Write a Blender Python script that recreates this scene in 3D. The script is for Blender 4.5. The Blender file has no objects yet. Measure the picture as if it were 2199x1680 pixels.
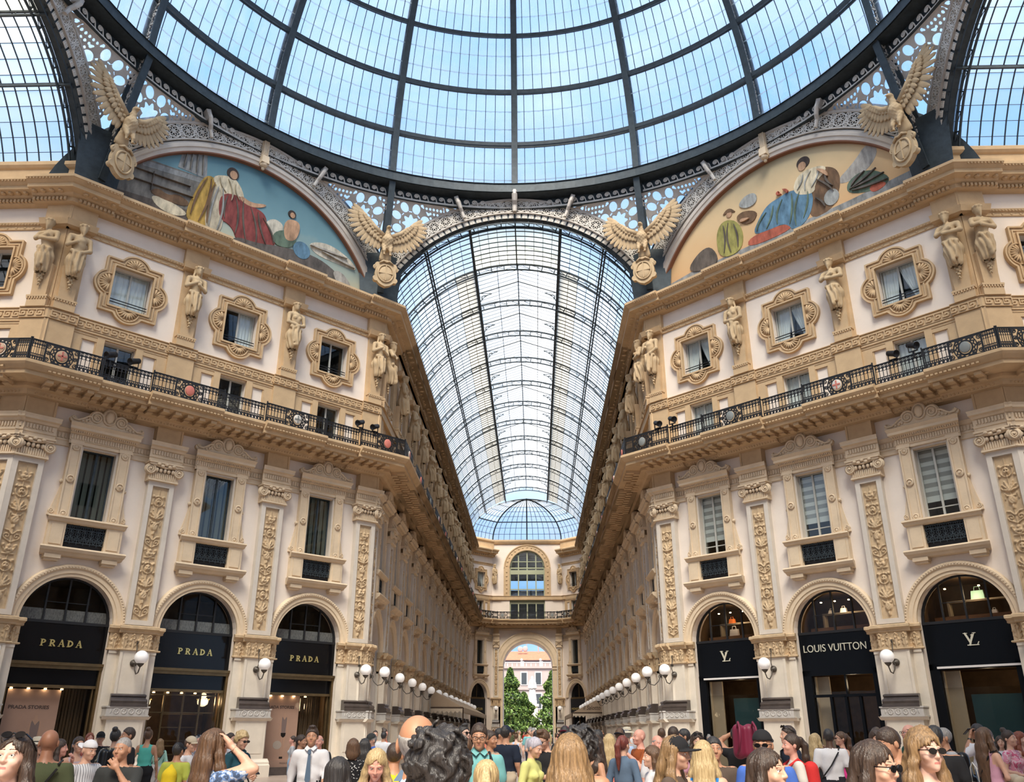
import bpy, math, random
import numpy as np
from mathutils import Matrix, Vector
PI = math.pi
sc = bpy.context.scene
COL = sc.collection
# ------------------------------------------------------------------ camera, sky, sun, exposure
cam = bpy.data.objects.new('camera', bpy.data.cameras.new('camera'))
COL.objects.link(cam)
CAMP = Vector((.9154, -21.8517, 1.67))
PITCH, YAW, ROLL, FPX = .3856, -.0268, .0008, 1802.83
cam.data.sensor_fit = 'HORIZONTAL'; cam.data.sensor_width = 36; cam.data.lens = 36 * FPX / 2199
cam.data.clip_start = .05; cam.data.clip_end = 2000
_f = Vector((math.sin(YAW) * math.cos(PITCH), math.cos(YAW) * math.cos(PITCH), math.sin(PITCH)))
_r = Vector((math.cos(YAW), -math.sin(YAW), 0)); _u = _r.cross(_f)
_r2 = _r * math.cos(ROLL) + _u * math.sin(ROLL); _u2 = -_r * math.sin(ROLL) + _u * math.cos(ROLL)
cam.matrix_world = Matrix(((_r2.x, _u2.x, -_f.x, CAMP.x), (_r2.y, _u2.y, -_f.y, CAMP.y), (_r2.z, _u2.z, -_f.z, CAMP.z), (0, 0, 0, 1)))
sc.camera = cam
def pix_ray(u, v):
    return _f + _r2 * ((u - 1099.5) / FPX) - _u2 * ((v - 840) / FPX)
world = bpy.data.worlds.new('world'); sc.world = world; world.use_nodes = True
wn, wl = world.node_tree.nodes, world.node_tree.links
bg = wn['Background']
tc = wn.new('ShaderNodeTexCoord'); mp = wn.new('ShaderNodeMapping'); mp.inputs['Scale'].default_value = (1, 1, 2.2)
nz = wn.new('ShaderNodeTexNoise'); nz.inputs['Scale'].default_value = 2.4; nz.inputs['Detail'].default_value = 6; nz.inputs['Roughness'].default_value = .55
cr = wn.new('ShaderNodeValToRGB'); cr.color_ramp.elements[0].position = .40; cr.color_ramp.elements[1].position = .70
cr.color_ramp.elements[0].color = (.26, .50, .88, 1); cr.color_ramp.elements[1].color = (.72, .82, .94, 1)
wl.new(tc.outputs['Generated'], mp.inputs['Vector']); wl.new(mp.outputs['Vector'], nz.inputs['Vector'])
wl.new(nz.outputs['Fac'], cr.inputs['Fac']); wl.new(cr.outputs['Color'], bg.inputs['Color'])
bg.inputs['Strength'].default_value = 1.15
sun = bpy.data.objects.new('sun', bpy.data.lights.new('sun', 'SUN')); COL.objects.link(sun)
sun.data.energy = 8.5; sun.data.angle = math.radians(26); sun.data.color = (1, .90, .76)
SUN_EL, SUN_AZ = math.radians(52), math.radians(-3)      # azimuth of the sun measured from -Y towards +X
sd = Vector((math.sin(SUN_AZ) * math.cos(SUN_EL), -math.cos(SUN_AZ) * math.cos(SUN_EL), math.sin(SUN_EL)))
sun.rotation_euler = sd.to_track_quat('Z', 'Y').to_euler()
sc.view_settings.view_transform = 'Standard'; sc.view_settings.look = 'None'; sc.view_settings.gamma = 1
sc.view_settings.use_curve_mapping = False
sc.view_settings.exposure = .42
sc.cycles.max_bounces = 7; sc.cycles.diffuse_bounces = 4; sc.cycles.transparent_max_bounces = 12
sc.cycles.caustics_reflective = False; sc.cycles.caustics_refractive = False; sc.cycles.sample_clamp_indirect = 6
# ------------------------------------------------------------------ materials
MATS = {}
def mat(name, col, rough=.75, metal=0, var=0.0, scale=3.0, bump=0.0, bscale=40, col2=None, stretch=(1, 1, 1), emit=None, spec=.35, trans=0):
    if name in MATS: return MATS[name]
    m = bpy.data.materials.new(name); m.use_nodes = True
    n, l = m.node_tree.nodes, m.node_tree.links; p = n['Principled BSDF']
    p.inputs['Roughness'].default_value = rough; p.inputs['Metallic'].default_value = metal
    p.inputs['Specular IOR Level'].default_value = spec
    p.inputs['Base Color'].default_value = (*col, 1); m.diffuse_color = (*col, 1)
    if var or col2 or bump:
        t = n.new('ShaderNodeTexCoord'); g = n.new('ShaderNodeMapping'); g.inputs['Scale'].default_value = stretch
        l.new(t.outputs['Object'], g.inputs['Vector'])
    if var or col2:
        a = n.new('ShaderNodeTexNoise'); a.inputs['Scale'].default_value = scale; a.inputs['Detail'].default_value = 5
        a.inputs['Roughness'].default_value = .62
        r = n.new('ShaderNodeValToRGB'); r.color_ramp.elements[0].position = .3; r.color_ramp.elements[1].position = .72
        c2 = col2 or tuple(min(1, c * (1 + var)) for c in col); c1 = col if col2 else tuple(c * (1 - var) for c in col)
        r.color_ramp.elements[0].color = (*c1, 1); r.color_ramp.elements[1].color = (*c2, 1)
        l.new(g.outputs['Vector'], a.inputs['Vector']); l.new(a.outputs['Fac'], r.inputs['Fac']); l.new(r.outputs['Color'], p.inputs['Base Color'])
    if bump:
        b = n.new('ShaderNodeTexNoise'); b.inputs['Scale'].default_value = bscale; b.inputs['Detail'].default_value = 4
        k = n.new('ShaderNodeBump'); k.inputs['Strength'].default_value = bump; k.inputs['Distance'].default_value = .02
        l.new(g.outputs['Vector'], b.inputs['Vector']); l.new(b.outputs['Fac'], k.inputs['Height']); l.new(k.outputs['Normal'], p.inputs['Normal'])
    if emit:
        p.inputs['Emission Color'].default_value = (*emit[:3], 1); p.inputs['Emission Strength'].default_value = emit[3]
    MATS[name] = m
    return m
def glass_mat(name, tint, film, fcol, gloss=.08, rough=.03, streak=(1, 1, 1), fvar=.5):
    """old window glass: lets light through, with a translucent film (mostly dust) and a weak reflection"""
    m = bpy.data.materials.new(name); m.use_nodes = True; n, l = m.node_tree.nodes, m.node_tree.links
    n.remove(n['Principled BSDF']); out = n['Material Output']
    tr = n.new('ShaderNodeBsdfTransparent'); tr.inputs['Color'].default_value = (*tint, 1)
    tl = n.new('ShaderNodeBsdfTranslucent'); tl.inputs['Color'].default_value = (*fcol, 1)
    gl = n.new('ShaderNodeBsdfGlossy'); gl.inputs['Roughness'].default_value = rough
    t = n.new('ShaderNodeTexCoord'); g = n.new('ShaderNodeMapping'); g.inputs['Scale'].default_value = streak
    a = n.new('ShaderNodeTexNoise'); a.inputs['Scale'].default_value = 1.0; a.inputs['Detail'].default_value = 4
    r = n.new('ShaderNodeMapRange'); r.inputs['From Min'].default_value = .3; r.inputs['From Max'].default_value = .7
    r.inputs['To Min'].default_value = film * (1 - fvar); r.inputs['To Max'].default_value = min(.95, film * (1 + fvar))
    l.new(t.outputs['Object'], g.inputs['Vector']); l.new(g.outputs['Vector'], a.inputs['Vector']); l.new(a.outputs['Fac'], r.inputs['Value'])
    x = n.new('ShaderNodeMixShader'); y = n.new('ShaderNodeMixShader')
    l.new(r.outputs['Result'], x.inputs['Fac']); l.new(tr.outputs[0], x.inputs[1]); l.new(tl.outputs[0], x.inputs[2])
    y.inputs['Fac'].default_value = gloss; l.new(x.outputs[0], y.inputs[1]); l.new(gl.outputs[0], y.inputs[2])
    l.new(y.outputs[0], out.inputs['Surface'])
    MATS[name] = m; return m
mat('stucco', (.75, .645, .55), .85, var=.05, scale=.7, bump=.12, bscale=9)
mat('ochre', (.54, .375, .215), .8, var=.12, scale=1.3, bump=.15, bscale=30)
mat('ochre_pale', (.64, .50, .345), .8, var=.10, scale=1.6, bump=.12, bscale=30)
mat('relief', (.54, .39, .235), .8, var=.16, scale=4, bump=.2, bscale=40)
mat('marble', (.69, .605, .495), .45, var=.10, scale=1.2)
mat('marble_grey', (.60, .53, .45), .5, var=.08, scale=1.5)
mat('dark_marble', (.075, .058, .05), .3, var=.25, scale=3)
mat('statue_stone', (.47, .34, .20), .8, var=.13, scale=2.5, bump=.15, bscale=25)
mat('iron', (.040, .052, .060), .55, .25, var=.25, scale=4)
mat('iron_black', (.020, .020, .022), .5, .3)
mat('cast_grey', (.47, .435, .395), .7, var=.15, scale=2.5)
mat('cast_white', (.60, .56, .50), .7, var=.12, scale=4)
mat('black_gloss', (.005, .005, .006), .16, spec=.22)
mat('black_matte', (.010, .010, .012), .6)
mat('navy_black', (.003, .004, .006), .45, spec=.12)
mat('bronze', (.16, .11, .055), .35, .7, var=.2, scale=4)
mat('gold', (.62, .50, .20), .3, .75)
mat('pale_gold', (.66, .62, .48), .4, .3)
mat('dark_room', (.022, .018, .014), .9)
mat('brown_room', (.13, .075, .035), .7, var=.3, scale=2)
mat('opal', (.90, .87, .84), .25, emit=(1, .95, .9, .10))
mat('lamp_iron', (.10, .085, .07), .5, .5)
mat('window_frame', (.42, .41, .37), .5)
mat('green_frame', (.36, .37, .24), .5)
mat('curtain', (.70, .70, .70), .9, var=.06, scale=9, stretch=(6, 6, .3))
mat('paving', (.42, .33, .27), .35, var=.15, scale=1.1)
glass_mat('dome_glass', (.86, .93, 1.0), .24, (.90, .93, 1.0), .02, .05, (1.7, 1.7, .9), .85)
glass_mat('vault_glass', (.90, .93, .96), .36, (.93, .93, .92), .04, .05, (.3, .05, .3), .7)
glass_mat('window_glass', (.80, .84, .82), .04, (.5, .6, .6), .07, .02)
glass_mat('shop_glass', (.74, .72, .68), .01, (.5, .5, .5), .012, .01)
mat('frosted', (.10, .11, .12), .4, col2=(.34, .36, .37), scale=14, stretch=(3, 3, 1))
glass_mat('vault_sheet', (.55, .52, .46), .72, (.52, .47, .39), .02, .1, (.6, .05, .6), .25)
glass_mat('vault_reflection_cream', (.88, .85, .76), .55, (.95, .87, .68), .02, .1, (.5, .9, .5), .5)  # building's yellowish reflection in the first crown panes, put into the film colour
# ------------------------------------------------------------------ mesh helpers
class MB:
    """collects quads and polygons; y points into the wall, the viewer stands at -y"""
    def __init__(s): s.V = []; s.F = []; s.M = []; s.S = []; s.cm = 0; s.cs = False
    def add(s, V, F):
        o = len(s.V); s.V.extend(V); s.F.extend([tuple(i + o for i in f) for f in F]); s.M.extend([s.cm] * len(F)); s.S.extend([s.cs] * len(F)); return s
    def box(s, x0, x1, y0, y1, z0, z1, t=0):
        """t: how much the top is drawn in (negative flares)"""
        V = [(x0, y0, z0), (x1, y0, z0), (x1, y1, z0), (x0, y1, z0), (x0 + t, y0 + t, z1), (x1 - t, y0 + t, z1), (x1 - t, y1, z1), (x0 + t, y1, z1)]
        return s.add(V, [(0, 3, 2, 1), (4, 5, 6, 7), (0, 1, 5, 4), (1, 2, 6, 5), (2, 3, 7, 6), (3, 0, 4, 7)])
    def rect(s, x0, x1, z0, z1, y=0): return s.add([(x0, y, z0), (x1, y, z0), (x1, y, z1), (x0, y, z1)], [(0, 1, 2, 3)])
    def mould(s, x0, x1, prof, m0=0, m1=0, cap=True):
        """prof [(e, z)] bottom to top; m0/m1 how far the ends run out for each unit of e (mitres)"""
        n = len(prof); V = [(x0 - e * m0, -e, z) for e, z in prof] + [(x1 + e * m1, -e, z) for e, z in prof]
        F = [(i, n + i, n + i + 1, i + 1) for i in range(n - 1)]
        if cap:
            V += [(x0 - prof[0][0] * 0, 0, prof[0][1]), (x0, 0, prof[-1][1]), (x1, 0, prof[0][1]), (x1, 0, prof[-1][1])]
            k = 2 * n; F += [tuple([k] + list(range(0, n)) + [k + 1]), tuple([k + 3] + list(range(2 * n - 1, n - 1, -1)) + [k + 2])]
            F += [(k, k + 2, n, 0), (n - 1, 2 * n - 1, k + 3, k + 1)]
        return s.add(V, F)
    def arc(s, prof, cx, cz, a0, a1, n=24):
        """sweep prof [(r, e)] round an arch centre"""
        m = len(prof); V = []; F = []
        for i in range(n + 1):
            a = a0 + (a1 - a0) * i / n; c, q = math.cos(a), math.sin(a)
            V += [(cx + r * c, -e, cz + r * q) for r, e in prof]
        for i in range(n):
            for j in range(m - 1): F.append((i * m + j, i * m + j + 1, (i + 1) * m + j + 1, (i + 1) * m + j))
        return s.add(V, F)
    def tube(s, P, r, n=6, closed=False, caps=True):
        P = [Vector(p) for p in P]; k = len(P); V = []; F = []; up = None
        R = r if hasattr(r, '__len__') else [r] * k
        for i, p in enumerate(P):
            d = (P[(i + 1) % k] - P[i - 1]) if closed else (P[min(i + 1, k - 1)] - P[max(i - 1, 0)])
            d.normalize() if d.length > 1e-9 else None
            if up is None: up = Vector((0, 0, 1)) if abs(d.z) < .9 else Vector((1, 0, 0))
            a = d.cross(up); a = a.normalized() if a.length > 1e-6 else Vector((1, 0, 0)); b = a.cross(d).normalized(); up = b
            for j in range(n):
                t = 2 * PI * j / n + PI / n; q = p + (a * math.cos(t) + b * math.sin(t)) * R[i]; V.append(tuple(q))
        m = k if closed else k - 1
        for i in range(m):
            for j in range(n): F.append((i * n + j, i * n + (j + 1) % n, ((i + 1) % k) * n + (j + 1) % n, ((i + 1) % k) * n + j))
        if caps and not closed: F += [tuple(range(n - 1, -1, -1)), tuple(range((k - 1) * n, k * n))]
        return s.add(V, F)
    def lathe(s, prof, n=16, c=(0, 0, 0), axis='z'):
        V = []; F = []
        for r, h in prof:
            for j in range(n):
                t = 2 * PI * j / n; x, y = r * math.cos(t), r * math.sin(t)
                q = (x, y, h) if axis == 'z' else (x, -h, y)
                V.append((q[0] + c[0], q[1] + c[1], q[2] + c[2]))
        for i in range(len(prof) - 1):
            for j in range(n): F.append((i * n + j, i * n + (j + 1) % n, (i + 1) * n + (j + 1) % n, (i + 1) * n + j))
        return s.add(V, F)
    def ball(s, c, r, n=8, m=5, sc=(1, 1, 1)):
        V = []; F = []
        for i in range(m + 1):
            a = PI * i / m
            for j in range(n):
                t = 2 * PI * j / n; V.append((c[0] + r * sc[0] * math.sin(a) * math.cos(t), c[1] + r * sc[1] * math.sin(a) * math.sin(t), c[2] + r * sc[2] * math.cos(a)))
        for i in range(m):
            for j in range(n): F.append((i * n + j, (i + 1) * n + j, (i + 1) * n + (j + 1) % n, i * n + (j + 1) % n))
        return s.add(V, F)
    def grid(s, P):
        """P array (a, b, 3)"""
        a, b = P.shape[:2]; F = [(i * b + j, i * b + j + 1, (i + 1) * b + j + 1, (i + 1) * b + j) for i in range(a - 1) for j in range(b - 1)]
        return s.add([tuple(v) for v in P.reshape(-1, 3)], F)
    def prism(s, poly, y0, y1):
        n = len(poly); V = [(x, y0, z) for x, z in poly] + [(x, y1, z) for x, z in poly]
        return s.add(V, [tuple(range(n)), tuple(range(2 * n - 1, n - 1, -1))] + [((i + 1) % n, i, n + i, n + (i + 1) % n) for i in range(n)])
    def mesh(s, name, mats, smooth=None):
        me = bpy.data.meshes.new(name); me.from_pydata(s.V, [], s.F)
        for m in (mats if isinstance(mats, (list, tuple)) else [mats]): me.materials.append(MATS[m] if isinstance(m, str) else m)
        if any(s.M): me.polygons.foreach_set('material_index', s.M)
        if smooth is not None: me.polygons.foreach_set('use_smooth', [smooth] * len(s.F))
        elif any(s.S): me.polygons.foreach_set('use_smooth', s.S)
        me.update(); return me
def ob(name, data, parent=None, loc=(0, 0, 0), rotz=0, scale=None, mw=None):
    o = bpy.data.objects.new(name, data); COL.objects.link(o)
    if parent is not None: o.parent = parent
    if mw is not None: o.matrix_world = mw
    else:
        o.location = loc
        if rotz: o.rotation_euler = (0, 0, rotz)
        if scale: o.scale = scale
    return o
def tag(o, label=None, cat=None, group=None, kind=None):
    if label: o['label'] = label
    if cat: o['category'] = cat
    if group: o['group'] = group
    if kind: o['kind'] = kind
    return o
def frame_mw(O, rot): return Matrix.Translation(Vector(O)) @ Matrix.Rotation(rot, 4, 'Z')
# flat cast ironwork: a 2-D function (positive = metal) cut out of a sheet of the given thickness
def fret(mb, fn, x0, x1, z0, z1, step, y0, y1, warp=None, back=True):
    nx, nz_ = max(2, int(round((x1 - x0) / step))), max(2, int(round((z1 - z0) / step)))
    X = np.linspace(x0, x1, nx + 1); Z = np.linspace(z0, z1, nz_ + 1); GX, GZ = np.meshgrid(X, Z, indexing='ij')
    f = fn(GX, GZ).astype(float); f[np.abs(f) < 1e-6] = 1e-6
    V = []; idx = {}; F = []; E = []
    def vid(key, x, z):
        k = idx.get(key)
        if k is None: k = idx[key] = len(V); V.append((x, z))
        return k
    inside = f > 0
    for i in range(nx):
        for j in range(nz_):
            q = [(i, j), (i + 1, j), (i + 1, j + 1), (i, j + 1)]; on = [inside[a] for a in q]
            if not any(on): continue
            poly = []; cut = []
            for k in range(4):
                a, b = q[k], q[(k + 1) % 4]
                if on[k]: poly.append(vid(a, X[a[0]], Z[a[1]]))
                if on[k] != on[(k + 1) % 4]:
                    t = f[a] / (f[a] - f[b]); key = (min(a, b), max(a, b))
                    v = vid(key, X[a[0]] + t * (X[b[0]] - X[a[0]]), Z[a[1]] + t * (Z[b[1]] - Z[a[1]])); poly.append(v)
                    cut.append((v, on[k]))
            F.append(tuple(poly))
            for k in range(0, len(cut) - 1, 2) if len(cut) == 2 else ():
                a, b = cut; E.append((a[0], b[0]) if a[1] else (b[0], a[0]))
            # sheet border
            for k, (c, d, edge) in enumerate([(0, 1, j == 0), (1, 2, i == nx - 1), (2, 3, j == nz_ - 1), (3, 0, i == 0)]):
                if edge and on[c] and on[d]: E.append((vid(q[d], 0, 0), vid(q[c], 0, 0)))
    n = len(V); w = warp or (lambda x, y, z: (x, y, z))
    VV = [w(x, y0, z) for x, z in V] + [w(x, y1, z) for x, z in V]
    FF = list(F) + ([tuple(reversed([a + n for a in t])) for t in F] if back else []) + [(a, b, b + n, a + n) for a, b in E]
    return mb.add(VV, FF)
def relief(mb, fn, x0, x1, z0, z1, nx, nz_, y, skirt=True):
    X = np.linspace(x0, x1, nx + 1); Z = np.linspace(z0, z1, nz_ + 1); GX, GZ = np.meshgrid(X, Z, indexing='ij')
    H = fn(GX, GZ); P = np.stack([GX, y - H, GZ], -1)
    return mb.grid(P)
# 2-D shape functions (positive inside)
def d_ring(X, Z, cx, cz, r, w): return w / 2 - np.abs(np.hypot(X - cx, Z - cz) - r)
def d_disc(X, Z, cx, cz, r): return r - np.hypot(X - cx, Z - cz)
def d_seg(X, Z, ax, az, bx, bz, w):
    dx, dz = bx - ax, bz - az; t = np.clip(((X - ax) * dx + (Z - az) * dz) / (dx * dx + dz * dz), 0, 1)
    return w / 2 - np.hypot(X - ax - t * dx, Z - az - t * dz)
def d_rect(X, Z, x0, x1, z0, z1): return np.minimum(np.minimum(X - x0, x1 - X), np.minimum(Z - z0, z1 - Z))
def d_path(X, Z, P, w):
    r = np.full(X.shape, -9.)
    W = w if hasattr(w, '__len__') else [w] * (len(P) - 1)
    for (a, b), ww in zip(zip(P[:-1], P[1:]), W): r = np.maximum(r, d_seg(X, Z, a[0], a[1], b[0], b[1], ww))
    return r
def spiral(cx, cz, r0, turns, a0=0, sgn=1, n=14, k=.16):
    m = max(4, int(n * turns)); return [(cx + r0 * (1 - (1 - k) * i / m) * math.cos(a0 + sgn * 2 * PI * turns * i / m), cz + r0 * (1 - (1 - k) * i / m) * math.sin(a0 + sgn * 2 * PI * turns * i / m)) for i in range(m + 1)]
def umax(*a):
    r = a[0]
    for b in a[1:]: r = np.maximum(r, b)
    return r
# ------------------------------------------------------------------ geometry of the place (metres; octagon centre at the origin)
R = 17.75; W = 7.05; BAY = 4.96; ABAY = 4.62; HC = R - W * 2 ** .5      # HC: half length of a diagonal facade
T22 = math.tan(PI / 8); S2 = 2 ** -.5
ME = {}
# ---- one bay of wall with its openings
def bay_wall():
    b = MB(); h = BAY / 2; zs = 5.35; r = 1.6; top = 7.7; D = .62
    for s in (-1, 1):
        x0, x1 = sorted((s * r, s * h)); b.rect(x0, x1, 0, top)
        b.add([(s * r, 0, 0), (s * r, D, 0), (s * r, D, zs), (s * r, 0, zs)], [(0, 1, 2, 3)])
    n = 20
    for i in range(n):
        a0, a1 = PI - PI * i / n, PI - PI * (i + 1) / n
        p, q = (r * math.cos(a0), zs + r * math.sin(a0)), (r * math.cos(a1), zs + r * math.sin(a1))
        b.add([(p[0], 0, p[1]), (q[0], 0, q[1]), (q[0], 0, top), (p[0], 0, top), (p[0], D, p[1]), (q[0], D, q[1])], [(0, 1, 2, 3), (0, 4, 5, 1)])
    def band(z0, z1, hw=None, d=.4):
        if hw is None: b.rect(-h, h, z0, z1); return
        b.rect(-h, -hw, z0, z1); b.rect(hw, h, z0, z1)
        for s in (-1, 1): b.add([(s * hw, 0, z0), (s * hw, d, z0), (s * hw, d, z1), (s * hw, 0, z1)], [(0, 1, 2, 3)])
        for z in (z0, z1): b.add([(-hw, 0, z), (hw, 0, z), (hw, d, z), (-hw, d, z)], [(0, 1, 2, 3)])
    band(top, 9.1); band(9.1, 11.8, .63); band(11.8, 14.15); band(14.15, 16.36, .63); band(16.36, 18.0); band(18.0, 19.8, .79); band(19.8, 22.6)
    return b.mesh('facade_panel', 'stucco')
ME['bay'] = bay_wall()
b = MB(); b.arc([(1.6, 0), (1.6, .10), (1.70, .10), (1.72, .14), (1.86, .14), (1.90, .20), (2.0, .20), (2.04, .12), (2.06, 0)], 0, 5.35, 0, PI, 36)
for i in range(57):      # beaded edge
    a = PI * (i + .5) / 57; b.ball((1.95 * math.cos(a), -.2, 5.35 + 1.95 * math.sin(a)), .035, 6, 4)
ME['archivolt'] = b.mesh('archivolt', 'ochre_pale')
# ---- carved relief panels
def leafy(seed):
    rs = random.Random(seed); shapes = []
    def fn(X, Z):
        A = np.abs(X); f = d_seg(X, Z, 0, .1, 0, 5.1, .035); z = .12; k = rs.randint(0, 4)
        while z < 4.9:
            t = k % 5; k += 1
            if t == 0:      # paired scrolls
                f = umax(f, d_path(A, Z, [(0, z)] + spiral(.155, z + .22, .125, 1.3, -PI / 2, 1, 10), .045), d_path(A, Z, [(.03, z + .3), (.14, z + .42), (.25, z + .44)], .05)); z += .5
            elif t == 1:    # urn
                f = umax(f, .13 - np.hypot(A, (Z - z - .32) * .75) * 1.0, d_rect(X, Z, -.05, .05, z, z + .16), d_rect(X, Z, -.16, .16, z + .44, z + .50), d_path(A, Z, [(.1, z + .45), (.2, z + .58), (.22, z + .36)], .04)); z += .62
            elif t == 2:    # acanthus spray
                for dx, dz in ((.25, .10), (.22, .26), (.14, .38)):
                    f = umax(f, d_path(A, Z, [(0, z + .02), (dx * .6, z + dz * .7), (dx, z + dz)], [.09, .055]))
                f = umax(f, d_disc(A, Z, .27, z + .14, .04)); z += .46
            elif t == 3:    # mask with garland
                f = umax(f, .11 - np.hypot(A * 1.05, (Z - z - .28) * .8), d_ring(A, Z, 0, z + .28, .2, .045), d_disc(A, Z, .2, z + .46, .06), d_disc(A, Z, .25, z + .12, .05))
                f = np.where((np.hypot(A - .045, Z - z - .31) < .022) | (np.hypot(A * .5, Z - z - .2) < .018), 0, f); z += .58
            else:           # tazza and fruit
                f = umax(f, d_rect(X, Z, -.2, .2, z + .08, z + .13), d_path(A, Z, [(0, z + .13), (.12, z + .2), (.2, z + .34)], .06), d_disc(A, Z, .06, z + .26, .07), d_disc(A, Z, .2, z + .40, .06), d_disc(A, Z, 0, z + .38, .07)); z += .5
        g = np.clip(f / .035, 0, 1); ed = np.clip(.31 - A, 0, .05) / .05
        return .085 * np.sqrt(g) * ed + .012 * np.sin(X * 61 + 3 * np.sin(Z * 23)) * g
    return fn
for s in (1, 2, 3):
    b = MB(); relief(b, leafy(s), -.31, .31, 0, 5.2, 26, 208, 0); ME['relief%d' % s] = b.mesh('relief_panel', 'relief', True)
# ---- pilaster and pier (centred on x = 0)
b = MB(); E = .30
b.box(-.5, .5, -.20, 0, 5.40, 10.98)
for x0, x1, z0, z1 in ((-.52, -.33, 5.40, 10.98), (.33, .52, 5.40, 10.98), (-.33, .33, 5.40, 5.58), (-.33, .33, 10.80, 10.98)): b.box(x0, x1, -E, -.2, z0, z1)
ME['shaft'] = b.mesh('shaft', 'marble_grey')
b = MB()
b.mould(-.6, .6, [(.30, 10.98), (.42, 11.0), (.42, 11.06), (.34, 11.08), (.34, 11.36)])
for i in range(13): b.box(-.50 + i * .08 - .014, -.50 + i * .08 + .025, -.38, -.3, 11.08, 11.34)
b.box(-.66, .66, -.50, 0, 11.62, 11.70); b.box(-.70, .70, -.54, 0, 11.70, 11.76)
b.cs = True
for s in (-1, 1):
    P = [(s * (.58 + x), -.42, 11.44 + z) for x, z in spiral(0, 0, .205, 2.4, PI / 2, 1, 14, .12)]
    b.tube(P, [.045 - .018 * i / len(P) for i in range(len(P))], 6)
    b.lathe([(.22, .30), (.22, .40), (0, .40)], 18, (s * .58, 0, 11.44), 'y')
    b.lathe([(.05, .40), (.05, .47), (0, .49)], 8, (s * .58, 0, 11.44), 'y')
b.tube([(-.58, -.42, 11.65), (0, -.44, 11.56), (.58, -.42, 11.65)], .05, 6)
for i in range(5): b.ball((-.32 + i * .16, -.40, 11.44), .075, 8, 5, (1, 1, 1.25))
for x, z in ((-.3, 11.66), (.3, 11.66), (0, 11.68), (-.15, 11.6), (.15, 11.6)): b.ball((x, -.5, z), .085, 7, 5, (1.1, .8, .8))
ME['capital'] = b.mesh('capital', 'ochre_pale')
b = MB()
b.mould(-.56, .56, [(.36, 11.76), (.36, 11.92), (.39, 11.94), (.39, 12.02), (.36, 12.03), (.36, 12.26), (.42, 12.28), (.46, 12.36), (.56, 12.40), (.56, 12.48), (.60, 12.57)], .35, .35)
for i in range(11): b.box(-.55 + i * .11 - .03, -.55 + i * .11 + .03, -.405, -.3, 12.07, 12.24)
ME['entab'] = b.mesh('entablature_block', 'ochre_pale')
b = MB(); b.box(-.54, .54, -.34, 0, 12.57, 13.32)
for x0, x1, z0, z1 in ((-.54, -.46, 12.57, 13.32), (.46, .54, 12.57, 13.32), (-.46, .46, 12.57, 12.64), (-.46, .46, 13.25, 13.32)): b.box(x0, x1, -.37, -.34, z0, z1)
ME['block'] = b.mesh('frieze_block', 'ochre')
b = MB()
b.box(-.88, .88, -.10, 0, 0, 4.48); b.box(-.88, .88, -.14, 0, 4.36, 4.48)
b.box(-.54, .54, -.34, -.1, 2.93, 4.48)
for x0, x1 in ((-.54, -.44), (.44, .54)): b.box(x0, x1, -.37, -.34, 2.93, 4.40)
b.box(-.66, .66, -.46, -.1, .62, 2.16); b.box(-.54, .54, -.475, -.46, .85, 1.98)
b.mould(-.70, .70, [(.46, 2.06), (.52, 2.10), (.56, 2.16), (.60, 2.18)], .3, .3)
b.mould(-.74, .74, [(.60, 0), (.60, .42), (.55, .46), (.55, .54), (.48, .62), (.46, .66)], .3, .3)
ME['pier'] = b.mesh('pier', 'marble')
b = MB()
b.mould(-.52, .52, [(.54, 2.50), (.60, 2.50), (.60, 2.60), (.55, 2.62), (.57, 2.70), (.54, 2.76), (.46, 2.78), (.44, 2.83), (.48, 2.87), (.46, 2.92), (.36, 2.95)], .25, .25)
ME['torus'] = b.mesh('column_base', 'dark_marble')
def pier_frieze(X, Z):
    u = (np.abs(X) % .27) - .135; r = np.hypot(u, (Z - 2.345)); g = np.maximum(.024 - np.abs(r - .085), .018 - np.abs(u) - 0 * Z)
    g = np.maximum(g, .03 - r); return .022 * np.clip(g / .012, 0, 1) * (np.abs(Z - 2.345) < .115) * (np.abs(X) < .62)
b = MB(); b.box(-.76, .76, -.56, -.1, 2.17, 2.51); b.box(-.79, .79, -.59, -.1, 2.47, 2.52); b.box(-.79, .79, -.59, -.1, 2.16, 2.21)
relief(b, pier_frieze, -.70, .70, 2.22, 2.47, 56, 10, -.562)
ME['pfrieze'] = b.mesh('pier_frieze', 'cast_grey')
def acanthus(X, Z):
    u = (np.abs(X + .0) % .3) - .15; t = np.clip((Z - 4.5) / .58, 0, 1); w = .12 * np.sin(PI * np.clip(t * .8 + .12, 0, 1)) * (1 + .25 * np.cos(t * 22))
    g = np.clip((w - np.abs(u)) / .03, 0, 1); s = np.clip(.02 - np.abs(np.hypot(u - 0 * Z, Z - 4.95) - .07), 0, .02) / .02
    return .055 * g * (.5 + .7 * t) + .04 * s + .012 * np.cos(u * 150) * g
b = MB()
for x0, x1, e in ((-.96, -.52, .14), (.52, .96, .14), (-.58, .58, .38)):
    b.box(x0 + .03, x1 - .03, -e, 0, 4.48, 5.10)
    relief(b, acanthus, x0 + .03, x1 - .03, 4.50, 5.08, max(8, int((x1 - x0) / .03)), 20, -e - .005)
    b.mould(x0, x1, [(e, 5.08), (e + .05, 5.10), (e + .05, 5.16), (e + .11, 5.22), (e + .16, 5.24), (e + .16, 5.33), (e + .1, 5.36)], .3, .3)
    b.mould(x0, x1, [(e, 4.46), (e + .04, 4.48), (e + .04, 4.51), (e, 4.53)], .3, .3)
ME['impost'] = b.mesh('impost', 'relief')
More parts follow.
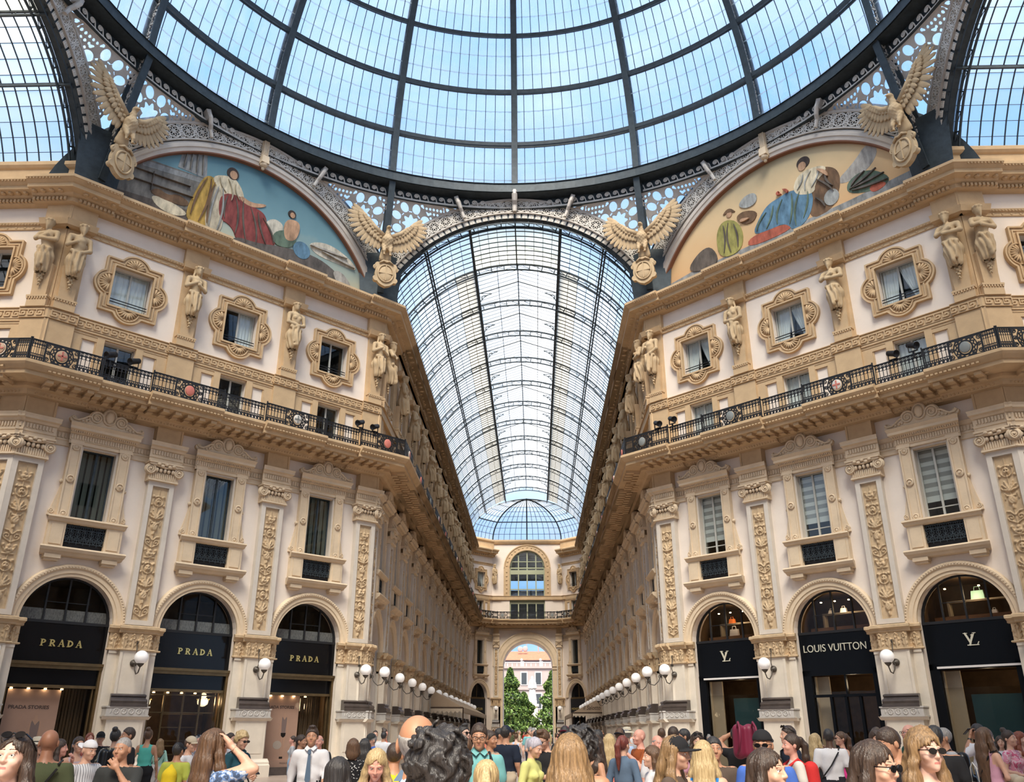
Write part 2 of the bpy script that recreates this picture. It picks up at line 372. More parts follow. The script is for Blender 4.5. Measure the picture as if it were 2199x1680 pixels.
# attic pier behind the herms
b = MB()
b.box(-.56, .56, -.20, 0, 14.15, 16.58); b.box(-.44, .44, -.14, 0, 17.04, 20.74); b.box(-.54, .54, -.22, 0, 21.0, 21.82)
b.box(-.39, .39, -.36, -.1, 17.04, 17.46); b.box(-.42, .42, -.40, -.1, 17.44, 17.52)
b.add([(-.29, -.32, 17.52), (.29, -.32, 17.52), (.36, -.40, 18.9), (-.36, -.40, 18.9), (-.29, -.1, 17.52), (.29, -.1, 17.52), (.36, -.1, 18.9), (-.36, -.1, 18.9)], [(0, 1, 2, 3), (1, 5, 6, 2), (4, 0, 3, 7), (3, 2, 6, 7)])
b.mould(-.5, .5, [(.30, 20.70), (.42, 20.76), (.46, 20.86), (.52, 21.0), (.40, 21.02)], .2, .2)
for i in range(8): b.box(-.37 + i * .105 - .03, -.37 + i * .105 + .03, -.40, -.34, 17.36, 17.43)
ME['attic_pier'] = b.mesh('attic_pier', 'ochre')
b = MB()      # pendant of fruit on the herm shaft
for i, (x, z, r) in enumerate([(0, 18.52, .10), (-.07, 18.40, .075), (.07, 18.40, .075), (0, 18.30, .09), (-.06, 18.2, .06), (.06, 18.2, .06), (0, 18.1, .075), (0, 17.98, .05), (-.04, 17.93, .03), (.04, 17.93, .03)]): b.ball((x, -.44, z), r, 7, 5)
ME['pendant'] = b.mesh('fruit_pendant', 'statue_stone', True)
# ---- courses that run the length of a facade
def key_fn(x0):
    def fn(X, Z):
        p = .33; u = ((X - x0) % p) * 4 / 3; v = (Z - 16.82) * 1.15; w = .036
        return np.maximum.reduce([w - np.abs(v - .13) + 0 * u, np.where((u < .30), w - np.abs(v + .13), -1), np.where(np.abs(v) < .15, w - np.abs(u - .02), -1), np.where((v < .02) & (v > -.15), w - np.abs(u - .30), -1), np.where((u > .12) & (u < .32), w - np.abs(v - .01), -1), np.where((v > -.06) & (v < .03), w - np.abs(u - .14), -1)])
    return fn
def course(kind, x0, x1, m0, m1, pil, fine=True):
    """pil: centres of the pilasters, where the course breaks forward"""
    b = MB(); L = x1 - x0
    if kind == 'main_cornice':
        pr = [(.20, 21.78), (.32, 21.80), (.32, 21.98), (.46, 22.02), (.52, 22.10), (.86, 22.14), (.86, 22.30), (.92, 22.33), (1.06, 22.44), (1.10, 22.46), (1.10, 22.58), (1.06, 22.60)]
        hw, de = 1.05, .16
    elif kind == 'balcony_cornice':
        pr = [(.10, 13.25), (.34, 13.28), (.42, 13.36), (.46, 13.44), (.70, 13.46), (.70, 13.60), (1.46, 13.63), (1.46, 13.78), (1.52, 13.80), (1.64, 13.92), (1.70, 14.0), (1.70, 14.10), (1.62, 14.14)]
        hw, de = 1.5, .20
    elif kind == 'string_course':
        pr = [(.0, 20.70), (.06, 20.72), (.06, 20.86), (.12, 20.90), (.16, 20.97), (.16, 21.0), (.0, 21.03)]; hw = 0
    elif kind == 'key_band':
        pr = [(.0, 16.58), (.16, 16.60), (.16, 17.02), (.22, 17.03), (.22, 17.06), (.0, 17.08)]; hw, de = .62, .10
    else:  # belt course at capital height
        pr = [(.0, 11.74), (.06, 11.76), (.06, 11.94), (.09, 11.96), (.09, 12.02), (.05, 12.04), (.05, 12.26), (.10, 12.30), (.16, 12.44), (.0, 12.50)]; hw = 0
    b.mould(x0, x1, pr, m0, m1, cap=True)
    spots = [(x0, x1, 0.)]
    if hw:
        for p in pil:
            a, c = max(p - hw, x0), min(p + hw, x1); ca, cc = (m0 if p - hw < x0 else 0), (m1 if p + hw > x1 else 0)
            b.mould(a, c, [(e + de, z + .004) for e, z in pr], ca, cc); spots.append((a, c, de))
    def along(step):
        for a, c, d in spots:
            if c - a > 4:
                x = a + step / 2
                while x < c:
                    if not any(q[0] < x < q[1] for q in spots[1:]): yield x, 0.
                    x += step
            else:
                n = max(1, int((c - a) / step))
                for i in range(n): yield a + (i + .5) * (c - a) / n, d
    if kind == 'main_cornice':
        for x, d in along(.155 if fine else .31): b.box(x - .048, x + .048, -.42 - d, -.3 - d, 21.83, 21.96)
        for x, d in along(.31 if fine else .62): b.ball((x, -.62 - d, 22.10), .11, 6, 4, (1, 1.3, .55))
        if fine:
            for x, d in along(.13): b.ball((x, -1.05 - d, 22.43), .045, 6, 4)
    elif kind == 'balcony_cornice':
        for x, d in along(.44):
            b.box(x - .12, x + .12, -1.36 - d, -.7 - d, 13.50, 13.62); b.box(x - .12, x + .12, -1.0 - d, -.7 - d, 13.42, 13.50, .02)
            if fine: b.ball((x + .22, -1.05 - d, 13.61), .085, 7, 4, (1, 1, .5))
        if fine:
            for x, d in along(.13): b.ball((x, -.40 - d, 13.36), .05, 6, 4, (1, 1, 1.2))
            for x, d in along(.15): b.box(x - .05, x + .05, -1.63 - d, -1.5 - d, 13.82, 13.88)
    elif kind == 'string_course':
        for x, d in along(.13 if fine else .3): b.ball((x, -.13, 20.92), .045, 6, 4)
        for x, d in along(.36): b.ball((x, -.06, 20.79), .06, 6, 4, (1, .6, .8))
    elif kind == 'belt_course':
        for x, d in along(.12 if fine else .3): b.box(x - .035, x + .035, -.09, -.05, 12.06, 12.24)
    elif kind == 'key_band':
        nn = max(1, int(L / 5)) if fine else 0
        for i in range(nn):
            a, c = x0 + L * i / nn, x0 + L * (i + 1) / nn; fret(b, key_fn(x0), a, c, 16.64, 16.99, .024, -.20, -.16, back=False)
        for p in pil if fine else ():
            a, c = max(p - hw, x0), min(p + hw, x1); fret(b, key_fn(x0), a, c, 16.64, 16.99, .024, -.30, -.26, back=False)
    return b.mesh(kind, {'belt_course': 'ochre_pale'}.get(kind, 'ochre'))
# ---- window surrounds
b = MB()          # aedicule of the first-floor windows
for s in (-1, 1):
    b.box(s * 1.0 - .28, s * 1.0 + .28, -.34, 0, 7.50, 7.64); b.box(s * 1.0 - .24, s * 1.0 + .24, -.26, 0, 7.42, 7.50)
    b.box(*sorted((s * .72, s * 1.32)), -.26, 0, 7.9, 8.85); b.box(*sorted((s * .80, s * 1.22)), -.29, -.26, 8.02, 8.74)
    b.box(*sorted((s * .70, s * 1.12)), -.20, 0, 9.06, 11.86)
    for x0, x1, z0, z1 in ((.70, .76, 9.06, 11.86), (1.06, 1.12, 9.06, 11.86), (.76, 1.06, 9.06, 9.12), (.76, 1.06, 11.78, 11.86)): b.box(*sorted((s * x0, s * x1)), -.235, -.2, z0, z1)
    b.lathe([(.15, .2), (.15, .25), (.11, .27), (.10, .23), (.05, .24), (.04, .28), (0, .29)], 14, (s * .91, 0, 10.5), 'y')
    b.lathe([(.13, .2), (.13, .24), (.09, .25), (.08, .22), (.03, .26), (0, .26)], 12, (s * .91, 0, 9.16), 'y')
    b.lathe([(.13, .2), (.13, .24), (.09, .25), (.08, .22), (.03, .26), (0, .26)], 12, (s * .91, 0, 11.74), 'y')
    b.box(*sorted((s * .66, s * 1.16)), -.25, 0, 11.86, 12.02)
def console(X, Z):
    A = np.abs(X) - 1.12; w = .27 * np.clip(1 - (Z - 9.06) / 1.25, 0, 1) ** 1.4 + .03
    f = np.minimum(w - A, np.minimum(Z - 9.06, 10.35 - Z)); f = np.minimum(f, A + .02)
    return np.maximum(f, np.where(A > 0, .11 - np.hypot(A - .17, Z - 9.22), -1))
for x0, x1 in ((-1.5, -1.1), (1.1, 1.5)): fret(b, console, x0, x1, 9.04, 10.5, .035, -.12, 0)
for s in (-1, 1): b.tube([(s * (1.29 + x), -.13, 9.22 + z) for x, z in spiral(0, 0, .10, 1.6, PI / 2, -1, 10)], .022, 5); b.ball((s * 1.16, -.1, 10.38), .08, 7, 5)
b.mould(-1.36, 1.36, [(.18, 7.62), (.30, 7.64), (.36, 7.72), (.44, 7.76), (.50, 7.86), (.46, 7.92)], .3, .3)
b.mould(-1.30, 1.30, [(.24, 8.82), (.32, 8.86), (.36, 8.94), (.42, 8.98), (.40, 9.04), (.20, 9.08)], .3, .3)
b.mould(-1.12, 1.12, [(.22, 11.86), (.22, 11.98), (.26, 12.0), (.24, 12.02), (.24, 12.24), (.30, 12.26), (.36, 12.34), (.52, 12.38), (.52, 12.48), (.62, 12.60), (.55, 12.64)], .4, .4)
for i in range(25): b.box(-1.14 + i * .095 - .028, -1.14 + i * .095 + .028, -.275, -.2, 12.05, 12.22)
for i in range(31): b.box(-1.2 + i * .08 - .022, -1.2 + i * .08 + .022, -.40, -.3, 12.28, 12.35)
ME['aedicule'] = b.mesh('surround', 'ochre_pale')
def ped(X, Z):
    A = np.abs(X); z = Z - 12.64
    top = .12 + .50 * np.clip(1 - A / 1.05, 0, 1) ** .9 + .05 * np.sin(A * 6.5)
    f = np.minimum(np.minimum(top - z, z + .02), 1.30 - A)
    f = umax(f, .28 - np.hypot(A - .46, z - .32), .12 - np.hypot(A - 1.28, z - .12), .36 - np.hypot(A * 1.3, z - .44))
    for k in range(5):
        a = PI / 2 + (k - 2) * .52; f = umax(f, d_path(X, z, [(0, .78), (.22 * math.cos(a), .84 + .22 * math.sin(a))], .12))
    return f
b = MB(); fret(b, ped, -1.42, 1.42, 12.62, 13.80, .034, -.48, -.30); b.cs = True
for s in (-1, 1):
    b.tube([(s * (.46 + x), -.50, 12.96 + z) for x, z in spiral(0, 0, .26, 2.2, PI, -1, 12)], [.042 - .0006 * i for i in range(27)], 6)
    b.tube([(s * x, -.50, 12.64 + z) for x, z in ((.66, .34), (.80, .30), (.95, .18), (1.1, .09), (1.26, .10), (1.34, .17), (1.28, .22))], .045, 6)
    for x, z in ((.7, .1), (.82, .07), (.95, .05)): b.ball((s * x, -.48, 12.68 + z), .065, 6, 4)
b.ball((0, -.50, 13.08), .19, 10, 7, (.85, .5, 1.25)); b.tube([(.24 * math.cos(t), -.51, 13.08 + .31 * math.sin(t)) for t in np.linspace(0, 2 * PI, 17)[:-1]], .03, 5, True)
ME['pediment'] = b.mesh('pediment', 'ochre_pale')
def grille_fn(X, Z):
    u = (X + 9) % .24 - .12; z = Z - 8.465
    return umax(d_ring(np.abs(u), z, 0, .02, .075, .02), d_seg(np.abs(u), z, 0, .1, .10, .30, .018), d_seg(np.abs(u), z, 0, -.06, .11, -.28, .018), .010 - np.abs(u - 0 * z), .012 - np.abs(np.abs(z) - .30), .008 - np.abs(np.abs(z) - .2), d_ring(np.abs(u), z, .12, .14, .05, .018), d_ring(np.abs(u), z, .12, -.12, .05, .018))
b = MB(); fret(b, grille_fn, -.72, .72, 8.10, 8.84, .016, -.16, -.14, back=False); ME['grille'] = b.mesh('grille', 'iron')
b = MB(); b.box(-.72, .72, -.06, 0, 7.9, 8.85); ME['grille_back'] = b.mesh('grille_backing', 'black_matte')
b = MB()
for s in (-1, 1): b.box(*sorted((s * .62, s * .71)), -.12, .3, 9.08, 11.86)
b.box(-.62, .62, -.12, .3, 11.78, 11.86); ME['archi'] = b.mesh('architrave', 'marble_grey')
def sash(hw, z0, z1, y, bars, f=.06):
    b = MB()
    for s in (-1, 1): b.box(*sorted((s * (hw - f), s * hw)), y, y + .05, z0, z1)
    b.box(-hw, hw, y, y + .05, z0, z0 + f); b.box(-hw, hw, y, y + .05, z1 - f, z1); b.box(-.04, .04, y - .01, y + .05, z0, z1)
    for z in bars: b.box(-hw, hw, y, y + .045, z - .02, z + .02)
    return b
def pane_mesh(hw, z0, z1, y): b = MB(); b.rect(0, hw, z0, z1, y); return b.mesh('pane', 'window_glass')
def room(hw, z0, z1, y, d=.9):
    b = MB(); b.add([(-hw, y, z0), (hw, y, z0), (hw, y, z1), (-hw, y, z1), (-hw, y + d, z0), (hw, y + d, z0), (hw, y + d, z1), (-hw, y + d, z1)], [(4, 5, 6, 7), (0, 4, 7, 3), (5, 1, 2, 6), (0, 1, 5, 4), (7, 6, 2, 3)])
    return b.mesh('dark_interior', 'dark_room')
ME['sash1'] = sash(.62, 9.1, 11.78, .16, (9.45,)).mesh('sash', 'window_frame'); ME['sash1d'] = sash(.62, 9.1, 11.78, .16, ()).mesh('sash', 'iron')
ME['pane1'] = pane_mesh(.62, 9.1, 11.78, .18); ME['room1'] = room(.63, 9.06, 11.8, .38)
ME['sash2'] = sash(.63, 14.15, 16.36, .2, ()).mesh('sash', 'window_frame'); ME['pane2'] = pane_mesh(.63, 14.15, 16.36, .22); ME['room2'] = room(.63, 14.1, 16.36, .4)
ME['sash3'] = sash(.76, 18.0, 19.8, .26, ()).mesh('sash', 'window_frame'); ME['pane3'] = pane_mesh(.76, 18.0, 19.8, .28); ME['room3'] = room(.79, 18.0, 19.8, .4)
# quatrefoil surround
def quat(X, Z, g=0):
    z = Z - 18.92; A, B = np.abs(X), np.abs(z)
    return umax(np.minimum(1.18 + g - A, 1.24 + g - B), .66 + g - np.hypot(A - .86, z), .66 + g - np.hypot(X, B - .93))
def q_hole(X, Z): return np.minimum(.80 - np.abs(X), .91 - np.abs(Z - 18.90))
b = MB(); q = (-1.6, 1.6, 17.25, 20.58, .04)
fret(b, lambda X, Z: np.minimum(quat(X, Z), -q_hole(X, Z)), *q, -.10, 0)
fret(b, lambda X, Z: np.minimum(quat(X, Z) - .0, .07 - quat(X, Z)), *q, -.17, -.1, back=False)
fret(b, lambda X, Z: np.minimum(quat(X, Z) - .15, .21 - quat(X, Z)), *q, -.14, -.1, back=False)
fret(b, lambda X, Z: np.minimum(-q_hole(X, Z), .075 + q_hole(X, Z)), *q, -.19, -.1, back=False)
b.cs = True
for s, ax in ((-1, 'x'), (1, 'x'), (-1, 'z'), (1, 'z')):      # scallop shells in the lobes
    cx, cz = (s * .92, 18.92) if ax == 'x' else (0, 18.92 + s * 1.0); base = (0 if s > 0 else PI) if ax == 'x' else (PI / 2 if s > 0 else -PI / 2)
    for k in range(9):
        a = base + (k - 4) * PI / 9.2; rr = .40; b.tube([(cx + .05 * math.cos(a), -.12, cz + .05 * math.sin(a)), (cx + rr * .6 * math.cos(a), -.17, cz + rr * .6 * math.sin(a)), (cx + rr * math.cos(a), -.11, cz + rr * math.sin(a))], [.02, .045, .05], 5)
    b.tube([(cx + .46 * math.cos(base + t), -.13, cz + .46 * math.sin(base + t)) for t in np.linspace(-1.7, 1.7, 15)], .028, 5)
n = 64
ME['quatrefoil'] = b.mesh('surround', 'ochre')
b = MB()          # mezzanine frame
b.box(-1.95, 1.95, -.10, 0, 16.40, 16.58); b.box(-1.95, 1.95, -.14, 0, 16.50, 16.58)
for s in (-1, 1):
    for x0, x1, e in ((.63, .92, .10), (1.50, 1.95, .08)): b.box(*sorted((s * x0, s * x1)), -e, 0, 14.15, 16.40)
    b.box(*sorted((s * .92, s * 1.5)), -.08, 0, 16.22, 16.40)
    for x0, x1 in ((.92, .97), (1.45, 1.5)): b.box(*sorted((s * x0, s * x1)), -.05, 0, 14.15, 16.25)
ME['mezz'] = b.mesh('surround', 'ochre')
def curtain_mesh(x0t, x1t, x0b, x1b, z0, z1, y, nf):
    n = 40; P = np.zeros((n + 1, 9, 3))
    for i in range(n + 1):
        for j in range(9):
            t = j / 8; a, c = x0t + (x0b - x0t) * t ** 1.3, x1t + (x1b - x1t) * t ** 1.3
            P[i, j] = (a + (c - a) * i / n, y + .028 * math.sin(i / n * nf * 2 * PI + t), z1 + (z0 - z1) * t)
    b = MB(); b.grid(P); return b.mesh('curtain', 'curtain', True)
ME['curt_w'] = curtain_mesh(-.74, .74, -.74, .74, 18.0, 19.8, .34, 9)
ME['curt_l'] = curtain_mesh(-.74, .0, -.74, -.28, 18.0, 19.8, .34, 6); ME['curt_r'] = curtain_mesh(0, .74, .56, .74, 18.0, 19.8, .34, 6)
ME['curt_half'] = curtain_mesh(0, .74, 0, .74, 18.0, 19.8, .34, 5)
ME['curt_m'] = curtain_mesh(-.6, .6, -.6, .6, 14.2, 16.3, .3, 7)
b = MB(); b.box(-.76, .76, -.02, .02, 18.32, 18.35); b.box(-.76, .76, -.02, .02, 18.2, 18.23); ME['guard'] = b.mesh('guard_rail', 'iron_black')
def blind():
    bs = []
    b = MB()
    for k in range(12):
        b.cm = k % 2; z1 = 11.78 - k * .168; b.rect(-.6, .6, z1 - .165, z1, .24)
    b.cm = 1; b.box(-.6, .6, .22, .26, 9.70, 9.78); return b.mesh('roller_blind', ['blind_dark', 'blind_light'])
mat('blind_dark', (.30, .29, .28), .9); mat('blind_light', (.60, .59, .57), .9)
ME['blind'] = blind()
b = MB()
for k in range(5): b.box(-.5 + k * .24, -.33 + k * .24, .30, .33, 9.1, 11.74)
mat('dark_curtain', (.10, .11, .095), .9, var=.2, scale=5, stretch=(8, 8, .2)); ME['dcurt'] = b.mesh('curtain', 'dark_curtain')
# ---- assembling facades
WN = [0]
class Facade:
    def __init__(s, name, O, rot, label, cat='wall'):
        s.mw = frame_mw(O, rot); s.root = ob(name, None); s.root.matrix_world = s.mw; tag(s.root, label, cat, kind='structure'); s.pil = []
    def put(s, name, me, x=0, sx=1, z=0, y=0, parent=None):
        return ob(name, ME[me] if isinstance(me, str) else me, parent or s.root, (x, y, z), scale=(sx, 1, 1) if sx != 1 else None)
    def world(s, x=0, y=0, z=0, sx=1): return s.mw @ Matrix.Translation((x, y, z)) @ Matrix.Diagonal((sx, 1, 1, 1))
    def pilaster(s, x, v, fine=True, sx=1):
        p = s.put('pilaster', 'shaft', x, sx); s.pil.append(x)
        q = ob('relief_panel', ME['relief%d' % v], p, (0, -.205, 5.58)); ob('capital', ME['capital'], p); ob('entablature_block', ME['entab'], p); ob('frieze_block', ME['block'], p)
        p2 = s.put('pier', 'pier', x, sx); ob('column_base', ME['torus'], p2); ob('pier_frieze', ME['pfrieze'], p2); ob('impost', ME['impost'], p2)
        a = s.put('attic_pier', 'attic_pier', x, sx); ob('fruit_pendant', ME['pendant'], a)
    def bay(s, x, sx=1): s.put('facade_panel', 'bay', x, sx); s.put('archivolt', 'archivolt', x, sx)
    def window(s, kind, x, sx, label, cat='window', group=None, fit=()):
        WN[0] += 1; r = ob('window_%d' % WN[0], None); r.matrix_world = s.world(x, sx=sx); tag(r, label, cat, group, 'structure')
        k = {'tall': 1, 'mezz': 2, 'quat': 3}[kind]
        if kind == 'tall':
            sr = ob('surround', ME['aedicule'], r); ob('pediment', ME['pediment'], sr); ob('architrave', ME['archi'], r)
            ob('grille_backing', ME['grille_back'], r); ob('grille', ME['grille'], r)
        elif kind == 'mezz': ob('surround', ME['mezz'], r)
        else: ob('surround', ME['quatrefoil'], r); ob('guard_rail', ME['guard'], r)
        sm = 'sash%d' % k + ('d' if 'dark' in fit else ''); sa = ob('sash', ME.get(sm, ME['sash%d' % k]), r)
        ob('pane', ME['pane%d' % k], sa); p = ob('pane', ME['pane%d' % k], sa); p.location.x = -{1: .62, 2: .63, 3: .76}[k]
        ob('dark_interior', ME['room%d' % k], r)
        for f in fit:
            if f in ME: ob(ME[f].name.split('.')[0], ME[f], r)
    def courses(s, x0, x1, m0, m1, fine=True, only=None):
        for k in ('main_cornice', 'string_course', 'key_band', 'balcony_cornice', 'belt_course'):
            if only and k not in only: continue
            s.put(k, course(k, x0, x1, m0, m1, s.pil, fine))
HCP = 7.38
FL = Facade('wall_octagon_left', (-R * S2, R * S2, 0), PI / 4, 'three-bay stuccoed facade above the PRADA shopfronts, carved ochre trim', 'facade wall')
FR = Facade('wall_octagon_right', (R * S2, R * S2, 0), -PI / 4, 'three-bay stuccoed facade above the LOUIS VUITTON shopfronts, carved ochre trim', 'facade wall')
for F_, nm in ((FL, 'PRADA'), (FR, 'LOUIS VUITTON')):
    for k, x in enumerate((-HCP, -BAY / 2, BAY / 2, HCP)): F_.pilaster(x, (1, 2, 3, 1)[k] if F_ is FL else (2, 3, 1, 2)[k])
    for k, x in enumerate((-BAY, 0, BAY)): F_.bay(x)
    b = MB()
    for s in (-1, 1): b.rect(*sorted((s * BAY * 1.5, s * HC)), 0, 22.6)
    F_.put('corner_strip', b.mesh('corner_strip', 'stucco'))
    F_.courses(-HC, HC, T22, T22)
    for k, x in enumerate((-BAY, 0, BAY)):
        L = F_ is FL; kk = k if L else 2 - k; w = ('bay next to the side arcade', 'middle bay', 'bay next to the long glazed arcade')[kk]
        F_.window('tall', x, 1, ('tall dark window with drawn curtains' if L else 'tall window with grey striped roller blind') + ' on ' + nm + ' facade, ' + w, 'window', fit=('dark', 'dcurt') if L else ('blind',))
        fit = ({0: ('curt_w',), 1: ('curt_half',), 2: ()}[k]) if L else ('curt_l', 'curt_r')
        d = ({0: 'square window with white curtain', 1: 'square window half dark, half curtained', 2: 'dark open square window'}[k]) if L else 'square window with parted white curtains'
        F_.window('quat', x, 1, d + ' in lobed frame, ' + nm + ' facade, ' + w, 'window', fit=fit)
        F_.window('mezz', x, 1, 'low balcony window ' + ('of dark glass' if L else 'with pale curtain') + ' behind iron railing, ' + nm + ' facade, ' + w, 'window', fit=() if L else ('curt_m',))
# ---- arcade walls
def arcade(name, O, rot, sgn, nb, label, lab, m_at, fine=False):
    F_ = Facade(name, O, rot, label, 'arcade wall'); sx = ABAY / BAY
    for k in range(nb + 1): F_.pilaster(sgn * (.40 + ABAY * k), 1 + k % 3)
    L = .40 + ABAY * nb + .6
    for k in range(nb):
        x = sgn * (.40 + ABAY * (k + .5)); F_.bay(x, sx)
        F_.window('tall', x, sx, 'tall dark window with scrolled pediment along ' + lab, 'window', 'first-floor windows along ' + lab, ('dark',))
        F_.window('quat', x, sx, 'square window in lobed ochre frame along ' + lab, 'window', 'lobed windows along ' + lab)
        F_.window('mezz', x, sx, 'low window behind balcony along ' + lab, 'window', 'balcony windows along ' + lab)
    b = MB(); b.rect(*sorted((0, sgn * .40)), 0, 22.6); b.rect(*sorted((sgn * (L - .6), sgn * L)), 0, 22.6); F_.put('corner_strip', b.mesh('corner_strip', 'stucco'))
    x0, x1 = sorted((0, sgn * L)); F_.courses(x0, x1, T22 if sgn > 0 else 0, 0 if sgn > 0 else T22, fine)
    b = MB()      # plinth that carries the glass
    b.mould(x0, x1, [(.30, 22.58), (.30, 22.9), (.24, 22.94), (.24, 23.55), (.32, 23.6), (.40, 23.7), (.40, 23.86), (.30, 23.95)], 0, 0); F_.put('roof_plinth', b.mesh('roof_plinth', 'ochre')); F_.len = L
    return F_
YC = (R + HC) * S2
NB = 13
AL = arcade('wall_arcade_left', (-W, YC, 0), PI / 2, 1, NB, 'long arcade wall of repeated bays beside the PRADA corner', 'the arcade wall beyond PRADA', 0)
AR = arcade('wall_arcade_right', (W, YC, 0), -PI / 2, -1, NB, 'long arcade wall of repeated bays beside the LOUIS VUITTON corner', 'the arcade wall beyond LOUIS VUITTON', 0)
SL = arcade('wall_side_left', (-YC, W, 0), 0, -1, 2, 'wall of the side arcade that opens beside PRADA', 'the side arcade by PRADA', 0, True)
SR = arcade('wall_side_right', (YC, W, 0), 0, 1, 2, 'wall of the side arcade that opens beside LOUIS VUITTON', 'the side arcade by LOUIS VUITTON', 0, True)
# ------------------------------------------------------------------ iron and glass roof
AZ0, ARI, ARO = 20.4, 8.02, 8.86      # arch centre height, inner and outer radius of the pierced arch band
DZ, DR = 29.5, 17.3                   # dome centre height, radius of the rib faces
def rot_y(a): return Matrix.Rotation(a, 4, 'Y')
dome = ob('ceiling_dome', None); tag(dome, 'great iron and glass dome over the octagon, sixteen ribs', 'dome', kind='structure')
EMAX = math.radians(72); EST = math.radians(10.35)
def sphp(r, el, az): return (r * math.cos(el) * math.cos(az), r * math.cos(el) * math.sin(az), DZ + r * math.sin(el))
b = MB()
def rib_arc(b, r0, r1, hw, n=40):
    P = np.zeros((n + 1, 5, 3))
    for i in range(n + 1):
        el = EMAX * i / n; c, q = math.cos(el), math.sin(el)
        for j, (r, y) in enumerate(((r0, -hw), (r0, hw), (r1, hw), (r1, -hw), (r0, -hw))): P[i, j] = (r * c, y, DZ + r * q)
    b.grid(P)
rib_arc(b, DR - .06, DR, .17); rib_arc(b, DR + .50, DR + .56, .17); rib_arc(b, DR, DR + .05, .05); rib_arc(b, DR + .45, DR + .5, .05)
ME['rib'] = b.mesh('rib', 'iron')
def rib_web(X, Z):
    u = X % .62 - .31; z = Z - .25
    return umax(d_ring(u, z, 0, 0, .17, .045), d_seg(np.abs(u), np.abs(z), .13, .13, .31, .25, .05), .03 - np.hypot(u, z), d_ring(np.abs(u), np.abs(z), .31, .0, .10, .04), .02 - np.abs(np.abs(u) - .31) - 0 * z)
b = MB(); fret(b, rib_web, 0, DR * EMAX, 0.02, .48, .06, -.02, .02, warp=lambda x, y, z: ((DR + z) * math.cos(x / DR), y, DZ + (DR + z) * math.sin(x / DR)))
ME['rib_web'] = b.mesh('pierced_web', 'cast_grey')
NR = 7
ME['purlin'] = []
for k in range(1, NR):
    b = MB(); el = EST * k; n = 8; P = np.zeros((n + 1, 5, 3))
    for i in range(n + 1):
        az = (-.5 + i / n) * PI / 8
        for j, (r, d) in enumerate(((DR, -.006), (DR, .006), (DR + .14, .006), (DR + .14, -.006), (DR, -.006))): P[i, j] = sphp(r, el + d, az)
    b.grid(P); P2 = P.copy()
    for i in range(n + 1):
        az = (-.5 + i / n) * PI / 8
        for j, (r, d) in enumerate(((DR + .36, -.004), (DR + .36, .004), (DR + .44, .004), (DR + .44, -.004), (DR + .36, -.004))): P2[i, j] = sphp(r, el + d, az)
    b.grid(P2); ME['purlin'].append(b.mesh('purlin', 'iron'))
b = MB(); GR = DR + .42
for k in range(1, 12):
    az = (-.5 + k / 12) * PI / 8
    b.tube([sphp(GR, EMAX * i / 22, az) for i in range(23)], .022, 4, caps=False)
ME['bars'] = b.mesh('glazing_bar', 'iron')
b = MB()
for k in range(NR):
    for j in range(3):
        el = EST * (k + j / 3)
        if el > EMAX: continue
        for i in range(12):
            a0, a1 = (-.5 + (i + .04) / 12) * PI / 8, (-.5 + (i + .96) / 12) * PI / 8
            for q in range(3):      # wavy lap where one pane rides over the next
                t0, t1 = a0 + (a1 - a0) * q / 3, a0 + (a1 - a0) * (q + 1) / 3; d0, d1 = (.0022 if q == 1 else 0), (.0022 if q == 1 else 0)
                b.add([sphp(GR - .03, el - .0012 - d0 * .6, t0), sphp(GR - .03, el - .0012 - d1 * .6, t1), sphp(GR - .03, el + .0022, t1), sphp(GR - .03, el + .0022, t0)], [(0, 1, 2, 3)])
glass_mat('lap_glass', (.7, .72, .68), .75, (.80, .78, .68), .02, .3); ME['laps'] = b.mesh('pane_laps', 'lap_glass')
rows = [(EST * (k + j / 3), EST * (k + (j + 1) / 3)) for k in range(NR) for j in range(3)]
rows = [r for r in rows if r[1] <= EMAX + .01]
ME['dpane'] = []
for e0, e1 in rows:
    b = MB(); h = PI / 8 / 24; b.add([sphp(GR + .02, e0, -h), sphp(GR + .02, e0, h), sphp(GR - .01, e1, h), sphp(GR - .01, e1, -h)], [(0, 1, 2, 3)]); ME['dpane'].append(b.mesh('pane', 'dome_glass'))
def pane_block(r0):
    b = MB()
    for e0, e1 in rows[r0:]:
        for i in range(12):
            a = (-.5 + (i + .5) / 12) * PI / 8; h = PI / 8 / 24
            b.add([sphp(GR + .02, e0, a - h), sphp(GR + .02, e0, a + h), sphp(GR - .01, e1, a + h), sphp(GR - .01, e1, a - h)], [(0, 1, 2, 3)])
    return b.mesh('panes', 'dome_glass')
ME['pblock0'], ME['pblock12'] = pane_block(0), pane_block(12)
for s in range(16):
    az = s * PI / 8
    rb = ob('rib', ME['rib'], dome, rotz=az); ob('pierced_web', ME['rib_web'], rb)
    azm = az + PI / 16
    for p in ME['purlin']: ob('purlin', p, dome, rotz=azm)
    tag(ob('glazing_bars', ME['bars'], dome, rotz=azm), kind='stuff'); tag(ob('pane_laps', ME['laps'], dome, rotz=azm), kind='stuff')
    if s in (3, 4):
        for r in range(12):
            for i in range(12): ob('pane', ME['dpane'][r], dome, rotz=azm + (-.5 + (i + .5) / 12) * PI / 8)
        tag(ob('panes', ME['pblock12'], dome, rotz=azm), kind='stuff')
    else: tag(ob('panes', ME['pblock0'], dome, rotz=azm), kind='stuff')
b = MB(); b.lathe([(17.12, 29.36), (17.12, 30.0), (17.3, 30.0)], 96); b.lathe([(17.12, 29.36), (17.85, 29.36), (17.85, 30.2)], 96); b.lathe([(17.04, 29.36), (17.12, 29.44)], 96); b.lathe([(17.06, 29.94), (17.12, 29.94)], 96)
b.lathe([(17.84, 28.66), (17.84, 29.36)], 96); b.lathe([(17.62, 28.66), (17.86, 28.66)], 96)
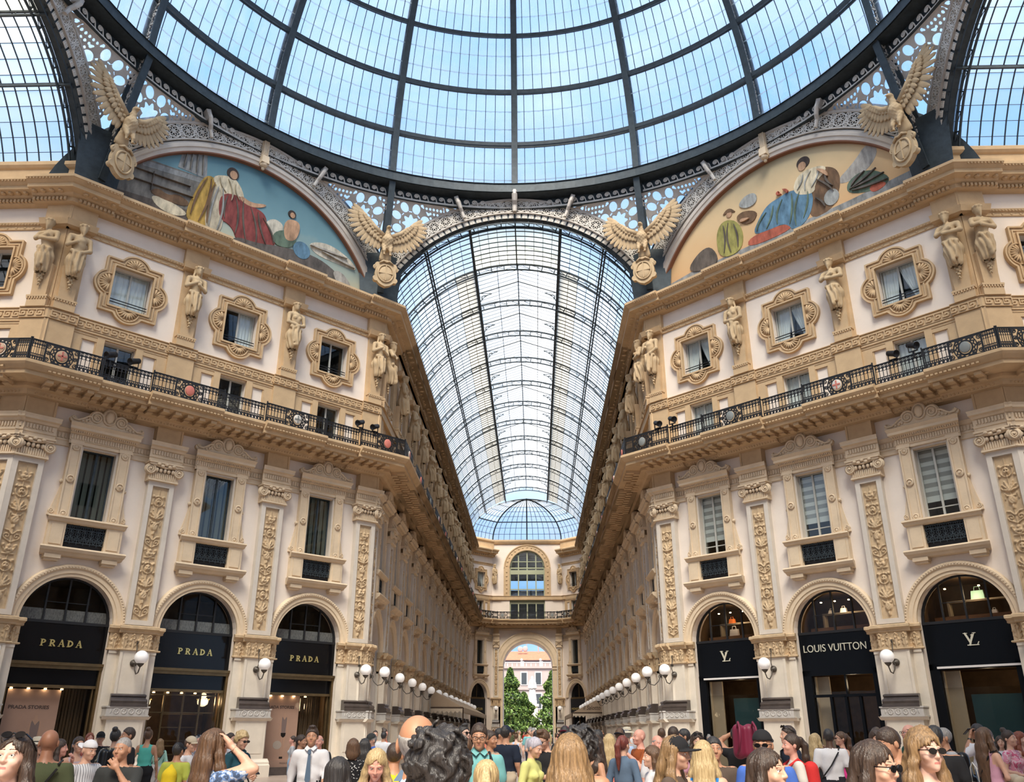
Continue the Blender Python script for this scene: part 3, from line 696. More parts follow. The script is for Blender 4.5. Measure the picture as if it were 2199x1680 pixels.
ob('ring_beam', b.mesh('ring_beam', 'iron'), dome)
b = MB()
for i in range(240):
    a = 2 * PI * i / 240
    for z in (29.43, 29.92): b.box(17.10 * math.cos(a) - .016, 17.10 * math.cos(a) + .016, 17.10 * math.sin(a) - .016, 17.10 * math.sin(a) + .016, z - .016, z + .016)
tag(ob('rivets', b.mesh('rivets', 'iron'), dome), kind='stuff')
RW = 17.72
_sp = spiral(.16, 29.05, .155, 1.55, PI, -1, 12, .14)
def wave(X, Z):
    u = X % .46; return umax(d_path(u, Z, [(-.06, 28.80)] + _sp, .052), d_path(u - .46, Z, [(-.06, 28.80)] + _sp[:4], .052), .055 - np.abs(Z - 28.79))
b = MB(); LW = RW * PI / 8
fret(b, wave, -LW / 2 + .2, LW / 2 - .2, 28.72, 29.30, .04, 0, .03, warp=lambda x, y, z: ((RW + y) * math.cos(x / RW), (RW + y) * math.sin(x / RW), z), back=False)
ME['wave'] = b.mesh('running_scroll', 'cast_white')
for s in range(16): ob('running_scroll', ME['wave'], dome, rotz=(s + .5) * PI / 8)
# pierced spandrels between the arches and the ring, warped from the arch plane to the ring
CXS, CZS = 5.72, 27.62
def spandrel(X, Z):
    u, v = X - CXS, Z - CZS; r = np.hypot(u, v); t = np.arctan2(v, u)
    star = .40 + .075 * np.cos(8 * t) - r
    f = np.full(X.shape, .03)
    k8 = (t % (PI / 4)) - PI / 8; pr, pa = r * np.cos(k8), r * np.sin(k8)
    f = np.minimum(f, -star)
    f = np.minimum(f, -(.205 - np.hypot((pr - .80) * .85, pa)))
    small = np.hypot(r * np.cos(t % (PI / 8) - PI / 16) - 1.12, r * np.sin(t % (PI / 8) - PI / 16))
    f = np.minimum(f, -(.075 - small)); f = np.minimum(f, -np.where(r < .62, .05 - np.hypot(pr * np.cos(0) - .56, np.abs(pa) - .19), -1))
    g = np.hypot((u % .19) - .095, (v % .19) - .095); far = r > 1.06
    f = np.where(far, np.minimum(f, g - .066), f)
    wide = np.hypot((u % .66) - .33, (v % .62) - .31); f = np.where(r > 2.0, np.maximum(np.minimum(.03, np.abs(wide - .2) * -1 + .05), np.minimum(.045 - np.abs((u % .66) - .33), .2)), f)
    zb = AZ0 + np.sqrt(np.maximum(ARO ** 2 - X ** 2, 0)); zt = 28.70
    edge = np.minimum(np.minimum(Z - zb, zt - Z), 6.85 - X + (Z - 24.5) * .0)
    f = np.where(edge < .09, np.minimum(.03, edge), f)
    return np.minimum(f, edge)
def span_warp(sg):
    def w(x, y, z):
        zb = AZ0 + math.sqrt(max(ARO ** 2 - x * x, .01)); k = min(1, max(0, (z - zb) / max(.3, 28.7 - zb)))
        yr = math.sqrt(max(RW ** 2 - x * x, 1)); return (sg * x, -(R - k * (R - yr)) - y, z)
    return w
for sg, nm in ((1, 'spR'), (-1, 'spL')):
    b = MB(); fret(b, spandrel, 2.6, 6.95, 24.6, 28.72, .038, 0, .05, warp=span_warp(sg)); ME[nm] = b.mesh('pierced_spandrel', 'cast_grey')
    b = MB(); P = []; w = span_warp(sg)
    xs = np.linspace(2.2, 6.9, 12); G = np.zeros((12, 5, 3))
    for i, x in enumerate(xs):
        zb = AZ0 + math.sqrt(ARO ** 2 - x * x)
        for j in range(5): G[i, j] = w(x, .12, zb + (28.7 - zb) * j / 4)
    b.grid(G); ME[nm + 'g'] = b.mesh('spandrel_glass', 'dome_glass')
# rosette module of the arch band (polar warp round the arch centre)
RM = (ARI + ARO) / 2; NROS = 24; A_LO = math.radians(31); DA = (PI - 2 * A_LO) / NROS; LM = RM * DA
def ros(X, Z):
    r = np.hypot(X, Z); t = np.arctan2(Z, X); k = (t % (PI / 4)) - PI / 8; pr, pa = r * np.cos(k), r * np.sin(k)
    f = umax(.030 - np.abs(r - .305), .055 - r, .014 - np.abs(np.hypot((pr - .165) * .8, pa * 1.15) - .066))
    c = np.hypot(np.abs(X) - LM / 2, np.abs(Z) - .26); c2 = np.hypot(np.abs(X) - LM / 2, Z)
    f = umax(f, .022 - np.abs(c - .10), .04 - c, .02 - np.abs(c2 - .055), .035 - np.abs(np.abs(Z) - .385), .012 - np.abs(np.abs(X) - LM / 2))
    return f
b = MB(); fret(b, ros, -LM / 2, LM / 2, -.42, .42, .0155, -.05, 0, warp=lambda x, y, z: ((RM + z) * math.sin(x / RM), y, (RM + z) * math.cos(x / RM)), back=False)
ME['rosette'] = b.mesh('rosette', 'cast_white')
b = MB(); b.arc([(ARI - .02, 0), (ARI - .02, .10), (ARI + .05, .10), (ARI + .05, -.03)], 0, 0, A_LO - .02, PI - A_LO + .02, 60); b.arc([(ARO - .05, -.03), (ARO - .05, .10), (ARO + .06, .12), (ARO + .06, -.1)], 0, 0, A_LO - .02, PI - A_LO + .02, 60)
b.cm = 1; b.arc([(ARI, -.04), (ARO, -.04)], 0, 0, A_LO - .02, PI - A_LO + .02, 60)
ME['band'] = b.mesh('arch_band', ['cast_grey', 'iron'])
def tilefn(X, Z):
    a = np.maximum(np.abs(X), np.abs(Z)); t = np.arctan2(Z, X); r = np.hypot(X, Z)
    slot = (np.abs(a - .115) < .014) & ((np.minimum(np.abs(X), np.abs(Z)) % .07) < .045)
    return np.where(slot, -.01, np.minimum(.16 - a, .02))
b = MB(); fret(b, tilefn, -.165, .165, -.165, .165, .014, -.03, 0, back=False); b.cs = True
for k in range(4):
    a = k * PI / 2 + PI / 4; b.ball((.04 * math.cos(a), -.03, .04 * math.sin(a)), .032, 6, 4)
ME['tile'] = b.mesh('square_tile', 'cast_white')
b = MB()          # soffit rib that carries the square tiles
b.arc([(7.72, 0), (8.02, 0)], 0, 0, .27, PI - .27, 60); b.arc([(7.72, 0), (7.72, -.46)], 0, 0, .27, PI - .27, 60); b.arc([(7.72, -.46), (8.02, -.46)], 0, 0, .27, PI - .27, 60)
ME['tile_rib'] = b.mesh('soffit_rib', 'iron')
b = MB(); b.arc([(7.40, -.2), (7.40, .04), (7.46, .06)], 0, 0, .29, PI - .29, 60); ME['mrim'] = b.mesh('painted_rim', mat('red_brown', (.22, .10, .06), .7))
b = MB(); b.arc([(7.46, -.1), (7.46, .06), (7.62, .09), (7.66, .14), (7.80, .14), (7.86, .08), (7.96, .06), (8.0, -.1)], 0, 0, .28, PI - .28, 60); ME['mring'] = b.mesh('stone_arch', mat('grey_stone', (.52, .46, .40), .7, var=.1, scale=1.5))
b = MB(); b.box(-.16, .16, -.55, .2, 8.86, 9.35); b.tube([(0, -.5, 9.15), (0, -.56, 8.9), (0, -.42, 8.6), (0, -.24, 8.4), (0, -.2, 8.0)], [.16, .16, .15, .14, .12], 8)
ME['bracket'] = b.mesh('arch_keystone_bracket', 'cast_grey')
b = MB()
for dx in (-.1, -.03, .04, .11): b.box(dx - .03, dx + .02, -.30, -.12, 8.05, 8.9)
b.box(-.17, .17, -.22, 0, 7.95, 8.9); b.box(-.2, .2, -.4, .1, 7.55, 7.98, .03); b.ball((0, -.2, 7.5), .2, 10, 6, (1, 1, .8)); b.ball((0, -.16, 7.3), .09, 8, 5)
ME['kbracket'] = b.mesh('keystone_bracket', 'ochre_pale')
for k in range(8):
    rot = k * PI / 4; root = ob('trim_%d' % (k + 1), None); root.rotation_euler = (0, 0, rot)
    ang = ['over the far arcade mouth', 'over the mural above PRADA', 'over the arcade mouth beside PRADA', 'beside the near arcade, PRADA side', 'over the near arcade mouth', 'beside the near arcade, LOUIS VUITTON side', 'over the arcade mouth beside LOUIS VUITTON', 'over the mural above LOUIS VUITTON'][k]
    tag(root, 'pierced cast-iron arch with rosettes ' + ang, 'arch', kind='structure')
    m = ob('arch_band', ME['band'], root, (0, R, AZ0))
    if k in (0, 1, 2, 6, 7):
        for i in range(NROS):
            a = A_LO + DA * (i + .5); o = ob('rosette', ME['rosette'], root, (0, R - .02, AZ0)); o.rotation_euler = (0, PI / 2 - a, 0)
    for s, nm in ((1, 'spR'), (-1, 'spL')):
        o = ob('pierced_spandrel', ME[nm], root); o.scale = (1, -1, 1); o = ob('spandrel_glass', ME[nm + 'g'], root); o.scale = (1, -1, 1)
    if k % 2 == 0:
        ob('soffit_rib', ME['tile_rib'], root, (0, R + .04, AZ0))
        if k in (0, 2, 6):
            nt = 54
            for i in range(nt):
                a = .30 + (PI - .6) * (i + .5) / nt; o = ob('square_tile', ME['tile'], root)
                o.matrix_local = Matrix.Translation((0, R + .03, AZ0)) @ rot_y(PI / 2 - a) @ Matrix.Translation((0, 0, 7.865)) @ Matrix.Scale(.86, 4)
        ob('keystone_bracket', ME['bracket'], root, (0, R - .02, AZ0)); 
    else:
        ob('stone_arch', ME['mring'], root, (0, R + .05, AZ0)); ob('painted_rim', ME['mrim'], root, (0, R + .05, AZ0)); ob('keystone_bracket', ME['kbracket'], root, (0, R + .02, AZ0))
        b = MB(); b.arc([(8.0, 0), (9.3, 0)], 0, 0, .2, PI - .2, 40)
        if k in (1, 7): ob('backing_plate', b.mesh('backing_plate', 'iron'), root, (0, R + .12, AZ0))
    for s in (-1, 1):
        a = PI / 2 - s * .36; o = ob('curved_bracket', ME['bracket'], root, (0, R - .16, AZ0 + .05)); o.rotation_euler = (0, s * .355, 0); o.scale = (.7, .8, 1)
# legs at the eight corners, from the cornice to the ring, and iron corner plates
b = MB()
def lerp_box(b, p0, p1, w, d):
    V = []
    for (r, z) in (p0, p1): V += [(r - d, -w, z), (r - d, w, z), (r, w, z), (r, -w, z)]
    b.add(V, [(0, 1, 5, 4), (1, 2, 6, 5), (2, 3, 7, 6), (3, 0, 4, 7)])
for y in (-.17,): pass
lerp_box(b, (18.62, 23.2), (17.20, 29.6), .17, .08); lerp_box(b, (19.2, 23.2), (17.78, 29.6), .17, .08)
ME['leg'] = b.mesh('dome_leg', 'iron')
b = MB(); fret(b, rib_web, 0, 6.4, .02, .48, .06, -.02, .02, warp=lambda x, y, z: (18.62 - 1.42 * x / 6.4 + z, y, 23.2 + x)); ME['leg_web'] = b.mesh('pierced_web', 'cast_grey')
b = MB(); b.add([(18.95, -.95, 22.6), (18.62, 0, 22.6), (18.95, .95, 22.6), (18.95, -1.25, 25.6), (18.5, 0, 25.6), (18.95, 1.25, 25.6)], [(0, 1, 4, 3), (1, 2, 5, 4)]); ME['cplate'] = b.mesh('corner_plate', 'iron')
for k in range(8):
    az = PI / 8 + k * PI / 4; l = ob('dome_leg', ME['leg'], dome, rotz=az); ob('pierced_web', ME['leg_web'], l); ob('corner_plate', ME['cplate'], dome, rotz=az)
# ---- barrel vaults of the arcades: one bay module, local x across, y along
VA0 = math.asin((23.95 - AZ0) / 8.0); XM = 2.62; VA1 = math.acos(XM / 8.0); NV = 9
def vpt(r, a, y): return (r * math.cos(a), y, AZ0 + r * math.sin(a))
def vault(center):
    bars, glass, truss = MB(), MB(), MB()
    segs = [(VA0, VA1), (PI - VA1, PI - VA0)] + ([(VA1, PI - VA1)] if center else [])
    for a0, a1 in segs:
        n = 10 if a1 - a0 < .8 else 6
        for j in range(1, NV):
            y = ABAY * j / NV; bars.tube([vpt(7.98, a0 + (a1 - a0) * i / n, y) for i in range(n + 1)], .030, 4, caps=False)
        for i in range(n):
            p, q = a0 + (a1 - a0) * i / n, a0 + (a1 - a0) * (i + 1) / n
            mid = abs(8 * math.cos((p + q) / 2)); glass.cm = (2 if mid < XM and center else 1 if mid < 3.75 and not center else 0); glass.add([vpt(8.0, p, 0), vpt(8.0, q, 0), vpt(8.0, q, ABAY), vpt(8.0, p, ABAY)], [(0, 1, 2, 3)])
            if i: bars.tube([vpt(8.0, p, 0), vpt(8.0, p, ABAY)], .016, 3, caps=False)
    n = 36
    for r, w in ((7.92, .065), (7.55, .055)):
        truss.tube([vpt(r, VA0 + (PI - 2 * VA0) * i / n, 0) for i in range(n + 1)], w, 4, caps=False)
    for i in range(1, 22):
        a = VA0 + (PI - 2 * VA0) * i / 22; truss.tube([vpt(7.55, a, 0), vpt(7.92, a, 0)], .04, 4, caps=False)
        a2 = VA0 + (PI - 2 * VA0) * (i + .5) / 22
        truss.tube([vpt(7.66, a, .0), vpt(7.82, a2, 0)], .018, 4, caps=False)
    for a in (math.acos(5.1 / 8), PI - math.acos(5.1 / 8), VA1, PI - VA1):
        for r in (7.62, 7.93): truss.tube([vpt(r, a, 0), vpt(r, a, ABAY)], .06, 4, caps=False)
        for j in range(1, 6): truss.tube([vpt(7.62, a, ABAY * j / 6), vpt(7.93, a, ABAY * j / 6)], .02, 4, caps=False)
    if center: truss.tube([vpt(7.95, PI / 2, 0), vpt(7.95, PI / 2, ABAY)], .05, 4, caps=False)
    mon, mglass = MB(), MB()
    if not center:
        zt, zr = 28.85, 29.75
        for s in (-1, 1):
            mon.tube([(s * XM, 0, zt), (s * XM, ABAY, zt)], .05, 4, caps=False); mon.tube([(s * XM, 0, 27.95), (s * XM, 0, zt)], .045, 4, caps=False)
            for j in range(NV):
                y = ABAY * j / NV; mon.tube([(s * XM, y, zt), (0, y, zr)], .02, 4, caps=False)
            mon.tube([(s * XM / 2, 0, (zt + zr) / 2), (s * XM / 2, ABAY, (zt + zr) / 2)], .025, 4, caps=False)
            mglass.add([(s * XM, 0, zt), (0, 0, zr), (0, ABAY, zr), (s * XM, ABAY, zt)], [(0, 1, 2, 3)])
            for j in range(5):     # louvres along the lantern side
                z = 28.05 + j * .17; mon.add([(s * XM, 0, z), (s * XM, ABAY, z), (s * (XM + .1), ABAY, z + .09), (s * (XM + .1), 0, z + .09)], [(0, 1, 2, 3)])
            fret(mon, lambda X, Z: np.maximum(np.maximum(.03 - np.abs(np.hypot(X, Z) - .95), .03 - np.abs(np.hypot(X - .62, Z - .62) - .2)), np.maximum(.03 - np.abs(X - .98), .03 - np.abs(Z - .98))) - np.where(np.hypot(X, Z) > .9, 0, 1), .15, 1.0, .15, 1.0, .06, 0, .03, warp=lambda x, y, z: (s * (XM - 1.0 + x), y + .01, 27.88 + z))
        mon.tube([(0, 0, zr), (0, ABAY, zr)], .045, 4, caps=False); mon.tube([(0, 0, zr - .25), (0, ABAY, zr - .25)], .03, 4, caps=False)
        mon.tube([(-XM, 0, zt), (0, 0, zr)], .05, 4); mon.tube([(XM, 0, zt), (0, 0, zr)], .05, 4)
    return (bars.mesh('glazing_bars', 'iron'), glass.mesh('vault_glazing', ['vault_glass', 'vault_sheet', 'vault_reflection_cream']), truss.mesh('truss', 'iron'), mon.mesh('lantern', 'iron') if not center else None, mglass.mesh('lantern_glazing', 'vault_glass') if not center else None)
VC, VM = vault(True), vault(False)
def vault_run(name, rot, nb, label):
    root = ob(name, None); root.rotation_euler = (0, 0, rot); tag(root, label, 'glass vault', kind='structure')
    for k in range(-0, nb + 1):
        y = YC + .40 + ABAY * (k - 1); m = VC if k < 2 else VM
        if k == 0: y = YC + .40 - ABAY * .12
        sy = 1 if k else .12
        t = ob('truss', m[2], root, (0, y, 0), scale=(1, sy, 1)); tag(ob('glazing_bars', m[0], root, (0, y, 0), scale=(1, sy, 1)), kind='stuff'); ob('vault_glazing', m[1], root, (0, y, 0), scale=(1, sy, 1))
        if m[3]: l = ob('lantern', m[3], root, (0, y, 0)); ob('lantern_glazing', m[4], l)
vault_run('ceiling_arcade', 0, NB, 'long glazed barrel vault with raised central lantern')
vault_run('ceiling_side_left', PI / 2, 4, 'glazed vault of the side arcade beside PRADA')
vault_run('ceiling_side_right', -PI / 2, 4, 'glazed vault of the side arcade beside LOUIS VUITTON')
vault_run('ceiling_near', PI, 4, 'glazed vault over the near arcade')
# ------------------------------------------------------------------ sculpting: distance fields turned into smooth meshes
class SDF:
    def __init__(s, lo, hi, h):
        s.lo = np.array(lo, float); n = [int(math.ceil((hi[i] - lo[i]) / h)) + 1 for i in range(3)]; s.h = h; s.n = n
        s.ax = [s.lo[i] + np.arange(n[i]) * h for i in range(3)]; s.f = np.full(n, 1e3, np.float32); s.t = np.zeros(n, np.int8); s.d = np.full(n, 1e3, np.float32)
    def box(s, lo, hi):
        sl = []
        for i in range(3):
            a = max(0, int((lo[i] - s.lo[i]) / s.h)); b = min(s.n[i], int((hi[i] - s.lo[i]) / s.h) + 2)
            if b <= a: return None
            sl.append(slice(a, b))
        return tuple(sl), s.ax[0][sl[0]][:, None, None], s.ax[1][sl[1]][None, :, None], s.ax[2][sl[2]][None, None, :]
    def put(s, sl, d, k, tag, sub=False, hard=False):
        f = s.f[sl]
        if sub:
            q = np.clip(.5 - .5 * (f + d) / k, 0, 1); s.f[sl] = f * (1 - q) - d * q + k * q * (1 - q); return
        q = np.clip(.5 + .5 * (f - d) / k, 0, 1); s.f[sl] = f * (1 - q) + d * q - k * q * (1 - q)
        m = d < s.d[sl]; s.d[sl] = np.where(m, d, s.d[sl]); s.t[sl] = np.where(m, tag, s.t[sl])
    def seg(s, a, b, r0, r1=None, k=.03, tag=0, sub=False, sc=(1, 1, 1)):
        r1 = r0 if r1 is None else r1; m = max(r0, r1) / min(sc) + 2.5 * k + 2 * s.h
        g = s.box([min(a[i], b[i]) - m for i in range(3)], [max(a[i], b[i]) + m for i in range(3)])
        if g is None: return s
        sl, X, Y, Z = g; u = [b[i] - a[i] for i in range(3)]; w = [(X - a[0]) * sc[0], (Y - a[1]) * sc[1], (Z - a[2]) * sc[2]]; us = [u[i] * sc[i] for i in range(3)]
        L = sum(c * c for c in us) or 1e-9; t = np.clip((w[0] * us[0] + w[1] * us[1] + w[2] * us[2]) / L, 0, 1)
        d = np.sqrt((w[0] - t * us[0]) ** 2 + (w[1] - t * us[1]) ** 2 + (w[2] - t * us[2]) ** 2) - (r0 + (r1 - r0) * t)
        s.put(sl, d, k, tag, sub); return s
    def ell(s, c, r, k=.03, tag=0, sub=False):
        m = 2.5 * k + 2 * s.h; g = s.box([c[i] - r[i] - m for i in range(3)], [c[i] + r[i] + m for i in range(3)])
        if g is None: return s
        sl, X, Y, Z = g; q = np.sqrt(((X - c[0]) / r[0]) ** 2 + ((Y - c[1]) / r[1]) ** 2 + ((Z - c[2]) / r[2]) ** 2); s.put(sl, (q - 1) * min(r), k, tag, sub); return s
    def chain(s, P, R, k=.03, tag=0, sc=(1, 1, 1)):
        for i in range(len(P) - 1): s.seg(P[i], P[i + 1], R[i], R[i + 1], k, tag, sc=sc)
        return s
    def warp(s, fn):
        X, Y, Z = s.ax[0][:, None, None], s.ax[1][None, :, None], s.ax[2][None, None, :]; s.f = (s.f + fn(X, Y, Z)).astype(np.float32); return s
    def mesh(s):
        f = s.f; n = s.n; ins = f < 0; cn = tuple(c - 1 for c in n)
        acc = np.zeros(cn + (3,), np.float32); cnt = np.zeros(cn, np.float32)
        for ax in range(3):
            o = [i for i in range(3) if i != ax]
            for p in (0, 1):
                for q in (0, 1):
                    A = [None] * 3; B = [None] * 3; A[ax] = slice(0, n[ax] - 1); B[ax] = slice(1, n[ax])
                    for i, e in zip(o, (p, q)): A[i] = B[i] = slice(e, n[i] - 1 + e)
                    fa, fb = f[tuple(A)], f[tuple(B)]; m = (fa < 0) != (fb < 0)
                    if not m.any(): continue
                    t = np.where(m, fa / np.where(m, fa - fb, 1), 0); cnt += m
                    acc[..., ax] += t; acc[..., o[0]] += p * m; acc[..., o[1]] += q * m
        act = cnt > 0; idx = np.full(cn, -1, np.int64); idx[act] = np.arange(act.sum()); I = np.argwhere(act)
        V = (I + acc[act] / cnt[act][:, None]) * s.h + s.lo; tg = s.t[tuple(np.minimum(np.rint((V - s.lo) / s.h).astype(int), np.array(n) - 1).T)]
        Q = []
        for ax in range(3):
            o = [i for i in range(3) if i != ax]; A = [slice(1, n[i] - 1) for i in range(3)]; B = list(A); A[ax] = slice(0, n[ax] - 1); B[ax] = slice(1, n[ax])
            fa, fb = ins[tuple(A)], ins[tuple(B)]; m = np.argwhere(fa != fb)
            if not len(m): continue
            fl = fa[tuple(m.T)]; base = m.copy(); base[:, o[0]] += 1; base[:, o[1]] += 1
            def cell(du, dv): c = base.copy(); c[:, o[0]] -= du; c[:, o[1]] -= dv; return idx[tuple(c.T)]
            q = np.stack([cell(1, 1), cell(0, 1), cell(0, 0), cell(1, 0)], 1); fl2 = fl if ax != 1 else ~fl; q[~fl2] = q[~fl2][:, ::-1]; Q.append(q)
        Q = np.concatenate(Q) if Q else np.zeros((0, 4), int); Q = Q[(Q >= 0).all(1)]
        return V, Q, tg[Q[:, 0]] if len(Q) else np.zeros(0, int)
def np_mesh(name, parts, mats, smooth=True):
    """parts: list of (V, Q, material index array or int)"""
    me = bpy.data.meshes.new(name); V = []; F = []; M = []; o = 0
    for v, q, m in parts: V.append(v); F.append(np.asarray(q) + o); M.append(np.full(len(q), m) if np.isscalar(m) else m); o += len(v)
    V = np.concatenate(V); F = np.concatenate(F); M = np.concatenate(M)
    me.vertices.add(len(V)); me.vertices.foreach_set('co', V.astype(np.float32).ravel()); me.loops.add(len(F) * 4); me.loops.foreach_set('vertex_index', F.astype(np.int32).ravel())
    me.polygons.add(len(F)); me.polygons.foreach_set('loop_start', np.arange(0, len(F) * 4, 4, dtype=np.int32)); 
    for m in mats: me.materials.append(MATS[m] if isinstance(m, str) else m)
    me.polygons.foreach_set('material_index', M.astype(np.int32)); me.polygons.foreach_set('use_smooth', np.full(len(F), smooth)); me.update(calc_edges=True); me.validate(); return me
# ---- herm figures of the attic: half figures with drapery, base at z = 0, 2.42 m tall
def herm(v):
    s = SDF((-.75, -.75, -.1), (.75, .25, 2.55), .03); k = .06; fem = v in (0, 2); hx = (-.05, .06, .03, -.04)[v]
    s.seg((0, -.16, 1.05), (0, -.20, 1.38), .25, .27, k); s.seg((0, -.2, 1.38), (0, -.22, 1.62), .28, .25, k, sc=(.85, 1.05, 1))
    s.seg((-.34, -.2, 1.70), (.34, -.2, 1.70), .15, .15, k); s.seg((0, -.22, 1.7), (hx, -.26, 1.95), .11, .10, k)
    s.ell((hx, -.30, 2.13), (.165, .19, .225), .04); s.ell((hx, -.46, 2.10), (.03, .05, .05), .03); s.ell((hx, -.36, 2.0), (.11, .12, .10), .04)
    s.ell((hx, -.26, 2.20), (.215, .22, .20), .03)
    for t in range(8):
        a = t * PI / 4; s.ell((hx + .19 * math.cos(a), -.30 + .16 * math.sin(a), 2.26), (.075, .075, .07), .03)
    if v in (1, 3):                                   # beard and long hair
        s.seg((hx, -.42, 2.0), (hx, -.44, 1.80), .09, .04, .04); s.ell((0, -.42, 1.52), (.20, .10, .12), .05)
    else:
        for sx in (-1, 1): s.ell((sx * .15, -.40, 1.50), (.115, .12, .115), .04); s.seg((hx + sx * .17, -.2, 2.1), (sx * .22, -.22, 1.75), .07, .05, .04)
    arms = {0: [((-.46, -.26, 1.66), (-.52, -.32, 1.22), (.10, -.50, 1.10)), ((.46, -.26, 1.66), (.52, -.32, 1.24), (-.04, -.50, 1.02))],
            1: [((-.47, -.24, 1.68), (-.55, -.30, 1.25), (-.20, -.50, 1.40)), ((.47, -.24, 1.68), (.54, -.34, 1.22), (.16, -.50, 1.0))],
            2: [((-.46, -.26, 1.66), (-.54, -.30, 1.26), (-.02, -.52, 1.50)), ((.46, -.26, 1.66), (.50, -.36, 1.22), (.05, -.52, 1.38))],
            3: [((-.47, -.24, 1.68), (-.56, -.38, 1.42), (.16, -.54, 1.50)), ((.47, -.24, 1.68), (.56, -.36, 1.34), (-.20, -.56, 1.34))]}[v]
    for A in arms:
        s.seg(A[0], A[1], .125, .10, .05); s.seg(A[1], A[2], .10, .07, .04); s.ell(A[2], (.08, .06, .08), .03)
    s.seg((0, -.16, 1.02), (0, -.18, .62), .30, .40, k, sc=(.9, 1.15, 1)); s.seg((0, -.18, .62), (0, -.20, .12), .40, .30, k, sc=(.9, 1.15, 1))
    s.seg((-.30, -.38, 1.0), (.30, -.36, .92), .10, .10, .04); s.seg((.05, -.5, .95), (.02, -.50, .1), .09, .13, .04); s.seg((-.22, -.46, .9), (-.06, -.52, .25), .07, .09, .04); s.seg((.26, -.42, .9), (.14, -.50, .2), .07, .08, .04)
    ph = v * 1.3
    def folds(X, Y, Z):
        a = np.arctan2(Y + .1, X); w = np.clip((1.0 - Z) / .25, 0, 1); c = np.sin(a * 11 + ph + 1.8 * np.sin(Z * 3 + ph) + Z * 4) * .036 * w
        return c + .010 * np.sin(X * 46 + 2 * np.sin(Z * 30)) * np.clip((Z - 1.98) / .1, 0, 1) * np.clip((Y + .34) / .05, 0, 1)
    s.warp(folds); V, Q, T = s.mesh(); return np_mesh('herm', [(V, Q, 0)], ['statue_stone'])
for v in range(4): ME['herm%d' % v] = herm(v)
HD = ['draped woman with crossed forearms', 'bearded man clutching his robe', 'woman pressing a hand to her breast', 'bearded man with folded arms']
def put_herm(F_, x, v, label, group=None, sx=1):
    o = ob('herm_statue', ME['herm%d' % v], mw=F_.mw @ Matrix.Translation((x, -.30, 18.52)) @ Matrix.Diagonal((sx * .80, .92, 1, 1))); tag(o, label, 'statue', group)
for F_, nm, vs in ((FL, 'PRADA', (1, 2, 0, 2)), (FR, 'LOUIS VUITTON', (1, 0, 3, 3))):
    for x, v, w in zip((-HCP, -BAY / 2, BAY / 2, HCP), vs, ('at side-arcade corner', 'on second pilaster', 'on third pilaster', 'at long-arcade corner') if F_ is FL else ('at long-arcade corner', 'on second pilaster', 'on third pilaster', 'at side-arcade corner')):
        put_herm(F_, x, v, 'herm of ' + HD[v] + ' ' + w + ', ' + nm + ' facade')
for F_, nm, sg, n in ((AL, 'the arcade wall beyond PRADA', 1, NB + 1), (AR, 'the arcade wall beyond LOUIS VUITTON', -1, NB + 1), (SL, 'the side arcade by PRADA', -1, 3), (SR, 'the side arcade by LOUIS VUITTON', 1, 3)):
    for k in range(n):
        v = (k + 3) % 4; put_herm(F_, sg * (.40 + ABAY * k), v, 'herm of ' + HD[v] + ' on ' + nm, 'herms on ' + nm, .95)
# ---- eagles on shields at the octagon corners
def eagle():
    s = SDF((-.75, -.95, -.1), (.75, .5, 2.35), .03); k = .06
    s.seg((0, -.12, .95), (0, -.22, 1.35), .24, .30, k); s.seg((0, -.22, 1.35), (0, -.26, 1.72), .27, .15, k); s.seg((0, -.26, 1.72), (0, -.32, 1.98), .14, .11, k)
    s.ell((0, -.36, 2.05), (.125, .17, .125), .04); s.seg((0, -.5, 2.05), (0, -.64, 1.97), .055, .018, .02); s.seg((0, -.62, 2.0), (0, -.645, 1.92), .022, .01, .01)
    for q in (-1, 1):
        s.seg((q * .16, -.2, 1.0), (q * .17, -.36, .62), .15, .085, .05); s.seg((q * .17, -.36, .62), (q * .16, -.34, .40), .065, .05, .03)
        for dx in (-.08, 0, .08): s.seg((q * .16, -.34, .40), (q * .16 + dx, -.50, .34), .035, .02, .02)
    s.seg((0, 0, .9), (0, .12, .45), .20, .26, k, sc=(.8, 1.6, 1))
    s.warp(lambda X, Y, Z: .014 * np.sin(X * 34) * np.sin(Z * 34 + 1.5 * np.cos(X * 34)) * np.clip((Z - .6) / .2, 0, 1) * np.clip((1.95 - Z) / .1, 0, 1))
    V, Q, T = s.mesh(); return np_mesh('eagle', [(V, Q, 0)], ['statue_stone'])
ME['eagle'] = eagle()
def feather(b, p0, p1, w, y0, y1, cup=.03):
    P0, P1 = Vector((p0[0], y0, p0[1])), Vector((p1[0], y1, p1[1])); d = (P1 - P0).normalized(); n = Vector((-d.z, 0, d.x)).normalized(); rows = []
    for t, ww in ((0, .55), (.3, 1), (.7, 1), (.92, .7), (1, .15)):
        c = P0.lerp(P1, t); rows.append([c - n * w * ww, c + Vector((0, -cup, 0)), c + n * w * ww])
    G = np.array([[tuple(v) for v in r] for r in rows]); b.grid(G); G2 = G.copy(); G2[..., 1] += .03; b.grid(G2[:, ::-1])
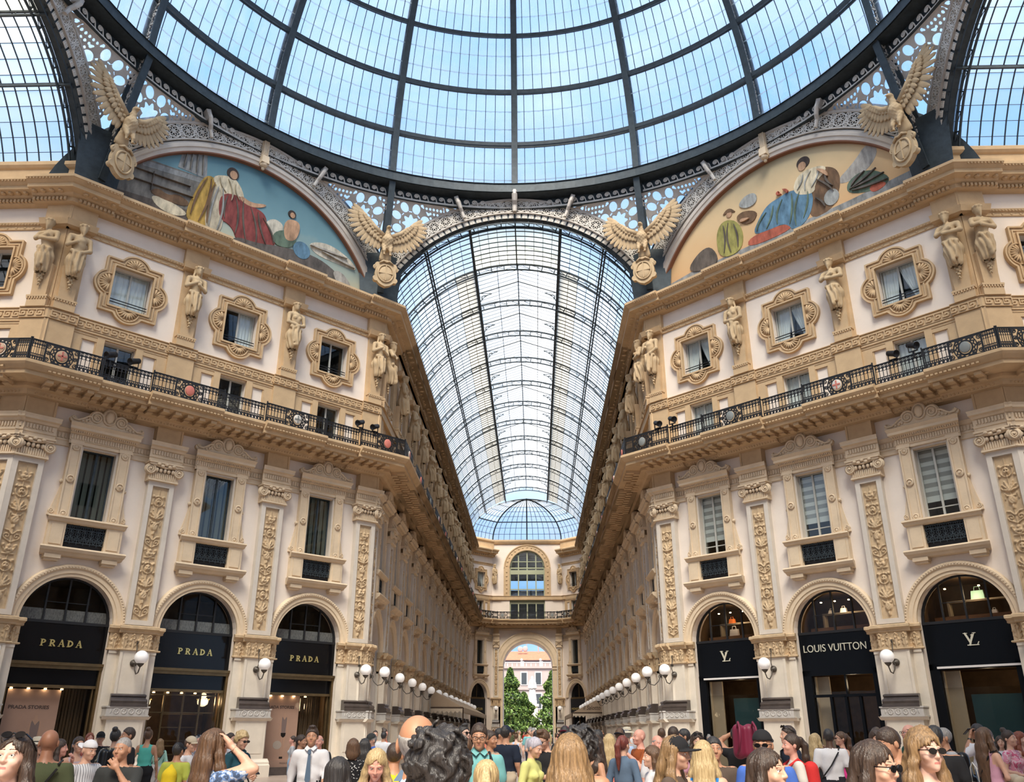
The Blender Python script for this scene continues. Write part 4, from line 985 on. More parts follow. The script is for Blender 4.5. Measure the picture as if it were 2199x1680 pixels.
def wing(sg, up):
    """one spread wing: the arm rises from the shoulder, flight feathers hang from it"""
    b = MB(); b.cs = True; S = (sg * .22, 1.62); Wp = (sg * .72, 1.95 + .25 * up); Tp = (sg * 1.28, 2.62 + .42 * up)
    b.tube([(S[0], -.15, S[1]), (Wp[0], -.16, Wp[1]), (sg * 1.05, -.12, 2.36 + .35 * up), (Tp[0], -.05, Tp[1])], [.15, .13, .09, .03], 8)
    def arm(t): 
        pts = [S, Wp, (sg * 1.05, 2.36 + .35 * up), Tp]; u = t * 3; i = min(2, int(u)); f = u - i; return (pts[i][0] * (1 - f) + pts[i + 1][0] * f, pts[i][1] * (1 - f) + pts[i + 1][1] * f)
    for i in range(13):
        t = .04 + .96 * i / 12; a = arm(t); ang = math.radians(-78 + 118 * t ** 1.5); L = .80 + .42 * math.sin(PI * t * .8) - .15 * (t > .9)
        feather(b, a, (a[0] + sg * math.cos(ang) * L * .9, a[1] + math.sin(ang) * L), .115, -.05, .03, .03)
    for i in range(11):
        t = .03 + .9 * i / 10; a = arm(t); ang = math.radians(-80 + 112 * t ** 1.5); L = .42 + .12 * math.sin(PI * t)
        feather(b, a, (a[0] + sg * math.cos(ang) * L, a[1] + math.sin(ang) * L), .11, -.14, -.10, .05)
    for i in range(9):
        t = .05 + .8 * i / 8; a = arm(t); ang = math.radians(-80 + 105 * t ** 1.5); feather(b, a, (a[0] + sg * math.cos(ang) * .22, a[1] + math.sin(ang) * .22), .10, -.2, -.18, .05)
    return b.mesh('wing', 'statue_stone')
ME['wingL'], ME['wingR'] = wing(-1, .45), wing(1, 0)
b = MB(); b.cs = True
for i in range(7): a = math.radians(-90 + (i - 3) * 14); feather(b, (.03 * (i - 3), .75), (.42 * math.cos(a), .75 + .62 * math.sin(a)), .075, .10, .16, .03)
ME['tail'] = b.mesh('tail', 'statue_stone')
b = MB()
def shield(X, Z):
    f = 1 - np.hypot(X / .56, (Z + .72) / .70); f = umax(f * .5, d_disc(np.abs(X), Z, .42, -.22, .16), d_disc(np.abs(X), Z, .50, -1.05, .13), d_disc(X, Z, 0, -.10, .22)); return np.maximum(f, d_rect(X, Z, -.34, .34, -1.45, -.9) - np.abs(X) * .4)
fret(b, shield, -.72, .72, -1.6, .2, .045, -.28, -.05); b.cs = True
b.tube([(.40 * math.cos(t), -.30, -.70 + .50 * math.sin(t)) for t in np.linspace(0, 2 * PI, 25)[:-1]], .05, 6, True)
b.ball((0, -.26, -.70), .38, 16, 8, (1, .25, 1.25)); b.cs = False; b.box(-.025, .025, -.372, -.2, -1.14, -.26); b.box(-.36, .36, -.36, -.2, -.72, -.67); b.cs = True
for s_ in (-1, 1):
    b.tube([(s_ * (.52 + x), -.24, -.35 + z) for x, z in spiral(0, 0, .14, 1.5, -PI / 2, 1, 10)], .045, 6); b.tube([(s_ * (.52 + x), -.24, -1.02 + z) for x, z in spiral(0, 0, .12, 1.5, PI / 2, -1, 10)], .04, 6)
b.tube([(-.35, -.3, -.12), (-.15, -.34, .02), (0, -.34, -.05), (.15, -.34, .02), (.35, -.3, -.12)], .06, 6)
ME['shield'] = b.mesh('shield', 'statue_stone')
for k, (az, yr, lab) in enumerate([(5 * PI / 8, 0, 'between PRADA mural and long arcade'), (3 * PI / 8, 0, 'between LOUIS VUITTON mural and long arcade'), (7 * PI / 8, .5, 'between PRADA mural and side arcade'), (PI / 8, -.5, 'between LOUIS VUITTON mural and side arcade')]):
    r_ = 17.75; root = ob('eagle_statue', None); root.matrix_world = frame_mw((r_ * math.cos(az), r_ * math.sin(az), 24.45), az - PI / 2)
    tag(root, 'stone eagle on a crossed shield ' + lab, 'statue', 'eagles at the corners of the dome')
    flip = az < PI / 2
    ob('body', ME['eagle'], root); ob('shield', ME['shield'], root); ob('tail', ME['tail'], root)
    w1 = ob('wing', ME['wingL'], root); w2 = ob('wing', ME['wingR'], root)
    if flip: w1.scale = (-1, 1, 1); w2.scale = (-1, 1, 1)
# ------------------------------------------------------------------ wall lamps with opal globes
b = MB(); b.cs = True
b.lathe([(.13, .36), (.13, .41), (.07, .44), (.05, .50), (0, .51)], 14, (0, 0, 4.02), 'y')
b.tube([(0, -.46, 4.02), (0, -.58, 3.78), (0, -.76, 3.62), (0, -.95, 3.66), (0, -1.05, 3.82), (0, -1.06, 3.92)], .022, 6)
b.tube([(0, -.46, 4.02), (0, -.54, 4.25), (0, -.48, 4.55), (0, -.42, 4.72), (0, -.46, 4.82), (0, -.52, 4.78), (0, -.5, 4.7)], .018, 6)
b.tube([(0, -.5 + x, 3.98 + z) for x, z in spiral(0, 0, .09, 1.4, 0, 1, 10)], .014, 5)
ME['lamp_arm'] = b.mesh('bracket_arm', 'lamp_iron')
b = MB(); b.cs = True; b.lathe([(.02, 3.84), (.05, 3.87), (.10, 3.92), (.13, 3.97), (.12, 4.0)], 14, (0, -1.06, 0)); ME['lamp_cup'] = b.mesh('lamp_cup', 'lamp_iron')
b = MB(); b.ball((0, -1.06, 4.19), .245, 20, 14); ME['globe'] = b.mesh('globe', 'opal', True)
def wall_lamp(F_, x, label, group=None):
    r = ob('wall_lamp', None); r.matrix_world = F_.mw @ Matrix.Translation((x, 0, 0)); tag(r, label, 'lamp', group); a = ob('bracket_arm', ME['lamp_arm'], r); ob('lamp_cup', ME['lamp_cup'], r); ob('globe', ME['globe'], r)
for F_, nm in ((FL, 'PRADA'), (FR, 'LOUIS VUITTON')):
    for x, w in zip((-HCP, -BAY / 2, BAY / 2, HCP), ('side-arcade corner pier', 'second pier', 'third pier', 'long-arcade corner pier') if F_ is FL else ('long-arcade corner pier', 'second pier', 'third pier', 'side-arcade corner pier')):
        wall_lamp(F_, x, 'white globe wall lamp on the ' + w + ' beside the ' + nm + ' shopfronts', 'globe lamps on the shop piers')
for F_, nm, sg in ((AL, 'PRADA', 1), (AR, 'LOUIS VUITTON', -1)):
    for k in range(NB + 1): wall_lamp(F_, sg * (.40 + ABAY * k), 'white globe wall lamp in the receding row along the arcade beyond ' + nm, 'globe lamps along the arcade beyond ' + nm)
# ------------------------------------------------------------------ balcony railings
def balus(X, Z):
    u = (X + 90) % .15 - .075; a = np.abs(u)
    return umax(.011 - a - 0 * Z, .014 - np.abs(Z - .83), .012 - np.abs(Z - .70), .016 - np.abs(Z - .03), .012 - np.abs(Z - .30) * 1, d_ring(a, Z, 0, .765, .05, .02), np.where(Z > .55, d_ring(a, Z, .075, .62, .065, .02), -1), d_ring(a, Z, .075, .14, .055, .022), d_disc(a, Z, 0, .22, .035), d_seg(a, Z, 0, .06, .07, .24, .02), d_disc(a, Z, .075, .28, .025))
def panel_fn(hw):
    def fn(X, Z):
        z = Z - .44; A = np.abs(X); r = np.hypot(A / .88, z); t = np.arctan2(z, A)
        f = umax(.03 - np.abs(r - .27), .03 - np.abs(np.maximum(A - hw + .03, np.abs(z) - .38)), .028 - np.abs(r - .36 - .03 * np.cos(t * 12)))
        for cx, cz, rr in ((hw * .82, .26, .10), (hw * .82, -.26, .10), (hw * .78, 0, .09), (hw * .42, .32, .07), (hw * .42, -.32, .07)): f = umax(f, d_path(A, z, spiral(cx, cz, rr, 1.5, 0, 1, 9), .028))
        return umax(f, .02 - np.abs(r - .45))
    return fn
b = MB(); fret(b, balus, -.98, .98, 0, .85, .016, -.012, .012, back=False); ME['rail_long'] = b.mesh('baluster_panel', 'iron_black')
b = MB(); fret(b, balus, -.45, .45, 0, .85, .016, -.012, .012, back=False); ME['rail_short'] = b.mesh('baluster_panel', 'iron_black')
b = MB(); fret(b, panel_fn(.6), -.6, .6, .04, .84, .02, -.02, .02, back=False); ME['rail_panel'] = b.mesh('scroll_panel', 'iron_black')
mat('med_red', (.52, .16, .12), .6); mat('med_white', (.55, .50, .44), .6); mat('med_grey', (.20, .21, .20), .6); mat('med_tan', (.46, .30, .20), .6)
def medal(m, cross):
    b = MB(); b.cs = True; b.lathe([(.22, .02), (.22, .05), (.19, .065), (0, .07)], 18, (0, 0, 0), 'y'); b.cs = False
    if cross: b.cm = 1; b.box(-.03, .03, -.085, -.06, -.18, .18); b.box(-.18, .18, -.085, -.06, -.03, .03)
    return b.mesh('medallion', [m, cross or m])
MED = [medal('med_tan', 'med_red'), medal('med_red', None), medal('med_grey', None), medal('med_white', 'med_grey'), medal('med_white', 'med_red')]
def railing(F_, pil, x0, x1, label, seq, zr=14.14):
    root = ob('balcony_railing', None); root.matrix_world = F_.mw; tag(root, label, 'railing', 'iron balcony railings'); E0, E1 = 1.46, 1.66; tops = MB()
    pts = []; ps = sorted(pil)
    for i, p in enumerate(ps):
        a, c = max(x0, p - 1.5), min(x1, p + 1.5)
        mid = min(max(p, a + .62), c - .62) if c - a > 1.3 else (a + c) / 2
        pn = ob('scroll_panel', ME['rail_panel'], root, (mid, -E1, zr)); ob('medallion', MED[seq[i % len(seq)]], pn, (0, -.01, .44), scale=(.88, 1, 1))
        for q0, q1 in ((a, mid - .6), (mid + .6, c)):
            if q1 - q0 > .2: ob('baluster_panel', ME['rail_short'], root, ((q0 + q1) / 2, -E1, zr), scale=((q1 - q0) / .9, 1, 1))
        nxt = (ps[i + 1] - 1.5) if i + 1 < len(ps) else x1
        if nxt - c > .3: ob('baluster_panel', ME['rail_long'], root, ((c + nxt) / 2, -E0, zr), scale=((nxt - c) / 1.96, 1, 1))
        if i == 0 and a - x0 > .3: ob('baluster_panel', ME['rail_long'], root, ((x0 + a) / 2, -E0, zr), scale=((a - x0) / 1.96, 1, 1))
        for q in (a, c):
            tops.box(q - .022, q + .022, -E1 - .02, -E1 + .03, zr, zr + .93); tops.box(q - .012, q + .012, -E1, -E0, zr + .80, zr + .84); tops.box(q - .012, q + .012, -E1, -E0, zr + .02, zr + .06)
        tops.box(a, c, -E1 - .025, -E1 + .025, zr + .84, zr + .87)
        if nxt > c: tops.box(c, nxt, -E0 - .025, -E0 + .025, zr + .84, zr + .87)
        if i == 0 and a > x0: tops.box(x0, a, -E0 - .025, -E0 + .025, zr + .84, zr + .87)
    ob('handrail', tops.mesh('handrail', 'iron_black'), root)
ex = 1.6 * T22
railing(FL, FL.pil, -HC - ex, HC + ex, 'black wrought-iron balcony railing across the PRADA facade', (0, 1, 3, 1))
railing(FR, FR.pil, -HC - ex, HC + ex, 'black wrought-iron balcony railing across the LOUIS VUITTON facade', (2, 2, 4, 2))
railing(AL, AL.pil, -ex, AL.len, 'black wrought-iron railing receding along the arcade beyond PRADA', (4, 1, 2))
railing(AR, AR.pil, -AR.len, ex, 'black wrought-iron railing receding along the arcade beyond LOUIS VUITTON', (4, 1, 2))
railing(SL, SL.pil, -SL.len, ex, 'black wrought-iron railing in the side arcade by PRADA', (1, 2, 0))
railing(SR, SR.pil, -ex, SR.len, 'black wrought-iron railing in the side arcade by LOUIS VUITTON', (0, 2, 1))
# floodlights clamped on the railings
b = MB(); b.cs = True; b.lathe([(0, -.24), (.11, -.22), (.12, .12), (.15, .24), (.13, .24), (.10, .20), (0, .19)], 14, (0, 0, 0), 'y'); ME['flood'] = b.mesh('lamp_housing', 'black_matte')
b = MB(); b.box(-.17, -.15, -.03, .03, -.24, .03); b.box(.15, .17, -.03, .03, -.24, .03); b.box(-.17, .17, -.03, .03, -.26, -.23); b.box(-.03, .03, -.03, .03, -.5, -.25); ME['yoke'] = b.mesh('yoke', 'black_matte')
for F_, x, e, lab in ((FL, -5.65, 1.46, 'on the PRADA railing by the side-arcade herms'), (FL, -4.75, 1.46, 'on the PRADA railing in front of a low window'), (FL, 5.75, 1.66, 'on the PRADA railing near the long-arcade corner'), (FL, 6.6, 1.66, 'on the PRADA railing at the long-arcade corner'),
                       (FR, -6.4, 1.66, 'on the LOUIS VUITTON railing at the long-arcade corner'), (FR, -5.55, 1.66, 'on the LOUIS VUITTON railing near the long-arcade corner'), (FR, 4.75, 1.46, 'on the LOUIS VUITTON railing beside a low window'), (FR, 5.6, 1.66, 'on the LOUIS VUITTON railing by the side-arcade herms')):
    r = ob('floodlight', None); r.matrix_world = F_.mw @ Matrix.Translation((x, -e - .05, 15.26)); tag(r, 'black floodlight clamped ' + lab, 'floodlight', 'floodlights on the balcony'); h_ = ob('lamp_housing', ME['flood'], r); h_.rotation_euler = (math.radians(24), 0, math.radians(-68 if F_ is FL else 62)); ob('yoke', ME['yoke'], r)
# ------------------------------------------------------------------ painted lunettes (flat paint: generic draped figures)
def chaikin(P, n=2):
    for _ in range(n):
        Q = []
        for i in range(len(P)):
            a, b_ = P[i], P[(i + 1) % len(P)]; Q += [(.75 * a[0] + .25 * b_[0], .75 * a[1] + .25 * b_[1]), (.25 * a[0] + .75 * b_[0], .25 * a[1] + .75 * b_[1])]
        P = Q
    return P
def paint_bg(name, stops, axis):
    m = bpy.data.materials.new(name); m.use_nodes = True; n, l = m.node_tree.nodes, m.node_tree.links; p = n['Principled BSDF']; p.inputs['Roughness'].default_value = .8
    t = n.new('ShaderNodeTexCoord'); s = n.new('ShaderNodeSeparateXYZ'); nz_ = n.new('ShaderNodeTexNoise'); nz_.inputs['Scale'].default_value = .9; nz_.inputs['Detail'].default_value = 5
    r = n.new('ShaderNodeMapRange'); r.inputs['From Min'].default_value, r.inputs['From Max'].default_value = axis
    ma = n.new('ShaderNodeMath'); ma.operation = 'MULTIPLY_ADD'; ma.inputs[1].default_value = 1.6; l.new(nz_.outputs['Fac'], ma.inputs[0])
    c = n.new('ShaderNodeValToRGB'); e = c.color_ramp.elements
    for i, (pos, col) in enumerate(stops):
        q = e[i] if i < 2 else e.new(pos); q.position = pos; q.color = (*col, 1)
    l.new(t.outputs['Object'], s.inputs[0]); l.new(t.outputs['Object'], nz_.inputs['Vector']); l.new(s.outputs['Z'], ma.inputs[2]); l.new(ma.outputs[0], r.inputs['Value']); l.new(r.outputs['Result'], c.inputs['Fac']); l.new(c.outputs['Color'], p.inputs['Base Color'])
    MATS[name] = m
paint_bg('mural_teal', [(0, (.50, .43, .26)), (1, (.07, .16, .20)), (.22, (.36, .38, .30)), (.50, (.15, .27, .30))], (23.2, 29.0))
paint_bg('mural_peach', [(0, (.52, .25, .13)), (1, (.38, .32, .20)), (.30, (.60, .37, .18)), (.65, (.62, .44, .24))], (23.0, 28.8))
def P_(n, c, v=.42, s=1.6): return mat('paint_' + n, c, .8, var=v, scale=s, stretch=(2.6, 1, .9))
PAL = dict(umber=(.10, .08, .065), stone=(.17, .155, .135), yellow=(.42, .26, .06), cream=(.55, .47, .33), ivory=(.42, .36, .26), skin=(.42, .25, .15), red=(.20, .045, .04), green=(.10, .14, .10), blue=(.10, .19, .27), cloud=(.50, .45, .36), earth=(.10, .085, .075), hair=(.045, .03, .025), silver=(.32, .32, .30), olive=(.30, .27, .08), brown=(.15, .085, .045), rust=(.38, .10, .06), smoke=(.36, .33, .29), grey=(.25, .25, .24))
for k_, c_ in PAL.items(): P_(k_, c_)
def disc(cx, cz, r, n=20, sx=1): return [(cx + r * sx * math.cos(2 * PI * i / n), cz + r * math.sin(2 * PI * i / n)) for i in range(n)]
def stroke(P, w):
    L_, R_ = [], []
    for i in range(len(P)):
        a, b_ = P[max(0, i - 1)], P[min(len(P) - 1, i + 1)]; dx, dz = b_[0] - a[0], b_[1] - a[1]; q = math.hypot(dx, dz) or 1; k = w * math.sin(PI * (i + .35) / (len(P) - .3)); L_.append((P[i][0] - dz / q * k, P[i][1] + dx / q * k)); R_.append((P[i][0] + dz / q * k, P[i][1] - dx / q * k))
    return chaikin(L_ + R_[::-1], 1)
def folds(nm, m, starts, ends, w=.05, bend=.15):
    return [(nm, m, stroke([(a[0] + (b_[0] - a[0]) * t + bend * math.sin(PI * t) * (1 if i % 2 else -.6), a[1] + (b_[1] - a[1]) * t) for t in (0, .25, .5, .75, 1)], w), 0) for i, (a, b_) in enumerate(zip(starts, ends))]
def mural(F_, bgm, items, label, sx):
    root = ob('lunette_mural', None); root.matrix_world = F_.mw; tag(root, label, 'mural'); b = MB(); r0 = 7.44; n = 60; a0 = math.asin((22.55 - AZ0) / r0)
    pts = [(r0 * math.cos(a0 + (PI - 2 * a0) * i / n), AZ0 + r0 * math.sin(a0 + (PI - 2 * a0) * i / n)) for i in range(n + 1)]
    b.prism(pts, .25, .40); ob('painted_ground', b.mesh('painted_ground', bgm), root)
    for i, (nm, m, poly, ch) in enumerate(items):
        poly = [(sx * x, z) for x, z in (chaikin(poly) if ch else poly)]; b = MB(); b.prism(poly, .248 - .003 * (i + 1), .25); ob(nm, b.mesh(nm, 'paint_' + m), root)
mural(FL, 'mural_teal', [
    ('painted_wall', 'stone', [(-6.85, 23.6), (-5.7, 25.5), (-5.2, 25.75), (-2.6, 26.0), (-2.8, 23.4), (-6.8, 22.9)], 0), ('painted_ledge', 'umber', [(-6.6, 23.6), (-3.0, 24.0), (-2.6, 22.9), (-6.8, 22.9)], 0), ('painted_moulding', 'grey', [(-5.5, 25.6), (-2.6, 25.95), (-2.6, 25.7), (-5.4, 25.3)], 0),
    ('painted_column', 'grey', [(-3.8, 26.95), (-2.65, 27.4), (-2.5, 26.0), (-3.9, 26.0)], 0), ('painted_cloud', 'cloud', [(3.0, 24.9), (4.2, 25.4), (5.6, 25.0), (6.2, 24.4), (4.8, 24.4), (3.6, 24.4)], 1), ('painted_cloud', 'cloud', [(.6, 25.0), (1.1, 25.5), (1.7, 25.3), (1.5, 24.6), (.8, 24.4)], 1),
    ('painted_tray', 'cream', [(-4.9, 24.0), (-4.1, 24.1), (-3.0, 23.8), (-3.6, 23.4), (-4.5, 23.5)], 1), ('painted_vessels', 'brown', [(-5.0, 24.1), (-4.6, 24.5), (-4.1, 24.3), (-3.7, 24.6), (-3.1, 24.4), (-3.2, 24.1), (-4.1, 24.0)], 1),
    ('painted_cloak', 'yellow', [(-2.6, 26.3), (-1.9, 26.2), (-2.0, 24.9), (-2.0, 23.5), (-3.1, 23.4), (-3.2, 24.0), (-3.0, 24.9)], 1), ('painted_lining', 'ivory', [(-2.15, 26.0), (-1.5, 26.1), (-1.4, 24.8), (-1.5, 23.2), (-2.4, 23.4)], 1),
    ('painted_blouse', 'cream', [(-2.4, 26.3), (-1.3, 26.8), (-.8, 26.4), (-.5, 25.7), (-1.1, 25.2), (-1.7, 25.6)], 1), ('painted_skirt', 'red', [(-1.8, 25.6), (-.8, 25.9), (-.1, 25.6), (.6, 25.5), (.8, 24.8), (1.5, 24.0), (.4, 23.5), (-.6, 23.3), (-1.0, 24.1), (-1.7, 24.2)], 1),
    ('painted_arm', 'skin', [(-.75, 25.95), (-.2, 25.75), (.6, 26.05), (.55, 25.85), (-.15, 25.5), (-.8, 25.65)], 1), ('painted_hair', 'hair', disc(-1.3, 26.92, .34, 20, .9), 0), ('painted_face', 'skin', disc(-1.26, 26.86, .24, 20, .8), 0),
    ('painted_rock', 'earth', [(-.9, 23.6), (.4, 23.7), (1.4, 24.0), (3.2, 24.3), (4.4, 24.1), (5.9, 23.2), (3.7, 22.9), (1.8, 22.9), (-.9, 22.8)], 1), ('painted_drape', 'green', [(1.1, 24.7), (2.0, 25.2), (2.5, 24.8), (2.1, 24.1), (1.2, 24.0)], 1),
    ('painted_torso', 'skin', [(1.65, 25.7), (2.45, 25.9), (2.55, 25.3), (2.3, 24.6), (1.7, 24.5)], 1), ('painted_hair', 'hair', disc(2.02, 26.12, .22), 0), ('painted_face', 'skin', disc(2.04, 26.06, .16, 18, .85), 0), ('painted_ball', 'blue', disc(2.75, 24.3, .48), 0), ('painted_blossom', 'smoke', [(4.6, 23.9), (5.2, 24.0), (5.9, 23.3), (5.2, 23.1), (4.8, 23.4)], 1)]
    + folds('painted_fold', 'umber', [(-1.4, 25.6), (-1.0, 25.7), (-.6, 25.7), (-.2, 25.5), (.2, 25.4), (.5, 25.2)], [(-1.4, 24.3), (-.8, 23.7), (-.2, 23.5), (.3, 23.6), (.8, 23.8), (1.2, 24.0)], .045)
    + folds('painted_fold', 'brown', [(-2.5, 26.1), (-2.3, 26.1), (-2.1, 26.0)], [(-3.0, 23.8), (-2.6, 23.6), (-2.2, 23.7)], .05) + folds('painted_fold', 'grey', [(-1.9, 25.9), (-1.7, 25.9)], [(-2.1, 23.6), (-1.7, 23.5)], .04)
    + folds('painted_fold', 'ivory', [(-1.9, 26.4), (-1.5, 26.5), (-1.1, 26.4)], [(-1.5, 25.7), (-1.2, 25.4), (-.8, 25.6)], .035) + folds('painted_flute', 'stone', [(-3.6, 26.9), (-3.35, 27.0), (-3.1, 27.1), (-2.85, 27.2)], [(-3.65, 26.1), (-3.35, 26.1), (-3.05, 26.1), (-2.75, 26.1)], .03, .0)
    + folds('painted_joint', 'umber', [(-6.3, 24.4), (-5.7, 25.0), (-4.9, 25.2)], [(-3.0, 24.7), (-3.2, 25.2), (-4.9, 24.2)], .018, 0) + folds('painted_cloud_edge', 'smoke', [(3.2, 24.8), (3.9, 24.7)], [(5.4, 24.9), (5.9, 24.5)], .06),
    'painted lunette with red-skirted seated figure under a teal sky', 1)
mural(FR, 'mural_peach', [
    ('painted_ledge', 'grey', [(6.7, 23.5), (5.0, 23.7), (.5, 23.75), (-3.5, 23.8), (-6.5, 23.95), (-6.9, 23.0), (6.8, 22.8)], 0), ('painted_smoke', 'smoke', [(-3.0, 25.0), (-4.0, 25.6), (-4.7, 26.3), (-5.2, 25.7), (-4.6, 24.9), (-3.5, 24.7)], 1),
    ('painted_rock', 'brown', [(-2.1, 26.2), (-2.7, 26.1), (-3.2, 25.7), (-3.3, 25.0), (-3.0, 24.2), (-2.6, 23.7), (-1.5, 23.7), (-1.8, 25.4)], 1), ('painted_palm', 'green', [(-3.5, 24.7), (-4.2, 25.0), (-4.9, 24.7), (-5.5, 23.9), (-4.7, 23.7), (-3.5, 24.1)], 1), ('painted_fruit', 'rust', [(-4.4, 24.0), (-4.9, 24.1), (-5.3, 23.8), (-4.6, 23.6)], 1),
    ('painted_shawl', 'rust', [(1.6, 24.2), (-.4, 24.1), (-.8, 23.6), (1.7, 23.6)], 1), ('painted_skirt', 'blue', [(-.9, 25.7), (-2.0, 25.2), (-1.7, 23.9), (-.8, 23.4), (-.4, 24.1), (.4, 24.1), (1.4, 24.2), (.9, 25.0), (.4, 25.5), (-.3, 25.6)], 1),
    ('painted_blouse', 'cream', [(-1.3, 26.4), (-2.5, 26.3), (-2.8, 25.9), (-2.1, 25.5), (-2.0, 24.9), (-.9, 25.4)], 1), ('painted_hat', 'hair', disc(-1.68, 26.85, .32, 20, 1.05), 0), ('painted_face', 'skin', disc(-1.60, 26.68, .24, 20, .85), 0), ('painted_jar', 'silver', disc(-2.75, 24.35, .42, 20, .85), 0),
    ('painted_robe', 'olive', [(2.95, 25.8), (2.15, 25.5), (1.8, 24.5), (2.1, 23.6), (3.3, 23.7), (3.4, 25.1)], 1), ('painted_face', 'skin', disc(2.5, 25.98, .19, 18, .85), 0), ('painted_hat', 'brown', [(2.95, 26.05), (2.5, 26.4), (2.05, 25.9), (2.5, 26.1)], 1),
    ('painted_basket', 'brown', [(2.2, 25.6), (1.7, 25.8), (.9, 25.4), (1.2, 24.9), (1.8, 25.0)], 1), ('painted_feathers', 'silver', [(2.0, 26.2), (1.5, 26.6), (.9, 26.5), (.9, 25.9), (1.5, 25.8)], 1), ('painted_bundle', 'umber', [(5.3, 23.8), (4.5, 24.6), (3.7, 24.7), (3.3, 23.6), (4.1, 23.4)], 1)]
    + folds('painted_fold', 'green', [(-1.7, 25.2), (-1.3, 25.4), (-.9, 25.5), (-.4, 25.4), (.1, 25.3), (.5, 25.1)], [(-1.3, 23.9), (-.9, 23.7), (-.6, 23.9), (.0, 24.2), (.6, 24.2), (1.1, 24.3)], .05) + folds('painted_fold', 'silver', [(-2.4, 26.1), (-2.0, 26.2), (-1.6, 26.2)], [(-1.9, 25.3), (-1.6, 25.3), (-1.2, 25.5)], .035)
    + folds('painted_fold', 'umber', [(2.9, 25.5), (2.6, 25.5), (2.3, 25.3)], [(3.0, 23.9), (2.6, 23.8), (2.2, 23.9)], .04) + folds('painted_frond', 'earth', [(-3.6, 24.3), (-3.7, 24.4), (-3.8, 24.3), (-3.7, 24.2)], [(-4.9, 24.8), (-4.4, 24.9), (-5.2, 24.4), (-5.3, 24.0)], .05) + folds('painted_crack', 'umber', [(-2.2, 25.6), (-2.7, 25.8), (-2.0, 24.7)], [(-2.9, 24.6), (-2.9, 24.9), (-2.4, 24.0)], .05)
    + folds('painted_flower', 'rust', [(-.7, 25.6), (-.4, 25.7)], [(-.5, 25.9), (-.3, 25.9)], .07) + folds('painted_arm', 'skin', [(-2.3, 26.1), (1.9, 25.3)], [(-2.75, 25.5), (1.4, 25.2)], .09),
    'painted lunette with blue-skirted seated figure under a peach sky', -1)
# ------------------------------------------------------------------ floor, plain rear walls behind the photographer
fl = MB(); fl.box(-60, 60, -60, 260, -.3, 0); tag(ob('floor', fl.mesh('floor', 'paving')), 'pinkish stone paving of the arcade floor', 'floor', kind='structure')
floor_o = bpy.data.objects['floor']
sl = MB(); sl.box(-.49, .49, -.49, .49, 0, .006); ME['slab'] = sl.mesh('paving_slab', mat('slab', (.46, .36, .30), .4, var=.12, scale=2)); sl = MB(); sl.box(-.49, .49, -.49, .49, 0, .006); ME['slab2'] = sl.mesh('paving_slab', mat('slab_grey', (.36, .33, .31), .4, var=.12, scale=2))
for i in range(-11, -1):
    for j in range(-2, 10): 
        if math.hypot(i, j) < 14.5: ob('paving_slab', ME['slab' if (i + j) % 3 else 'slab2'], floor_o, (i, j, 0))
for i in range(8):
    for j in range(-2, 8): ob('paving_slab', ME['slab' if (i + j) % 3 else 'slab2'], floor_o, (i + 2, j, 0))
def plain(name, O, rot, x0, x1, lab):
    r = ob(name, None); r.matrix_world = frame_mw(O, rot); tag(r, lab, 'wall', kind='structure'); b = MB(); b.rect(x0, x1, 0, 22.6); ob('wall_face', b.mesh('wall_face', 'stucco'), r)
    b = MB(); b.mould(x0, x1, [(.1, 21.8), (.5, 22.0), (1.0, 22.3), (1.0, 22.6), (.3, 22.65), (.3, 23.95)]); b.mould(x0, x1, [(.1, 13.3), (.6, 13.5), (1.6, 13.8), (1.6, 14.12), (0, 14.2)]); ob('cornice', b.mesh('cornice', 'ochre'), r)
    b = MB(); n = max(1, int((x1 - x0) / 4.9))
    for i in range(n):
        c = x0 + (x1 - x0) * (i + .5) / n; b.rect(c - 1.5, c + 1.5, 0, 5.4, -.03); b.rect(c - .6, c + .6, 9.1, 11.8, -.03); b.rect(c - .7, c + .7, 18, 19.8, -.03)
    ob('openings', b.mesh('openings', 'black_gloss'), r)
plain('wall_octagon_rear_left', (-R * S2, -R * S2, 0), PI * .75, -HC, HC, 'rear diagonal facade on the PRADA side of the near arcade')
plain('wall_octagon_rear_right', (R * S2, -R * S2, 0), -PI * .75, -HC, HC, 'rear diagonal facade on the LOUIS VUITTON side of the near arcade')
plain('wall_near_left', (-W, -YC, 0), PI / 2, -16, 0, 'wall of the near arcade on the PRADA side')
plain('wall_near_right', (W, -YC, 0), -PI / 2, 0, 16, 'wall of the near arcade on the LOUIS VUITTON side')
plain('wall_side_left_near', (-YC, -W, 0), PI, 0, 16, 'nearer wall of the side arcade beside PRADA')
plain('wall_side_right_near', (YC, -W, 0), PI, -16, 0, 'nearer wall of the side arcade beside LOUIS VUITTON')
